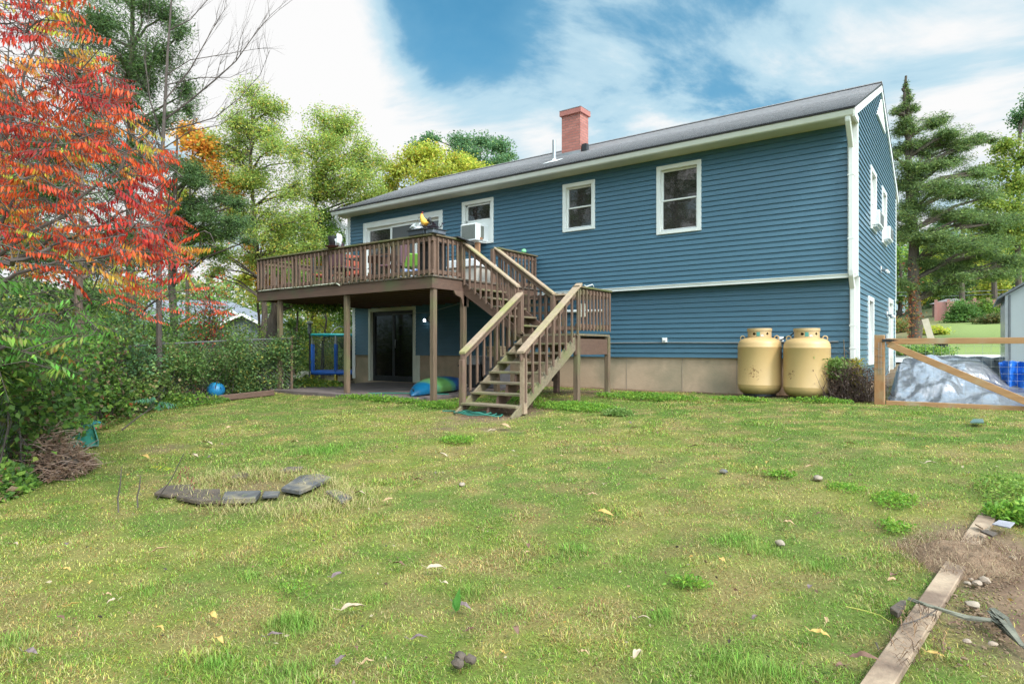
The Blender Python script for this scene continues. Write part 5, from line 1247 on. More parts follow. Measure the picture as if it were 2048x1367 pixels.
fallen(28, 1100, .10, 0, .2, 'cream leaf at the left edge of the lawn'); fallen(797, 1142, .10, 2, .3, 'reddish brown leaf left of the cream ones'); fallen(676, 1165, .10, 4, 1.6, 'upright purplish leaf above the largest cream leaf')
fallen(925, 1228, .10, 4, .3, 'curled grey leaf beside the single green shoot'); fallen(890, 1181, .05, 0, .2); fallen(1057, 1104, .06, 2, 2.2); fallen(1055, 1118, .04, 1, 1); fallen(1640, 1288, .09, 3, .2, 'orange leaf in the grass left of the plank')
fallen(1619, 1190, .06, 4, 1.6, 'small purple leaf standing in the right lawn'); fallen(1871, 1330, .07, 3, 0, 'salmon leaf in the grass right of the plank'); fallen(1730, 1337, .12, 2, .1, 'black curled leaf touching the plank near the bottom'); fallen(1577, 1058, .09, 1, .1, 'tan flat leaf in the right lawn')
fallen(1327, 968, .12, 0, .2, 'pale pink leaf in the middle distance'); fallen(885, 917, .16, 0, .1, 'long pale leaf before the stairs'); fallen(720, 996, .12, 0, .4, 'pale leaf right of the stone ring'); fallen(778, 1010, .10, 1, 1.2); fallen(838, 968, .10, 2, .3); fallen(1862, 935, .12, 0, .3, 'cream leaf on the far right lawn')
fallen(590, 890, .14, 1, .1); fallen(415, 893, .2, 0, .2, 'pale leaf on the lawn below the blue ball'); fallen(388, 918, .16, 0, .1); fallen(460, 860, .16, 1, 2); fallen(610, 920, .12, 1, 1.2); fallen(1020, 942, .12, 3, .4, 'orange leaf in the lawn centre'); fallen(1210, 1037, .14, 3, .1, 'dull orange leaf in the lawn centre right')
fallen(290, 920, .16, 3, .2, 'yellow leaf at the left beyond the stems'); fallen(122, 1252, .06, 2, .2); fallen(942, 1280, .07, 2, .9); fallen(838, 1295, .09, 4, .8, 'grey curled leaf near the bottom centre'); fallen(683, 1340, .09, 4, 2, 'purple leaf at the bottom of the lawn'); fallen(735, 1345, .06, 1, 1); fallen(1185, 1000, .1, 1, .4); fallen(1700, 895, .12, 1, .2); fallen(1560, 888, .12, 0, .4); fallen(1390, 900, .12, 2, .5); fallen(1168, 1325, .05, 1, .2)
fallen(1270, 862, .15, 0, .1); fallen(985, 868, .15, 0, .8); fallen(1010, 858, .2, 1, .1); fallen(60, 1325, .09, 4, .4, 'purplish leaf in the bottom left corner'); fallen(1120, 1195, .05, 2, .5); fallen(550, 1290, .08, 4, .9); fallen(1640, 1040, .06, 2, .6)
for i in range(70):
    px, py = random.uniform(120, 1950), random.choice([random.uniform(840, 960), random.uniform(870, 1360)])
    if 300 < px < 720 and 930 < py < 1020: continue
    if px < 400 and py < 900: continue
    fallen(px, py, random.uniform(.035, .08), random.choice([0, 1, 1, 2, 2, 3, 4]), random.uniform(0, 6), up=.03)
m = MB(); g = G(925, 1335)
for k in range(3): m.blob((g.x+[-.03, .02, .0][k], g.y+[.02, .03, -.03][k], g.z+.03), .03, .022, .02, k+5, .4, 2)
tag(m.build('dirt_clod', M['slate2'], smooth=True), 'knobbly grey clod near the bottom centre', 'clod')
# green shoot
g = G(912, 1232); t = empty('green_shoot', g, 'single green shoot with one broad upright leaf', 'plant')
cl = Cloud()
for dx_, l_, an in ((.0, .13, .15), (-.01, .07, -.6), (.01, .06, .7)):
    cl.add(*leafquads(np.array([[g.x, g.y, g.z+.02]]), np.array([[math.sin(an)*.8, .1, 1]]), np.array([[.3, -1, .1]]), np.array([l_]), np.array([l_*.33]), np.array([[.12, .32, .06]])))
cl.build('leaves', M['leaf'], t)
# ================================================================ vegetation
def px3(px, py, Z): return at(px, py, Z)
DG = ((.08, .15, .05, 3), (.12, .20, .055, 3), (.05, .09, .035, 1), (.17, .25, .07, 1))
MG = ((.14, .26, .05, 3), (.22, .36, .06, 3), (.09, .17, .04, 1.5), (.34, .42, .07, 1.2))
LG = ((.32, .44, .10, 3), (.44, .52, .11, 3), (.22, .34, .08, 2), (.56, .52, .10, 1.2), (.6, .38, .07, .4))
YG = ((.52, .56, .08, 3), (.62, .60, .09, 2), (.34, .44, .07, 2), (.62, .40, .07, .6))
OR = ((.75, .32, .05, 3), (.78, .46, .07, 2), (.42, .42, .07, 1), (.65, .18, .04, 1))
BG = ((.13, .26, .11, 3), (.18, .32, .14, 3), (.09, .17, .08, 1), (.26, .38, .12, 1))
CE = ((.15, .24, .08, 3), (.22, .31, .09, 3), (.09, .15, .06, 2), (.30, .37, .10, 1.5))
def tree(name, trunk, r0, clumps, n, ln, wd, pal, label, cat='tree', group=None, tips=7, sig=.33, mtl='leaf', bark='bark', droop=-.25, flat=.6, up0=.25, crown='crown', seed=0, horiz=.7, twigs=True, scat=.3, jit=.3, extra=0):
    """trunk: world points bottom to top; clumps: (px, py, Z, rx_px, ry_px[, palette])"""
    rs = random.Random(hash(label) % 9999 if False else sum(map(ord, label))+seed)
    T_ = [Vector(p) for p in trunk]; root = empty(name, T_[0], label, cat, group)
    m = MB(); k = len(T_)
    clumps = list(clumps)+[(c[0]+rs.uniform(-1, 1)*c[3], c[1]+rs.uniform(-.3, 1.1)*c[4], c[2]+rs.uniform(-.6, .6), c[3]*.65, c[4]*.65)+tuple(c[5:]) for c in clumps for _ in range(extra)]
    fine = []
    for i in range(k-1):
        for j in range(3): t = j/3; fine.append(T_[i].lerp(T_[i+1], t)+Vector((rs.uniform(-1, 1), rs.uniform(-1, 1), 0))*r0*.25)
    fine.append(T_[-1]); K = len(fine)
    m.tube([fine[0]-Vector((0, 0, .3))]+fine, [r0*1.25]+[r0*(1-.85*i/(K-1)) for i in range(K)], 9)
    cl = Cloud(); tot = sum(c[3]*c[4]*c[2]**2 for c in clumps)
    for c in clumps:
        jx = c[3]*jit; cen = px3(c[0]+rs.uniform(-jx, jx), c[1]+rs.uniform(-jx, jx)*.8, c[2]+rs.uniform(-1, 1)*c[3]*c[2]/FPX); rx, ry = c[3]*c[2]/FPX, c[4]*c[2]/FPX; p_ = c[5] if len(c) > 5 else pal
        below = [f for f in fine if f.z < cen.z-up0*abs((cen-f).xy.length)] or [fine[0]]
        st = min(below, key=lambda f: (f-cen).length)
        rr = max(.012, r0*.28); mid = st.lerp(cen, .5)+Vector((rs.uniform(-.2, .2), rs.uniform(-.2, .2), .12*(cen-st).length*(1 if horiz else 1)))*.6
        m.tube([st, mid, cen], [rr, rr*.7, rr*.35], 5)
        nt = tips; cn = max(20, int(n*(c[3]*c[4]*c[2]**2)/tot)); P = []
        for q in range(nt):
            an = rs.uniform(0, 2*math.pi); h = rs.uniform(-1, 1); r = rs.random()**.5
            dpt = rs.uniform(-.8, .8)
            right = Vector((math.cos(TH), -math.sin(TH), 0)); fw = Vector((math.sin(TH), math.cos(TH), 0))
            e = cen+right*rx*r*math.cos(an)*.9+Vector((0, 0, ry*r*math.sin(an)*.9))+fw*rx*dpt*.8
            if twigs: m.tube([cen.lerp(mid, .25*rs.random()), cen.lerp(e, .5)+Vector((0, 0, .06*rx)), e], [rr*.35, rr*.22, rr*.1], 4, cap=False)
            P.append(e)
        P = np.array(P); ii = RNG.integers(0, nt, cn)
        sg = np.array([rx, rx, ry*flat/.6])*sig
        # leaves strung between the clump centre and the tips and gathered at the tips
        tt = 1-np.abs(RNG.normal(0, .5, cn)); base = np.array(cen)[None]*(1-tt[:, None])+P[ii]*tt[:, None]
        pts = base+RNG.normal(size=(cn, 3))*sg
        loose = RNG.random(cn) < scat; q_ = RNG.normal(size=(loose.sum(), 3)); q_ *= (RNG.random(len(q_))**.45/np.linalg.norm(q_, axis=1))[:, None]; pts[loose] = np.array(cen)+q_*np.array([rx, rx, ry])*1.15
        tint = RNG.uniform(.75, 1.25, (nt,))
        col = palette(cn, p_)*tint[ii][:, None]
        cl.leaves(pts, ln, wd, p_, droop=droop, col=col, horiz=horiz)
    m.build('trunk', M[bark], root, smooth=True); cl.build(crown, M[mtl], root)
    return root
def TP(*a): # trunk points from (px, py, Z), base dropped to the ground
    P = [px3(*q) for q in a]; b = P[0].copy(); b.z = ghf(b.x, b.y); return [b]+P
# --- evergreens at the left
tree('evergreen_tree', TP((262, 690, 14), (262, 500, 14), (258, 250, 14), (262, 20, 14), (265, -180, 14)), .13,
     [(190, 60, 13.5, 75, 55), (265, 110, 14, 60, 60), (335, 120, 14.5, 50, 55), (372, 180, 14.5, 32, 40), (225, 200, 13, 60, 45), (325, 245, 14, 42, 30), (270, 20, 14, 60, 35), (180, 270, 13, 60, 50), (250, 330, 13.5, 60, 45), (150, 120, 14, 50, 60), (200, -40, 14, 70, 50), (330, 30, 14, 45, 40), (300, 300, 14, 40, 40)],
     60000, .085, .016, DG, 'tall dark evergreen with bare lower stems behind the red sumac', tips=16, sig=.22, mtl='needle', extra=1, bark='bark')
tree('evergreen_tree', TP((155, 720, 10.5), (157, 600, 10.5), (160, 480, 10.6), (165, 300, 10.8)), .11,
     [(120, 480, 10.5, 80, 40), (60, 520, 9.5, 80, 45), (200, 520, 11, 60, 40), (240, 470, 12, 60, 40), (110, 400, 11, 90, 50), (20, 440, 10, 60, 60), (180, 590, 10.8, 50, 30), (300, 520, 12.5, 50, 35), (40, 360, 12, 80, 60), (60, 290, 12.5, 80, 45), (140, 330, 12.5, 60, 45), (20, 200, 13, 60, 40)],
     42000, .085, .016, DG, 'cedar with a peeling bare trunk standing in the fence line', tips=18, sig=.26, mtl='needle', bark='barkred')
tree('evergreen_tree', TP((345, 680, 17), (345, 520, 17), (350, 380, 17), (355, 270, 17)), .14,
     [(400, 355, 17, 45, 22), (440, 400, 17, 40, 18), (445, 438, 17, 48, 20), (465, 465, 17, 38, 16), (395, 405, 17, 45, 25), (350, 430, 17, 50, 30), (420, 480, 17, 50, 16, MG), (360, 340, 17.5, 40, 25), (380, 500, 17, 60, 22, MG), (330, 480, 17, 40, 30)],
     42000, .10, .017, DG, 'dark evergreen whose boughs hang beside the orange oak', tips=14, sig=.22, mtl='needle', extra=2)
tree('oak_tree', TP((375, 680, 21), (378, 450, 21), (385, 280, 21)), .10,
     [(378, 265, 21, 35, 28), (408, 300, 21, 40, 26), (432, 345, 21, 35, 28), (455, 385, 21, 28, 30), (385, 330, 21, 30, 30), (470, 420, 21, 20, 22), (360, 400, 21, 40, 30, YG)],
     5200, .13, .07, OR, 'orange and yellow oak between the evergreens', tips=9, sig=.2)
# --- bare dead tree reaching right
bt = empty('bare_tree', gxy(318, 12.5), 'leafless grey tree stretching its branches over the bright sky', 'tree')
m = MB(); rs = random.Random(5)
P0 = gxy(318, 12.5); trunkp = [P0, px3(318, 500, 12.5), px3(322, 350, 12.5), px3(328, 240, 12.5), px3(335, 110, 12.5), px3(345, -30, 12.5)]
m.tube(trunkp, [.06, .05, .04, .032, .024, .014], 7); m.build('trunk', M['twig'], bt, smooth=True)
m = MB()
def limb(pts, r, Z):
    W_ = [px3(a, b, Z+rs.uniform(-.3, .3)) for a, b in pts]; r *= .62; m.tube(W_, [r*(1-.8*i/(len(W_)-1)) for i in range(len(W_))], 5)
    for i in range(len(W_)-1):
        d = (W_[i+1]-W_[i]); L_ = d.length
        for k in range(4):
            s = W_[i].lerp(W_[i+1], rs.random()); up = Vector((rs.uniform(-.4, .4), rs.uniform(-.4, .4), rs.uniform(-.3, .9))); e = s+(d.normalized()*.7+up)*rs.uniform(.25, .8); q = s.lerp(e, .5)+Vector((0, 0, rs.uniform(-.05, .05)))
            m.tube([s, q, e], [r*.28, r*.18, r*.06], 4, cap=False)
            for j in range(2): e2 = e+(d.normalized()*.5+Vector((rs.uniform(-.5, .5), rs.uniform(-.5, .5), rs.uniform(-.3, .8))))*rs.uniform(.12, .4); m.tube([q, q.lerp(e2, .6), e2], [r*.14, r*.09, r*.04], 3, cap=False)
for pts, r in [([(328, 240), (375, 205), (430, 160), (472, 122), (505, 75), (543, 28)], .035), ([(326, 262), (380, 250), (430, 235), (480, 195), (520, 150), (540, 100)], .025), ([(330, 200), (380, 140), (405, 95), (430, 50), (455, 10)], .028), ([(322, 300), (380, 262), (440, 250), (490, 215), (530, 160)], .02),
               ([(333, 150), (380, 120), (440, 110), (500, 100), (535, 95)], .018), ([(340, 60), (380, 40), (415, 0), (430, -30)], .022), ([(332, 170), (400, 155), (460, 155), (515, 130)], .02), ([(345, 0), (320, -30)], .02), ([(325, 280), (300, 200), (290, 120), (296, 40)], .03), ([(472, 122), (480, 80), (495, 40)], .014)]:
    limb(pts, r, 12.5)
m.build('branches', M['twig'], bt, smooth=True)
# --- tall pale green trees by the deck
tree('locust_tree', TP((530, 690, 21), (527, 600, 21), (512, 480, 21), (503, 380, 21), (500, 280, 21), (508, 185, 21)), .13,
     [(508, 190, 21, 42, 30), (470, 232, 21, 40, 34), (548, 235, 21, 40, 32), (440, 300, 21, 36, 36), (505, 290, 21, 50, 34), (565, 300, 21, 42, 36), (455, 372, 21, 45, 34), (530, 370, 21, 55, 38), (590, 372, 21, 35, 34), (480, 440, 21, 50, 34), (550, 440, 21, 50, 34), (440, 480, 21, 40, 28), (600, 450, 21, 40, 34), (500, 510, 21, 60, 26), (575, 500, 21, 50, 26), (450, 540, 21, 30, 18)],
     52000, .08, .034, LG, 'tallest feathery pale green tree left of the deck', group='pale green trees beyond the deck', tips=14, sig=.25, scat=.45, jit=.5, extra=2)
tree('locust_tree', TP((628, 690, 23), (628, 560, 23), (629, 450, 23), (632, 380, 23), (636, 290, 23)), .15,
     [(640, 250, 23, 42, 28), (688, 252, 23, 36, 30), (722, 290, 23, 32, 34), (612, 300, 23, 40, 34), (665, 310, 23, 46, 34), (735, 345, 23, 30, 36), (620, 370, 23, 46, 34), (690, 370, 23, 50, 34), (640, 430, 23, 55, 32, MG), (710, 415, 23, 40, 30), (590, 440, 23, 40, 30, MG), (752, 390, 23, 26, 30), (600, 500, 23, 50, 28, MG), (665, 480, 23, 40, 28, MG), (560, 480, 23, 30, 30, YG)],
     54000, .085, .037, LG, 'forked pale green tree just above the left end of the roof', group='pale green trees beyond the deck', tips=14, sig=.25, scat=.45, jit=.5, extra=2, seed=3)
tree('yellow_tree', TP((850, 690, 30), (850, 420, 30), (855, 330, 30)), .2,
     [(838, 318, 30, 42, 24), (870, 300, 30, 40, 24), (800, 345, 30, 36, 26), (905, 322, 30, 40, 24), (780, 372, 30, 26, 24), (845, 360, 30, 60, 30), (930, 335, 30, 30, 18), (960, 345, 30, 30, 16)],
     17000, .12, .07, YG, 'round yellow green tree behind the middle of the roof', tips=12, sig=.2)
tree('blue_green_tree', TP((960, 690, 34), (960, 420, 34), (960, 330, 34)), .2,
     [(925, 283, 34, 28, 16), (960, 288, 34, 34, 18), (1000, 295, 34, 30, 18), (985, 325, 34, 45, 24), (1020, 312, 34, 18, 14), (930, 310, 34, 34, 22), (835, 290, 34, 28, 14), (865, 278, 34, 20, 12)],
     12000, .13, .07, BG, 'bluish green tree rising behind the roof beside the yellow one', tips=10, sig=.2)
tree('orange_maple', TP((520, 690, 26), (515, 600, 26), (508, 520, 26)), .1,
     [(500, 482, 26, 22, 16), (522, 520, 26, 26, 22), (498, 560, 26, 22, 22, YG), (545, 560, 26, 40, 24, ((.6, .36, .05, 2), (.6, .22, .04, 1))), (580, 530, 26, 50, 25), (640, 530, 26, 50, 25), (530, 590, 26, 40, 14, YG)],
     9000, .12, .07, OR, 'orange maple glimpsed at the left end of the deck', tips=9, sig=.2)
# big leaning trunk at left post, understory trees
tree('dark_tree', TP((540, 700, 16.5), (545, 640, 16.5), (552, 590, 16.5), (560, 520, 17)), .24,
     [(590, 600, 17, 50, 26), (640, 590, 17, 50, 26), (620, 560, 17, 40, 20), (560, 545, 17, 25, 20)],
     6000, .08, .045, MG, 'thick dark leaning trunk beside the left deck post', tips=9, sig=.22, bark='bark')
ug = 'slim understory trees beyond the patio'
for i, (px, Z, pal, lab) in enumerate([(588, 19, MG, 'slim tree with a bent stem left of the trampoline'), (608, 24, LG, 'slim tree behind the bird feeder'), (645, 22, YG, 'yellowish slim tree right behind the trampoline'), (672, 26, MG, 'darker slim tree in the gap left of the house'), (703, 21, MG, 'slim ivy green tree touching the house corner')]):
    tree('understory_tree', TP((px, 700, Z), (px+8, 640, Z), (px+2, 580, Z)), .07,
         [(px-22, 612, Z, 26, 20), (px+20, 600, Z, 28, 20), (px-5, 650, Z, 26, 20), (px+18, 668, Z, 24, 20), (px-18, 690, Z, 22, 18), (px, 575, Z, 30, 18), (px+6, 720, Z, 22, 16)], 5200, .075, .042, pal, lab, group=ug, tips=9, sig=.25, seed=i)
# --- shrubs: dense bush helper
def bush(px, py, Z, rx, ry, n, pal, lab, ln=.07, wd=.04, name='shrub', group=None, depth=.8, stems=8, mtl='leaf', cat='shrub', zlift=0):
    c = gxy(px, Z); W_ = rx*Z/FPX; top = ZC-(py-HY)/FPX*Z; H = max(.3, top-c.z)
    root = empty(name, c, lab, cat, group); m = MB(); cl = Cloud(); rs = random.Random(int(px*7+Z*13)); tipsl = []
    right = Vector((math.cos(TH), -math.sin(TH), 0)); fw = Vector((math.sin(TH), math.cos(TH), 0))
    nt = max(10, int(stems*2.5))
    for k in range(nt):
        u = rs.uniform(-1, 1); v = rs.uniform(-1, 1)*depth; hh = (1-.35*u*u)*rs.uniform(.2, 1.0)
        e = c+right*W_*u+fw*W_*v+Vector((0, 0, H*hh)); s = c+right*W_*u*.4+fw*W_*v*.4
        m.tube([s, s.lerp(e, .5)+Vector((0, 0, .1*H)), e], [.018, .012, .004], 4, cap=False); tipsl.append(e)
    P = np.array(tipsl); ii = RNG.integers(0, nt, n); sg = np.array([W_*.27, W_*.27, H*.16]); pts = P[ii]+RNG.normal(size=(n, 3))*sg
    pts[:, 2] = np.maximum(pts[:, 2], c.z+.03+.1*RNG.random(n))
    tint = RNG.uniform(.7, 1.3, nt)
    cl.leaves(pts, ln, wd, pal, droop=-.3, col=palette(n, pal)*tint[ii][:, None])
    m.build('stems', M['twig'], root, smooth=True); cl.build('foliage', M[mtl], root); return root
SH = 'shrubs behind the left fence'
for a in [(30, 560, 10.5, 130, 0, 9000, DG, 'deep green shrub at the left edge behind the fence'), (170, 600, 12.5, 110, 0, 8000, MG, 'shrub behind the bare cedar trunk'), (290, 600, 14.5, 90, 0, 7000, DG, 'ivy dark shrub under the red sumac tips'),
          (380, 620, 17, 90, 0, 7000, MG, 'shrub in front of the grey neighbour roof'), (470, 655, 18, 80, 0, 6000, ((.18, .24, .07, 3), (.3, .32, .08, 2), (.1, .14, .05, 2)), 'olive shrub right below the neighbour gable'), (545, 660, 20, 60, 0, 4500, MG, 'shrub behind the left deck post'),
          (230, 640, 11.8, 60, 0, 4000, BG, 'bluish shrub halfway along the fence'), (600, 690, 24, 60, 0, 5000, LG, 'light shrub behind the trampoline'), (680, 690, 25, 60, 0, 5000, MG, 'shrub in the gap beside the house'), (420, 560, 15.5, 35, 0, 2200, ((.10, .18, .04, 4), (.55, .06, .05, 2), (.6, .2, .05, 1)), 'small tree-like shrub with coral red leaf tips')]:
    bush(a[0], a[1], a[2], a[3], 0, a[5], a[6], a[7], group=SH, stems=14)
# --- chain link fence
M['chain'] = mat('chain_link_wire', (.20, .20, .19), rough=.6, metal=.5)
fence = empty('chain_link_fence', (-10.4, -7.7, .25), 'old chain link fence overgrown with vines along the left side of the lawn', 'fence')
FP = [G(-80, 1010)+Vector((-.1, .2, 0)), G(60, 915)+Vector((-.3, .35, 0)), G(200, 850)+Vector((-.5, .3, 0)), G(320, 815)+Vector((-.5, .3, 0)), G(435, 796)+Vector((-.6, .8, 0)), G(548, 786)+Vector((-.2, .6, 0))]
for p in FP: p.z = ghf(p.x, p.y)
FHT = 1.25
for p in FP:
    m = MB(); m.tube([p-Vector((0, 0, .1)), p+Vector((0, 0, FHT+.05))], .03, 8); m.build('fence_post', M['post'] if p is FP[-1] else M['chain'], fence, smooth=True)
for a, b in zip(FP[:-1], FP[1:]):
    m = MB(); m.tube([a+Vector((0, 0, FHT)), b+Vector((0, 0, FHT))], .018, 6); m.build('top_rail', M['chain'], fence, smooth=True)
    m = MB(); L_ = (b-a).xy.length; st = .09; k = 0
    nlines = int((L_+FHT)/st)
    for k in range(nlines):
        s0 = k*st-FHT
        for sg in (1, -1):
            # diagonal wires clipped to the panel
            t0, z0, t1, z1 = s0, 0, s0+FHT, FHT
            if t0 < 0: z0 = -t0; t0 = 0
            if t1 > L_: z1 = FHT-(t1-L_); t1 = L_
            if t1 <= t0: continue
            if sg < 0: t0, t1 = L_-t0, L_-t1
            m.tube([a.lerp(b, t0/L_)+Vector((0, 0, z0)), a.lerp(b, t1/L_)+Vector((0, 0, z1))], .0025, 3, cap=False)
    m.build('wire_mesh', M['chain'], fence)
# vines over the fence, one plant per bay
VP = [((.13, .25, .05, 3), (.20, .33, .06, 3), (.08, .15, .04, 2.5), (.36, .40, .08, .6), (.26, .17, .10, 1.2)), ((.17, .32, .06, 3), (.26, .40, .07, 2), (.10, .18, .05, 2), (.6, .16, .07, .15), (.3, .2, .12, .8)), ((.16, .26, .06, 3), (.26, .34, .09, 2), (.12, .15, .05, 2), (.34, .25, .12, 1.2)), ((.13, .24, .06, 3), (.22, .31, .09, 2), (.08, .14, .05, 1), (.3, .24, .1, .6)), ((.13, .24, .08, 3), (.22, .32, .10, 2), (.36, .34, .08, .6), (.08, .13, .05, 1))]
VL = ['big leaved bright vine at the near left end of the fence', 'green vine hanging over the fence bay behind the brush pile', 'tangled brown and green vine around the reddish post', 'dense vine mound in the fence corner', 'vine hedge on the far fence bay behind the blue ball']
for i, (a, b) in enumerate(zip(FP[:-1], FP[1:])):
    L_ = (b-a).xy.length; n = [7500, 8500, 9500, 9000, 13000][i]; lnn = [.075, .07, .06, .055, .055][i]
    root = empty('vine', a.lerp(b, .5), VL[i], 'vine', 'vines covering the fence'); cl = Cloud(); m = MB(); rs = random.Random(i)
    d = (b-a).normalized(); nn_ = Vector((d.y, -d.x, 0))     # towards the lawn
    nt = int(L_*16); tips_ = []
    for k in range(nt):
        t = rs.random(); s = a.lerp(b, t)+nn_*rs.uniform(-.2, .15); s.z = ghf(s.x, s.y); hh = rs.uniform(.1, [1.9, 1.75, 1.5, 1.5, 1.55][i])*(.75+.4*mnoise.noise(Vector((t*L_*1.3, i*9, 0))))
        e = s+Vector((rs.uniform(-.2, .2), rs.uniform(-.2, .2), hh))+nn_*rs.uniform(-.3, .18)
        m.tube([s, s.lerp(e, .5)+Vector((rs.uniform(-.15, .15), rs.uniform(-.15, .15), 0)), e], [.009, .007, .003], 4, cap=False); tips_.append(e)
    P = np.array(tips_); ii = RNG.integers(0, nt, n); pts = P[ii]+RNG.normal(size=(n, 3))*np.array([.15, .15, .14]); pts[:, 2] = np.maximum(pts[:, 2], gh(pts[:, 0], pts[:, 1])+.02+.1*RNG.random(n))
    tint = RNG.uniform(.6, 1.35, nt); cl.leaves(pts, lnn, lnn*.7, VP[i], droop=-.25, col=palette(n, VP[i])*tint[ii][:, None])
    m.build('stems', M['twig'], root, smooth=True); cl.build('foliage', M['leaf'], root)
# edging timber along the far bay
m = MB(); a, b = G(385, 806), G(548, 789); m.bar(a+Vector((0, 0, .05)), b+Vector((0, 0, .05)), .1, .12); tag(m.build('edging_timber', M['woodh'], bevel=.01), 'dark timber edging at the foot of the far vines', 'edging')
# low ground ivy at the fence foot and left corner
def groundcover(px, py, rx, ry, n, pal, lab, ln=.06, h=.25, rot=0):
    c = G(px, py); a = RNG.uniform(0, 2*np.pi, n); r = RNG.random(n)**.55; u = rx*r*np.cos(a); v = ry*r*np.sin(a)
    x = c.x+u*math.cos(rot)-v*math.sin(rot); y = c.y+u*math.sin(rot)+v*math.cos(rot); z = gh(x, y)+h*(1-r**2)*RNG.random(n)*(.4+fbm(x, y, .4, 70))+.01
    cl = Cloud(); cl.leaves(np.stack([x, y, z], -1), ln, ln*.65, pal, droop=.15); o = cl.build('ground_ivy', M['leaf']); return tag(o, lab, 'ivy')
RR = math.atan2(FP[2].y-FP[1].y, FP[2].x-FP[1].x)
groundcover(-10, 985, .6, .3, 2600, VP[1], 'ground ivy at the left edge below the brush pile', .07, .30, RR)
groundcover(225, 838, 1.4, .25, 3200, ((.14, .22, .05, 3), (.25, .26, .07, 2), (.32, .2, .1, 1)), 'low ivy and weeds along the fence by the toy truck', .05, .18, RR)
groundcover(330, 812, 1.2, .5, 3200, MG, 'low green cover in the fence corner', .05, .3, 1.2)
groundcover(600, 775, 1.8, .9, 5000, ((.2, .32, .05, 3), (.38, .4, .06, 2), (.12, .2, .04, 2)), 'bright weeds around the trampoline', .06, .3)
# brush pile
bp = G(88, 945); m = MB(); rs = random.Random(3)
for k in range(560):
    an = rs.uniform(0, 2*math.pi); r = rs.random()**.5; s = Vector((bp.x+.62*r*math.cos(an), bp.y+.42*r*math.sin(an), 0)); s.z = ghf(s.x, s.y)+.03+.5*(1-r*r)*rs.random()
    d = Vector((rs.uniform(-1, 1), rs.uniform(-1, 1), rs.uniform(-.25, .3))).normalized()*rs.uniform(.1, .32)
    m.tube([s, s+d*.5+Vector((0, 0, rs.uniform(-.02, .05))), s+d], [.004, .0035, .002], 3, cap=False)
br = empty('brush_pile', bp, 'heap of cut brown brush and dead roots in the left corner', 'brush pile')
m.build('twigs', mat('brown_brush', (.32, .20, .14), (.18, .11, .08)), br)
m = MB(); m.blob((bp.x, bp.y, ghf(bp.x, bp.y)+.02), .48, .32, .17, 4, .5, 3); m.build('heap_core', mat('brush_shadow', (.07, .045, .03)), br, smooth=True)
cl = Cloud(); n = 2600; a = RNG.uniform(0, 2*np.pi, n); r = RNG.random(n)**.5; x = bp.x+.65*r*np.cos(a); y = bp.y+.45*r*np.sin(a)
cl.leaves(np.stack([x, y, gh(x, y)+.03+.5*(1-r*r)*RNG.random(n)], -1), .06, .02, ((.32, .20, .13, 3), (.22, .13, .09, 2), (.42, .3, .2, 1)), droop=-.3); cl.build('dead_leaves', M['leaf'], br)
stick([(0, 935), (45, 915), (95, 895)], .012, 'pale bare branch across the brush pile', z=.12); 
m = MB(); m.tube([px3(-20, 905, 7.4), px3(60, 868, 7.6), px3(150, 820, 8.2)], [.012, .009, .004], 6); tag(m.build('stick', M['twig'], smooth=True), 'thin dark branch rising above the brush pile', 'stick')
# reddish fence-side post, saplings
p = G(122, 838)+Vector((-.2, .2, 0)); m = MB(); m.tube([p, p+Vector((.0, 0, .9)), p+Vector((-.02, 0, 1.6))], [.075, .065, .055], 9); tag(m.build('tree_stump', M['barkred'], smooth=True), 'reddish dead trunk standing against the fence', 'dead trunk')
p = G(243, 790)+Vector((-.1, .5, 0)); m = MB(); m.tube([p, p+Vector((.0, 0, .8)), p+Vector((.02, 0, 1.6))], [.05, .045, .04], 9); tag(m.build('tree_stump', M['barkred'], smooth=True), 'thin reddish trunk halfway along the fence', 'dead trunk')
# ---- pinnate leaves (sumac)
def pinnate(cl, base, dirv, L_, col, npair=10, ll=.095, lw=.024, droopy=.8):
    d = Vector(dirv).normalized(); side = d.cross(Vector((0, 0, 1))).normalized()
    P = []; D = []; Nn = []; l = []; sw = random.uniform(-1.5, 1.5)
    for i in range(npair):
        t = .15+.85*i/(npair-1); pt = base+d*L_*t+Vector((0, 0, -.24*L_*t*t))+side*(.10*L_*t*t*sw); k = math.sin(math.pi*(.22+.68*t))
        for s in (-1, 1):
            P.append(pt); dd = side*s*max(.25, 1.0-droopy*.5)+Vector((0, 0, -droopy))+d*.35+Vector((random.uniform(-.3, .3), random.uniform(-.3, .3), random.uniform(-.3, .3))); D.append(dd); Nn.append(d*.2+side*s*.8+Vector((0, 0, .5))); l.append(ll*k*random.uniform(.85, 1.1))
    ok = [i for i in range(len(P)) if random.random() > .14]; P = [P[i] for i in ok]; D = [D[i] for i in ok]; Nn = [Nn[i] for i in ok]; l = [l[i] for i in ok]
    n = len(P); l = np.array(l); col = np.array(col)[None]*RNG.uniform(.55, 1.25, (n, 1))*np.stack([np.ones(n), RNG.uniform(.6, 1.4, n), np.ones(n)], -1); cl.add(*leafquads(np.array(P), np.array(D), np.array(Nn), l, l*(lw/ll), col, fold=.1))
def inpoly(x, y, poly):
    c = False; j = len(poly)-1
    for i in range(len(poly)):
        if (poly[i][1] > y) != (poly[j][1] > y) and x < (poly[j][0]-poly[i][0])*(y-poly[i][1])/(poly[j][1]-poly[i][1])+poly[i][0]: c = not c
        j = i
    return c
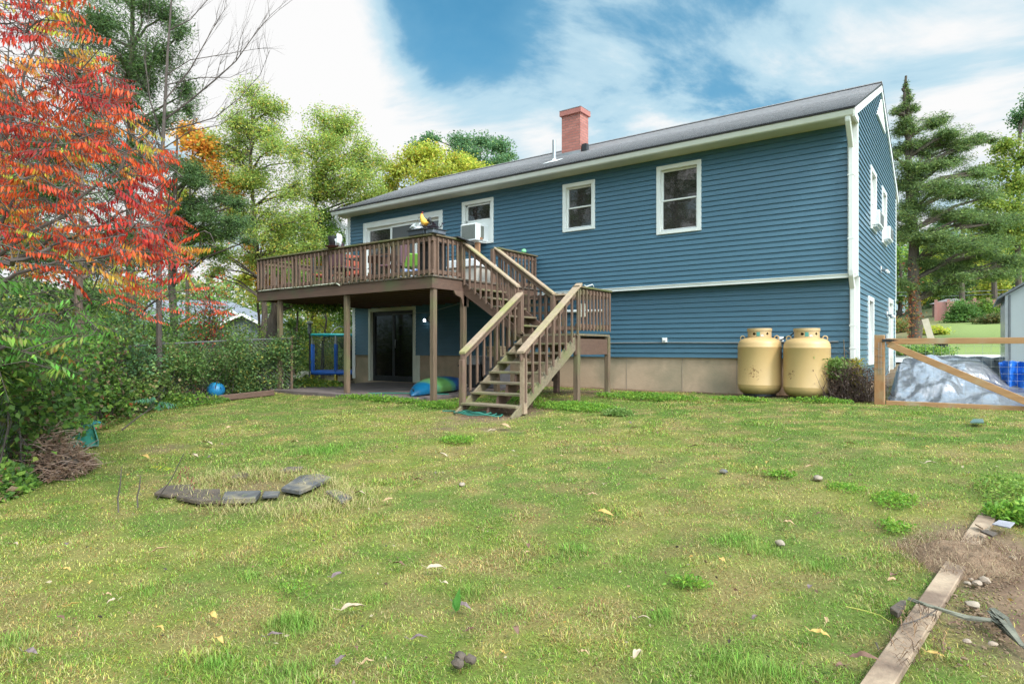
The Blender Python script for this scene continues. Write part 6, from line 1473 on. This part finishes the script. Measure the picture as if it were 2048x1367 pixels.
def sumac(label, stem, poly, n, zr, cols, seed, limbs, r0=.05, LL=(.32, .5), droopy=.8, holes=.0, cat='tree', name='sumac_tree', group=None):
    rs = random.Random(seed); random.seed(seed); root = empty(name, stem[0], label, cat, group); m = MB(); m.tube(stem, [r0*(1-.5*i/(len(stem)-1)) for i in range(len(stem))], 8); m.build('trunk', M['twig'], root, smooth=True)
    m = MB(); nodes = []
    for l in limbs:
        W_ = [px3(*q) for q in l]; W2 = []
        for i in range(len(W_)-1):
            for j in range(4): W2.append(W_[i].lerp(W_[i+1], j/4)+Vector((rs.uniform(-1, 1), rs.uniform(-1, 1), rs.uniform(-1, 1)))*.03)
        W2.append(W_[-1]); m.tube(W2, [.022*(1-.8*i/(len(W2)-1)) for i in range(len(W2))], 6); nodes += W2[2:]
    cl = Cloud(); k = 0; xs_ = [p[0] for p in poly]; ys_ = [p[1] for p in poly]; tg = []
    while k < n:
        px, py = rs.uniform(min(xs_), max(xs_)), rs.uniform(min(ys_), max(ys_))
        if not inpoly(px, py, poly): continue
        if mnoise.noise(Vector((px/55, py/55, seed))) < -.22-holes*0 and rs.random() < .75: continue
        k += 1; Z = rs.uniform(*zr); tip = px3(px, py, Z); tg.append((min((q-tip).length for q in nodes), px, py, Z, tip))
    tg.sort(key=lambda t: t[0])
    for _, px, py, Z, tip in tg:
        nd = min(nodes, key=lambda q: (q-tip).length+(0 if q.z < tip.z+.15 else .4))
        out = (tip-nd); 
        right = Vector((math.cos(TH), -math.sin(TH), 0)); fw = Vector((math.sin(TH), math.cos(TH), 0))
        dd = right*rs.uniform(.25, 1.1)+fw*rs.uniform(-.9, .5)+Vector((0, 0, rs.uniform(-.45, .25)))
        if rs.random() < .2: dd = -right*rs.uniform(.2, .8)+fw*rs.uniform(-.8, .3)+Vector((0, 0, rs.uniform(-.4, .1)))
        L_ = rs.uniform(*LL); base = tip-dd.normalized()*L_*.5
        if (base-nd).length < 2.5: nodes.append(base); m.tube([nd, nd.lerp(base, .5)+Vector((0, 0, .05)), base], [.006, .004, .002], 4, cap=False)
        hx = mnoise.noise(Vector((px/90, py/70, seed+4)))+rs.uniform(-.35, .35); c = cols(px, py, hx, rs)
        pinnate(cl, base, dd, L_, c, npair=rs.randint(8, 12), ll=.10*L_/.42, lw=.025*L_/.42, droopy=droopy*rs.uniform(.7, 1.2))
        m.tube([base, base+dd.normalized()*L_+Vector((0, 0, -.16*L_))], [.003, .0015], 3, cap=False)
    m.build('branches', M['twig'], root, smooth=True); cl.build('foliage', M['leaf'], root)
    return root
def redcols(px, py, h, rs):
    if h > .50 or (py < 110 and h > .2) or rs.random() < .035: return (.58, .56, .07) if rs.random() < .5 else (.62, .36, .05)
    if h > .33: return (.80, .30, .045)
    if h > -.22: return (.76, .105, .03)
    if h > -.45: return (.60, .05, .025)
    return (.42, .035, .03)
RP = [(-60, -60), (150, -60), (175, 50), (215, 120), (265, 175), (285, 235), (320, 270), (350, 305), (345, 360), (385, 400), (372, 450), (400, 500), (385, 540), (300, 560), (260, 600), (200, 555), (140, 565), (60, 540), (-60, 520)]
st = gxy(-150, 5.6)
sumac('big sumac in bright red and orange leaf overhanging the left side', [st, px3(-150, 760, 5.6), px3(-140, 600, 5.6)], RP, 1060, (4.7, 7.4), redcols, 11,
      [[(-140, 600, 5.6), (-60, 420, 5.4), (20, 260, 5.4), (60, 100, 5.5), (90, -20, 5.6)], [(-140, 600, 5.6), (-20, 480, 5.7), (90, 330, 5.8), (170, 190, 6)], [(-140, 600, 5.6), (0, 505, 5.3), (120, 430, 5.4), (240, 330, 5.6), (300, 260, 5.8)],
       [(-140, 600, 5.6), (0, 530, 5.9), (140, 470, 6.1), (260, 420, 6.3), (350, 400, 6.5)], [(-140, 600, 5.6), (0, 560, 5.2), (150, 520, 5.4), (280, 500, 5.8), (360, 510, 6.2)], [(-140, 600, 5.6), (-40, 560, 6.5), (120, 540, 6.6), (230, 545, 6.8)], [(-60, 420, 5.4), (0, 260, 6.2), (20, 60, 6.5)], [(0, 530, 5.0), (60, 520, 4.9), (130, 480, 5), (220, 475, 5.2)]], r0=.06, LL=(.24, .38), droopy=1.25)
gcols = lambda px, py, h, rs: (.18, .38, .08) if h < .25 else ((.34, .46, .08) if h < .5 else (.55, .3, .06))
st = gxy(-60, 5.6)
sumac('low green sumac with fern like leaves at the left edge', [st, px3(-60, 800, 5.6), px3(-50, 700, 5.6)], [(-60, 540), (90, 555), (190, 600), (220, 650), (150, 720), (60, 760), (-60, 780)], 120, (5.0, 7.0), gcols, 5,
      [[(-50, 700, 5.6), (40, 640, 5.6), (130, 620, 5.9)], [(-50, 700, 5.6), (30, 690, 6.2), (110, 680, 6.5)], [(-50, 700, 5.6), (0, 600, 5.8)]], r0=.03, name='sumac_tree')
st = gxy(290, 12.8)
sumac('young sumac with mixed red and green leaves at the middle of the fence', [st, px3(290, 690, 12.8), px3(285, 620, 12.4)], [(200, 540), (300, 545), (400, 560), (460, 600), (440, 640), (330, 640), (220, 610)], 60, (9.5, 12), lambda px, py, h, rs: (.75, .12, .05) if rs.random() < .45 else (.14, .28, .05), 8,
      [[(285, 620, 12.4), (330, 590, 12), (400, 570, 11.8)], [(285, 620, 12.4), (240, 590, 12)]], r0=.022)
# saplings: bluish green one leaning on the lawn, bare stems with drooping leaves
sp = G(243, 860); t = empty('sapling', sp, 'bluish green sapling leaning out over the lawn from the fence', 'sapling'); m = MB(); e = px3(310, 812, 10.0); e2 = Vector((e.x, e.y, e.z))
m.tube([sp, sp.lerp(e2, .5)+Vector((0, 0, .02)), e2], [.012, .01, .006], 6); m.build('stem', M['twig'], t, smooth=True); cl = Cloud()
for k in range(9): an = k*.7; pinnate(cl, e2+Vector((0, 0, .02*k)), (math.cos(an), math.sin(an), .15), .34, (.10, .24, .14), 8, .09, .03, .9)
cl.build('foliage', M['leaf'], t)
for px0, py0, px1, py1, lab in ((237, 1025, 243, 933, 'leftmost bare stem in the lawn, bent at the foot'), (276, 1015, 281, 950, 'short forked bare stem between the two taller ones')):
    b = G(px0, py0); Zb = (b-Vector((CX, CY, b.z))).dot(Vector((math.sin(TH), math.cos(TH), 0))); t = empty('twig_sapling', b, lab, 'stem', 'bare stems left of the stone ring'); m = MB(); e = px3(px1, py1, Zb)
    m.tube([b, b.lerp(e, .3)+Vector((-.03, 0, 0)), b.lerp(e, .6), e], [.006, .007, .006, .003], 5); m.tube([b.lerp(e, .45), b.lerp(e, .5)+Vector((.07, 0, -.03))], [.003, .001], 4); m.build('stem', M['twig'], t, smooth=True)
b = G(314, 998); Zb = (b-Vector((CX, CY, b.z))).dot(Vector((math.sin(TH), math.cos(TH), 0))); t = empty('twig_sapling', b, 'long slanting stem with hanging red leaflets and a yellow frond', 'stem', 'bare stems left of the stone ring'); m = MB(); e = px3(368, 906, Zb)
m.tube([b, b.lerp(e, .5)+Vector((.02, 0, -.02)), e], [.006, .005, .003], 5); m.build('stem', M['twig'], t, smooth=True); cl = Cloud()
for q in ((360, 935), (374, 930), (386, 952)):
    p = px3(*q, Zb)
    for k in range(7): cl.add(*leafquads(np.array([[p.x+random.uniform(-.012, .012), p.y+random.uniform(-.012, .012), p.z-.016*k]]), np.array([[random.uniform(-.9, .9), random.uniform(-.5, .5), -1]]), np.array([[1, -.5, .1]]), np.array([random.uniform(.03, .05)]), np.array([.012]), np.array([[random.uniform(.2, .36), .12, .07]])))
pinnate(cl, px3(350, 938, Zb), (-.9, -.3, .25), .32, (.55, .55, .06), 9, .06, .018, .5); cl.build('leaflets', M['leaf'], t)
# ---- bush at the house corner
bc = gxy(1700, 10.6); db = empty('dead_bush', bc, 'dry brown bush with green and yellow tops at the house corner', 'bush'); m = MB(); rs = random.Random(9)
for k in range(300):
    s = bc+Vector((rs.uniform(-.36, .38), rs.uniform(-.25, .25), 0)); h = rs.uniform(.15, .62); d = Vector((rs.uniform(-.25, .25), rs.uniform(-.25, .25), h))
    m.tube([s, s+d*.5+Vector((rs.uniform(-.05, .05), 0, 0)), s+d], [.005, .004, .002], 3, cap=False)
m.build('stems', mat('dead_stems', (.17, .11, .09), (.10, .065, .055)), db)
cl = Cloud(); n = 4200; x = bc.x+RNG.normal(0, .2, n); y = bc.y+RNG.normal(0, .14, n); z = gh(x, y)+RNG.random(n)**1.3*.55
cl.leaves(np.stack([x, y, z], -1), .05, .018, ((.16, .10, .08, 4), (.10, .06, .05, 3), (.25, .18, .14, 1)), droop=-.3)
n = 900; x = bc.x-.22+RNG.normal(0, .1, n); y = bc.y+RNG.normal(0, .12, n); cl.leaves(np.stack([x, y, gh(x, y)+.35+RNG.random(n)*.35], -1), .06, .03, ((.16, .26, .06, 2), (.3, .36, .12, 1)), droop=-.2)
n = 500; x = bc.x+.12+RNG.normal(0, .05, n); cl.leaves(np.stack([x, bc.y+RNG.normal(0, .08, n), gh(x, bc.y)+.1+RNG.random(n)*.6], -1), .05, .02, ((.45, .36, .05, 2), (.25, .28, .06, 1)), droop=-.2)
cl.build('foliage', M['leaf'], db)
s = gxy(1690, 10.8); m = MB(); m.tube([s, s+Vector((.0, 0, .5)), s+Vector((-.02, 0, 1.02))], [.012, .01, .006], 6); m.tube([s+Vector((-.02, 0, .85)), s+Vector((.06, 0, .78))], [.006, .003], 5); tag(m.build('stake', M['post'], smooth=True), 'thin dry stalk standing right of the right tank', 'stalk')
# ================================================================ beyond the house, right
tree('cedar_tree', TP((1832, 690, 26), (1830, 560, 26), (1828, 460, 26), (1818, 350, 26), (1812, 240, 26), (1812, 152, 26)), .30,
     [(1812, 172, 26, 4, 12), (1812, 195, 26, 10, 14), (1800, 222, 26, 14, 9), (1824, 215, 26, 14, 9), (1806, 240, 26, 22, 12), (1822, 262, 26, 30, 14), (1800, 295, 26, 26, 16), (1868, 240, 26, 30, 14), (1895, 262, 26, 36, 14), (1860, 290, 26, 40, 18), (1930, 285, 26, 36, 12), (1965, 280, 26, 26, 9), (1840, 330, 26, 46, 20), (1905, 325, 26, 46, 18), (1955, 340, 26, 36, 14), (1808, 365, 26, 26, 20), (1870, 370, 26, 50, 20), (1930, 385, 26, 50, 18),
      (1835, 410, 26, 40, 20), (1895, 425, 26, 50, 20), (1960, 430, 26, 50, 16), (2015, 440, 26, 40, 14), (1820, 460, 26, 30, 20), (1870, 470, 26, 46, 20), (1935, 480, 26, 54, 18), (2000, 490, 26, 46, 16), (1850, 520, 26, 46, 18), (1915, 530, 26, 54, 18), (1985, 540, 26, 54, 16), (1820, 560, 26, 28, 16), (1880, 570, 26, 40, 14), (2030, 520, 26, 40, 18)],
     170000, .115, .022, CE, 'big spreading cedar beside the gable end of the house', tips=20, sig=.17, mtl='needle', bark='bark', flat=.6, horiz=.5, scat=.35, jit=.3, extra=2)
cl = Cloud(); p = px3(1826, 620, 25.6); n = 260; cl.leaves(np.array(p)+RNG.normal(size=(n, 3))*np.array([.16, .16, .75]), .12, .08, ((.40, .13, .06, 3), (.34, .2, .08, 2), (.14, .2, .06, 1)), droop=-.4); tag(cl.build('creeper', M['leaf']), 'red creeper climbing the cedar trunk', 'creeper')
BT = 'trees on the far hillside'
tree('hillside_tree', TP((2035, 640, 42), (2035, 420, 42), (2038, 280, 42)), .3, [(2040, 240, 42, 26, 26, BG), (2015, 290, 42, 34, 24), (2050, 310, 42, 34, 30), (2000, 345, 42, 36, 24), (2040, 370, 42, 44, 30), (1985, 400, 42, 40, 26), (2030, 430, 42, 50, 30), (1970, 450, 42, 40, 26), (2010, 470, 42, 50, 26), (2060, 200, 42, 26, 20, BG)],
     15000, .19, .11, ((.30, .38, .07, 3), (.40, .42, .08, 2), (.18, .28, .06, 2)), 'tall yellow green tree at the right edge above the shed', group=BT, tips=11, sig=.2)
for i, (px, Z, top, pal, lab) in enumerate([(1800, 60, 470, MG, 'hillside tree just right of the gable'), (1850, 64, 490, YG, 'yellow green hillside tree behind the cedar'), (1905, 58, 520, DG, 'dark hillside tree above the pavilion'), (1950, 62, 480, LG, 'light hillside tree above the pink fence'), (1990, 56, 500, YG, 'yellow hillside tree right of the two tall trunks'), (2035, 60, 470, MG, 'hillside tree behind the shed roof'), (1880, 75, 450, BG, 'bluish hillside tree farthest back'), (1975, 78, 440, MG, 'green hillside tree farthest back at the right'), (2090, 66, 440, MG, 'hillside tree at the extreme right')]):
    tree('hillside_tree', TP((px, 620, Z), (px+2, 540, Z), (px-3, top+10, Z)), .28, [(px, top, Z, 24, 20), (px-20, top+35, Z, 26, 22), (px+20, top+38, Z, 26, 22), (px, top+65, Z, 34, 24), (px-24, top+90, Z, 26, 22), (px+24, top+95, Z, 26, 22), (px, top+115, Z, 30, 18)], 5000, .26, .16, pal, lab, group=BT, tips=9, sig=.22, seed=i)
for px, Z, lab in ((1925, 50, 'tall bare pine trunk nearer the cedar on the hillside'), (1990, 50, 'tall bare pine trunk nearer the shed')):
    m = MB(); b = gxy(px, Z); m.tube([b, px3(px-2, 560, Z), px3(px+1, 440, Z)], [.22, .18, .12], 8); tag(m.build('dead_pine', M['bark'], smooth=True), lab, 'trunk')
# pink fence with posts
M['pinkf'] = mat('pink_fence_boards', (.50, .24, .20), (.42, .20, .17), rough=.8, scale=3)
b0, b1 = gxy(1872, 44), gxy(2060, 41); pf = empty('board_fence', b0.lerp(b1, .5), 'salmon pink board fence across the far lawn', 'fence')
m = MB(); n = 7
for k in range(n):
    p, q = b0.lerp(b1, k/n), b0.lerp(b1, (k+1)/n); m.prism([p-Vector((0, 0, .3)), q-Vector((0, 0, .3)), q+Vector((0, 0, 1.35)), p+Vector((0, 0, 1.35))], (0, .05, 0))
m.build('panels', M['pinkf'], pf)
for k in range(n+1): p = b0.lerp(b1, k/n); m = MB(); m.box(p.x-.09, p.y-.12, p.z-.3, p.x+.09, p.y-.0, p.z+1.5); m.build('fence_post', M['pinkf'], pf)
# pavilion roof
pc = gxy(1903, 47); pv = empty('pavilion', pc, 'small open pavilion with a grey hipped roof behind the pink fence', 'pavilion'); hz = px3(1903, 597, 47).z; ez = px3(1903, 608, 47).z
m = MB(); a = 1.35; m.add([(pc.x-a, pc.y-1, ez), (pc.x+a, pc.y-1, ez), (pc.x+a, pc.y+1, ez), (pc.x-a, pc.y+1, ez), (pc.x-.3, pc.y, hz), (pc.x+.3, pc.y, hz)], [(0, 1, 5, 4), (1, 2, 5), (2, 3, 4, 5), (3, 0, 4), (3, 2, 1, 0)]); m.build('roof', mat('pavilion_roof', (.22, .19, .18)), pv)
for sx in (-1, 1):
    for sy in (-1, 1): m = MB(); m.box(pc.x+sx*1.1-.06, pc.y+sy*.8-.06, pc.z, pc.x+sx*1.1+.06, pc.y+sy*.8+.06, ez); m.build('post', M['woodh'], pv)
bush(1925, 606, 41, 24, 0, 4200, ((.12, .24, .06, 3), (.18, .32, .07, 2)), 'round clipped green shrub before the pink fence', ln=.12, wd=.08, group='shrubs on the far lawn'); bush(1967, 602, 42, 24, 0, 3800, MG, 'second round shrub right of the clipped one', ln=.12, wd=.08, group='shrubs on the far lawn')
bush(1985, 630, 38, 26, 0, 3000, ((.16, .15, .05, 3), (.3, .2, .08, 1), (.1, .16, .05, 2)), 'brownish bush next to the grey shed', ln=.12, wd=.07, group='shrubs on the far lawn'); bush(1868, 655, 30, 18, 0, 1600, YG, 'yellow green bush behind the gate beside the leaning board', ln=.1, wd=.06, group='shrubs on the far lawn')
bush(1835, 690, 19, 50, 0, 2600, MG, 'low flower bed plants behind the silver tarp', ln=.08, wd=.05, name='bed_plants', cat='plants'); bush(1790, 640, 34, 25, 0, 2200, ((.3, .3, .07, 2), (.12, .2, .05, 2), (.45, .22, .08, 1)), 'autumn bush just right of the gable foot', ln=.1, wd=.06, group='shrubs on the far lawn')
m = MB(); p = gxy(1882, 20); m.lathe([(.14, 0), (.17, .05), (.19, .30), (.20, .31), (.17, .31)], p, 14); tag(m.build('bucket', M['black'], smooth=True), 'black bucket behind the top rail of the gate', 'bucket')
m = MB(); a_, b_ = gxy(1866, 24), px3(1850, 638, 24.5); m.bar(a_, b_, .22, .05, up=(0, -1, .2)); tag(m.build('leaning_board', mat('pale_board', (.5, .42, .3))), 'pale board leaning beside the cedar trunk', 'board')
# driveway
xs = np.linspace(-1, 12, 40); ys = np.linspace(7.6, 10.6, 12); X, Y = np.meshgrid(xs, ys); F = np.arange(480).reshape(12, 40); F = np.stack([F[:-1, :-1], F[:-1, 1:], F[1:, 1:], F[1:, :-1]], -1).reshape(-1, 4)
o = fastmesh('driveway', np.stack([X, Y, gh(X, Y)+.03], -1).reshape(-1, 3), F, None, mat('driveway_gravel', (.52, .50, .47), (.42, .40, .38), scale=8, rough=.9), smooth=True); o['kind'] = 'structure'
# utility wires
m = MB()
for dz in (0, .5): m.tube([px3(1700, 590-dz*12, 55), px3(1900, 592-dz*14, 52), px3(2150, 580-dz*14, 48)], .02, 4)
tag(m.build('utility_wire', M['grey']), 'two pale overhead wires crossing before the hillside', 'wire')
# ================================================================ neighbour house at the left
nh = empty('neighbour_house', gxy(430, 34), 'low neighbouring house with a grey roof and white gable trim', 'house'); Z = 34
right = Vector((math.cos(TH), -math.sin(TH), 0)); fw = Vector((math.sin(TH), math.cos(TH), 0)); up = Vector((0, 0, 1))
def NP(px, py, dz=0): return px3(px, py, Z+dz)
M['nroof'] = mat('neighbour_roof', (.21, .22, .25), (.15, .16, .18), rough=.85, scale=4, bump=.2); M['nwall'] = mat('neighbour_wall', (.13, .16, .15))
m = MB(); A = NP(270, 648); B = NP(500, 648); Cc_ = NP(455, 600, 3.5); D_ = NP(300, 600, 3.5); A2 = A+fw*7; B2 = B+fw*7
m.add([A, B, Cc_, D_, A2, B2], [(0, 1, 2, 3), (1, 5, 2), (0, 3, 4), (3, 2, 5, 4)]); m.build('roof', M['nroof'], nh)
m = MB(); bz = nh.location.z-.5; m.prism([Vector((p.x, p.y, bz)) for p in (A+right*.4+fw*.4, B-right*.4+fw*.4, B2-right*.4-fw*.4, A2+right*.4-fw*.4)], (0, 0, A.z-bz-.02)); m.build('wall', M['nwall'], nh)
G0 = NP(428, 650, -2); G1 = NP(534, 652, -2); GA = NP(484, 626, -2)
m = MB(); m.add([G0, G1, GA, GA+fw*6, G0+fw*6, G1+fw*6], [(0, 2, 3, 4), (2, 1, 5, 3)]); m.build('wing_roof', M['nroof'], nh)
m = MB(); m.prism([Vector((G0.x, G0.y, bz))+right*.3+fw*.3, Vector((G1.x, G1.y, bz))-right*.3+fw*.3, G1-right*.3+fw*.3, GA+fw*.3-up*.1, G0+right*.3+fw*.3], fw*4); m.build('wing_wall', M['nwall'], nh)
for e0, e1 in ((G0, GA), (GA, G1)): m = MB(); m.bar(e0-up*.06, e1-up*.06, .06, .13); m.build('rake_board', M['white'], nh)
d0, d1, dA = NP(448, 632, -.5), NP(478, 630, -.5), NP(463, 619, -.5)
m = MB(); m.add([d0, d1, dA, dA+fw*3], [(0, 2, 3), (2, 1, 3)]); m.build('dormer_roof', M['nroof'], nh)
for e0, e1 in ((d0, dA), (dA, d1)): m = MB(); m.bar(e0-up*.04, e1-up*.04, .06, .10); m.build('rake_board', M['white'], nh)
m = MB(); m.add([d0+up*-.02, d1+up*-.02, dA-up*.08], [(0, 1, 2)]); m.build('dormer_face', M['nwall'], nh)
# second roof farther back (brown)
# ---- far woods closing the horizon on the left and behind
def farwood(px0, px1, Z, top, n, pal, lab_):
    cl = Cloud(); m = []; px = RNG.uniform(px0, px1, n); zz = Z+RNG.uniform(-6, 8, n); u = (px-1024)/FPX
    x = CX+(math.sin(TH)+u*math.cos(TH))*zz; y = CY+(math.cos(TH)-u*math.sin(TH))*zz
    tp = ZC-(top+22*(fbm(px, px*0, 60, 3)-.5)*3-HY)/FPX*zz; h = RNG.random(n)**.8; z = gh(x, y)+(tp-gh(x, y))*h
    cl.leaves(np.stack([x, y, z], -1), .42, .28, pal, droop=-.2); o = cl.build('far_woods', M['leaf']); o['kind'] = 'stuff'
farwood(-700, 760, 62, 560, 42000, ((.18, .28, .08, 3), (.3, .38, .1, 2), (.5, .42, .1, 1), (.12, .17, .07, 1)), '')
farwood(1700, 2900, 88, 470, 34000, ((.2, .30, .10, 3), (.34, .44, .12, 2), (.55, .5, .12, 1), (.13, .19, .08, 1)), '')
# ---- trampoline, slide, feeder
tc_ = gxy(672, 19.6); tr = empty('trampoline', tc_, 'small enclosed trampoline with blue padded poles and teal top ring', 'trampoline'); RAD = .80
M['tblue'] = mat('blue_padding', (.02, .12, .48), rough=.5); M['tteal'] = mat('teal_padding', (.03, .42, .45), rough=.5); M['tyel'] = mat('yellow_tube', (.65, .5, .04), rough=.4)
bzz = ZC-(744-HY)/FPX*19.6; tzz = ZC-(670-HY)/FPX*19.6
ring_ = lambda z, r=RAD: [(tc_.x+r*math.cos(a), tc_.y+r*math.sin(a), z) for a in np.linspace(0, 2*math.pi, 25)[:-1]]
m = MB(); m.tube(ring_(bzz), .055, 8, closed=True); m.build('bed_padding', M['tblue'], tr, smooth=True)
m = MB(); m.tube(ring_(tzz), .035, 8, closed=True); m.build('top_ring', M['tteal'], tr, smooth=True)
m = MB(); m.lathe([(.02, 0), (RAD-.03, 0), (RAD-.03, .01), (.02, .01)], (tc_.x, tc_.y, bzz), 24); m.build('jumping_mat', M['black'], tr)
for k in range(6):
    a = k*math.pi/3+.35; c, s = math.cos(a), math.sin(a)
    m = MB(); m.tube([(tc_.x+RAD*c, tc_.y+RAD*s, bzz), (tc_.x+RAD*c, tc_.y+RAD*s, tzz-.28)], .035, 8); m.build('pole_padding', M['tblue'], tr, smooth=True)
    m = MB(); m.tube([(tc_.x+RAD*c, tc_.y+RAD*s, tzz-.28), (tc_.x+RAD*c, tc_.y+RAD*s, tzz)], .018, 8); m.build('pole', M['steel'], tr, smooth=True)
    m = MB(); m.tube([(tc_.x+RAD*c, tc_.y+RAD*s, bzz), (tc_.x+RAD*c*1.05, tc_.y+RAD*s*1.05, tc_.z)], .028, 8); m.build('leg', M['tyel'], tr, smooth=True)
netm = bpy.data.materials.new('safety_net'); netm.use_nodes = True; p = netm.node_tree.nodes['Principled BSDF']; p.inputs['Base Color'].default_value = (.02, .03, .03, 1); p.inputs['Alpha'].default_value = .38
m = MB(); vs = []; rr_ = ring_(0)
for q in rr_: vs += [(q[0], q[1], bzz), (q[0], q[1], tzz)]
m.add(vs, [(2*k, 2*((k+1) % 24), 2*((k+1) % 24)+1, 2*k+1) for k in range(24)]); m.build('safety_net', netm, tr)
m = MB(); c0_ = px3(661, 668, 19); c1_ = px3(700, 668, 20); m.tube([c0_.lerp(c1_, t)+Vector((0, 0, .24*math.sin(math.pi*t))) for t in np.linspace(0, 1, 9)], .015, 6); m.build('hoop', M['steel'], tr, smooth=True)
sl2 = empty('toy_slide', gxy(590, 18.4), 'small cream slide with a green base on the grass beyond the patio', 'slide')
m = MB(); P = [px3(619, 746, 18.6), px3(606, 744, 18.5), px3(597, 752, 18.4), px3(585, 764, 18.2)]
for a, b in zip(P[:-1], P[1:]): m.bar(a, b, .3, .10)
m.build('chute', mat('cream_plastic', (.62, .58, .42), rough=.4), sl2, bevel=.01)
gq = px3(582, 768, 18.0); m = MB(); m.blob((gq.x, gq.y, gq.z), .30, .3, .11, 3, .12, 3); m.build('base', mat('teal_plastic', (.06, .36, .28), rough=.4), sl2, smooth=True)
fd = gxy(619, 17.5); f_ = empty('bird_feeder', fd, 'dark bird feeder with a domed roof on a thin pole', 'bird feeder'); fz = ZC-(668-HY)/FPX*17.5
m = MB(); m.tube([fd, (fd.x, fd.y, fz)], .02, 6); m.build('pole', M['black'], f_); m = MB(); m.lathe([(.03, 0), (.055, .02), (.055, .28), (.04, .30)], (fd.x, fd.y, fz), 10); m.build('tube', M['grey'], f_, smooth=True)
m = MB(); m.lathe([(.11, .30), (.09, .34), (.03, .37), (.01, .38)], (fd.x, fd.y, fz), 12); m.build('roof', M['soffit'], f_, smooth=True)

# ---- woods behind the viewpoint, seen only as reflections in the windows
def backtree():
    root = empty('pine_tree', (-14, -27, 0), 'tall pine standing across the yard behind the viewpoint', 'tree', 'pines behind the viewpoint'); m = MB(); m.tube([(-14, -27, -.2), (-14, -27, 8), (-13.8, -27, 16)], [.3, .22, .06], 8); cl = Cloud()
    for k in range(26):
        z = 4+k*.47; a = k*2.4; L_ = 3.2*(1-(z-4)/14)+.4; e = Vector((-14+L_*math.cos(a), -27+L_*math.sin(a), z-.2)); m.tube([(-14, -27, z), e], [.05, .02], 4, cap=False)
        n = 320; t = RNG.random(n)**.7; P = np.array([-14, -27, z])[None]*(1-t[:, None])+np.array(e)[None]*t[:, None]+RNG.normal(0, .3, (n, 3)); cl.leaves(P, .28, .09, DG, droop=-.2)
    m.build('trunk', M['bark'], root, smooth=True); cl.build('crown', M['needle'], root); return root
bt0 = backtree()
for i, (dx, dy, sc) in enumerate([(-6, 2, 1.1), (-3, -3, .9), (4, 1, 1.05), (8, -2, .95), (-11, 0, 1), (12, 2, .9)]):
    c = copytree(bt0); c.location = (-14+dx, -27+dy, 0); c.scale = (sc, sc, sc); c.rotation_euler = (0, 0, i*1.1)
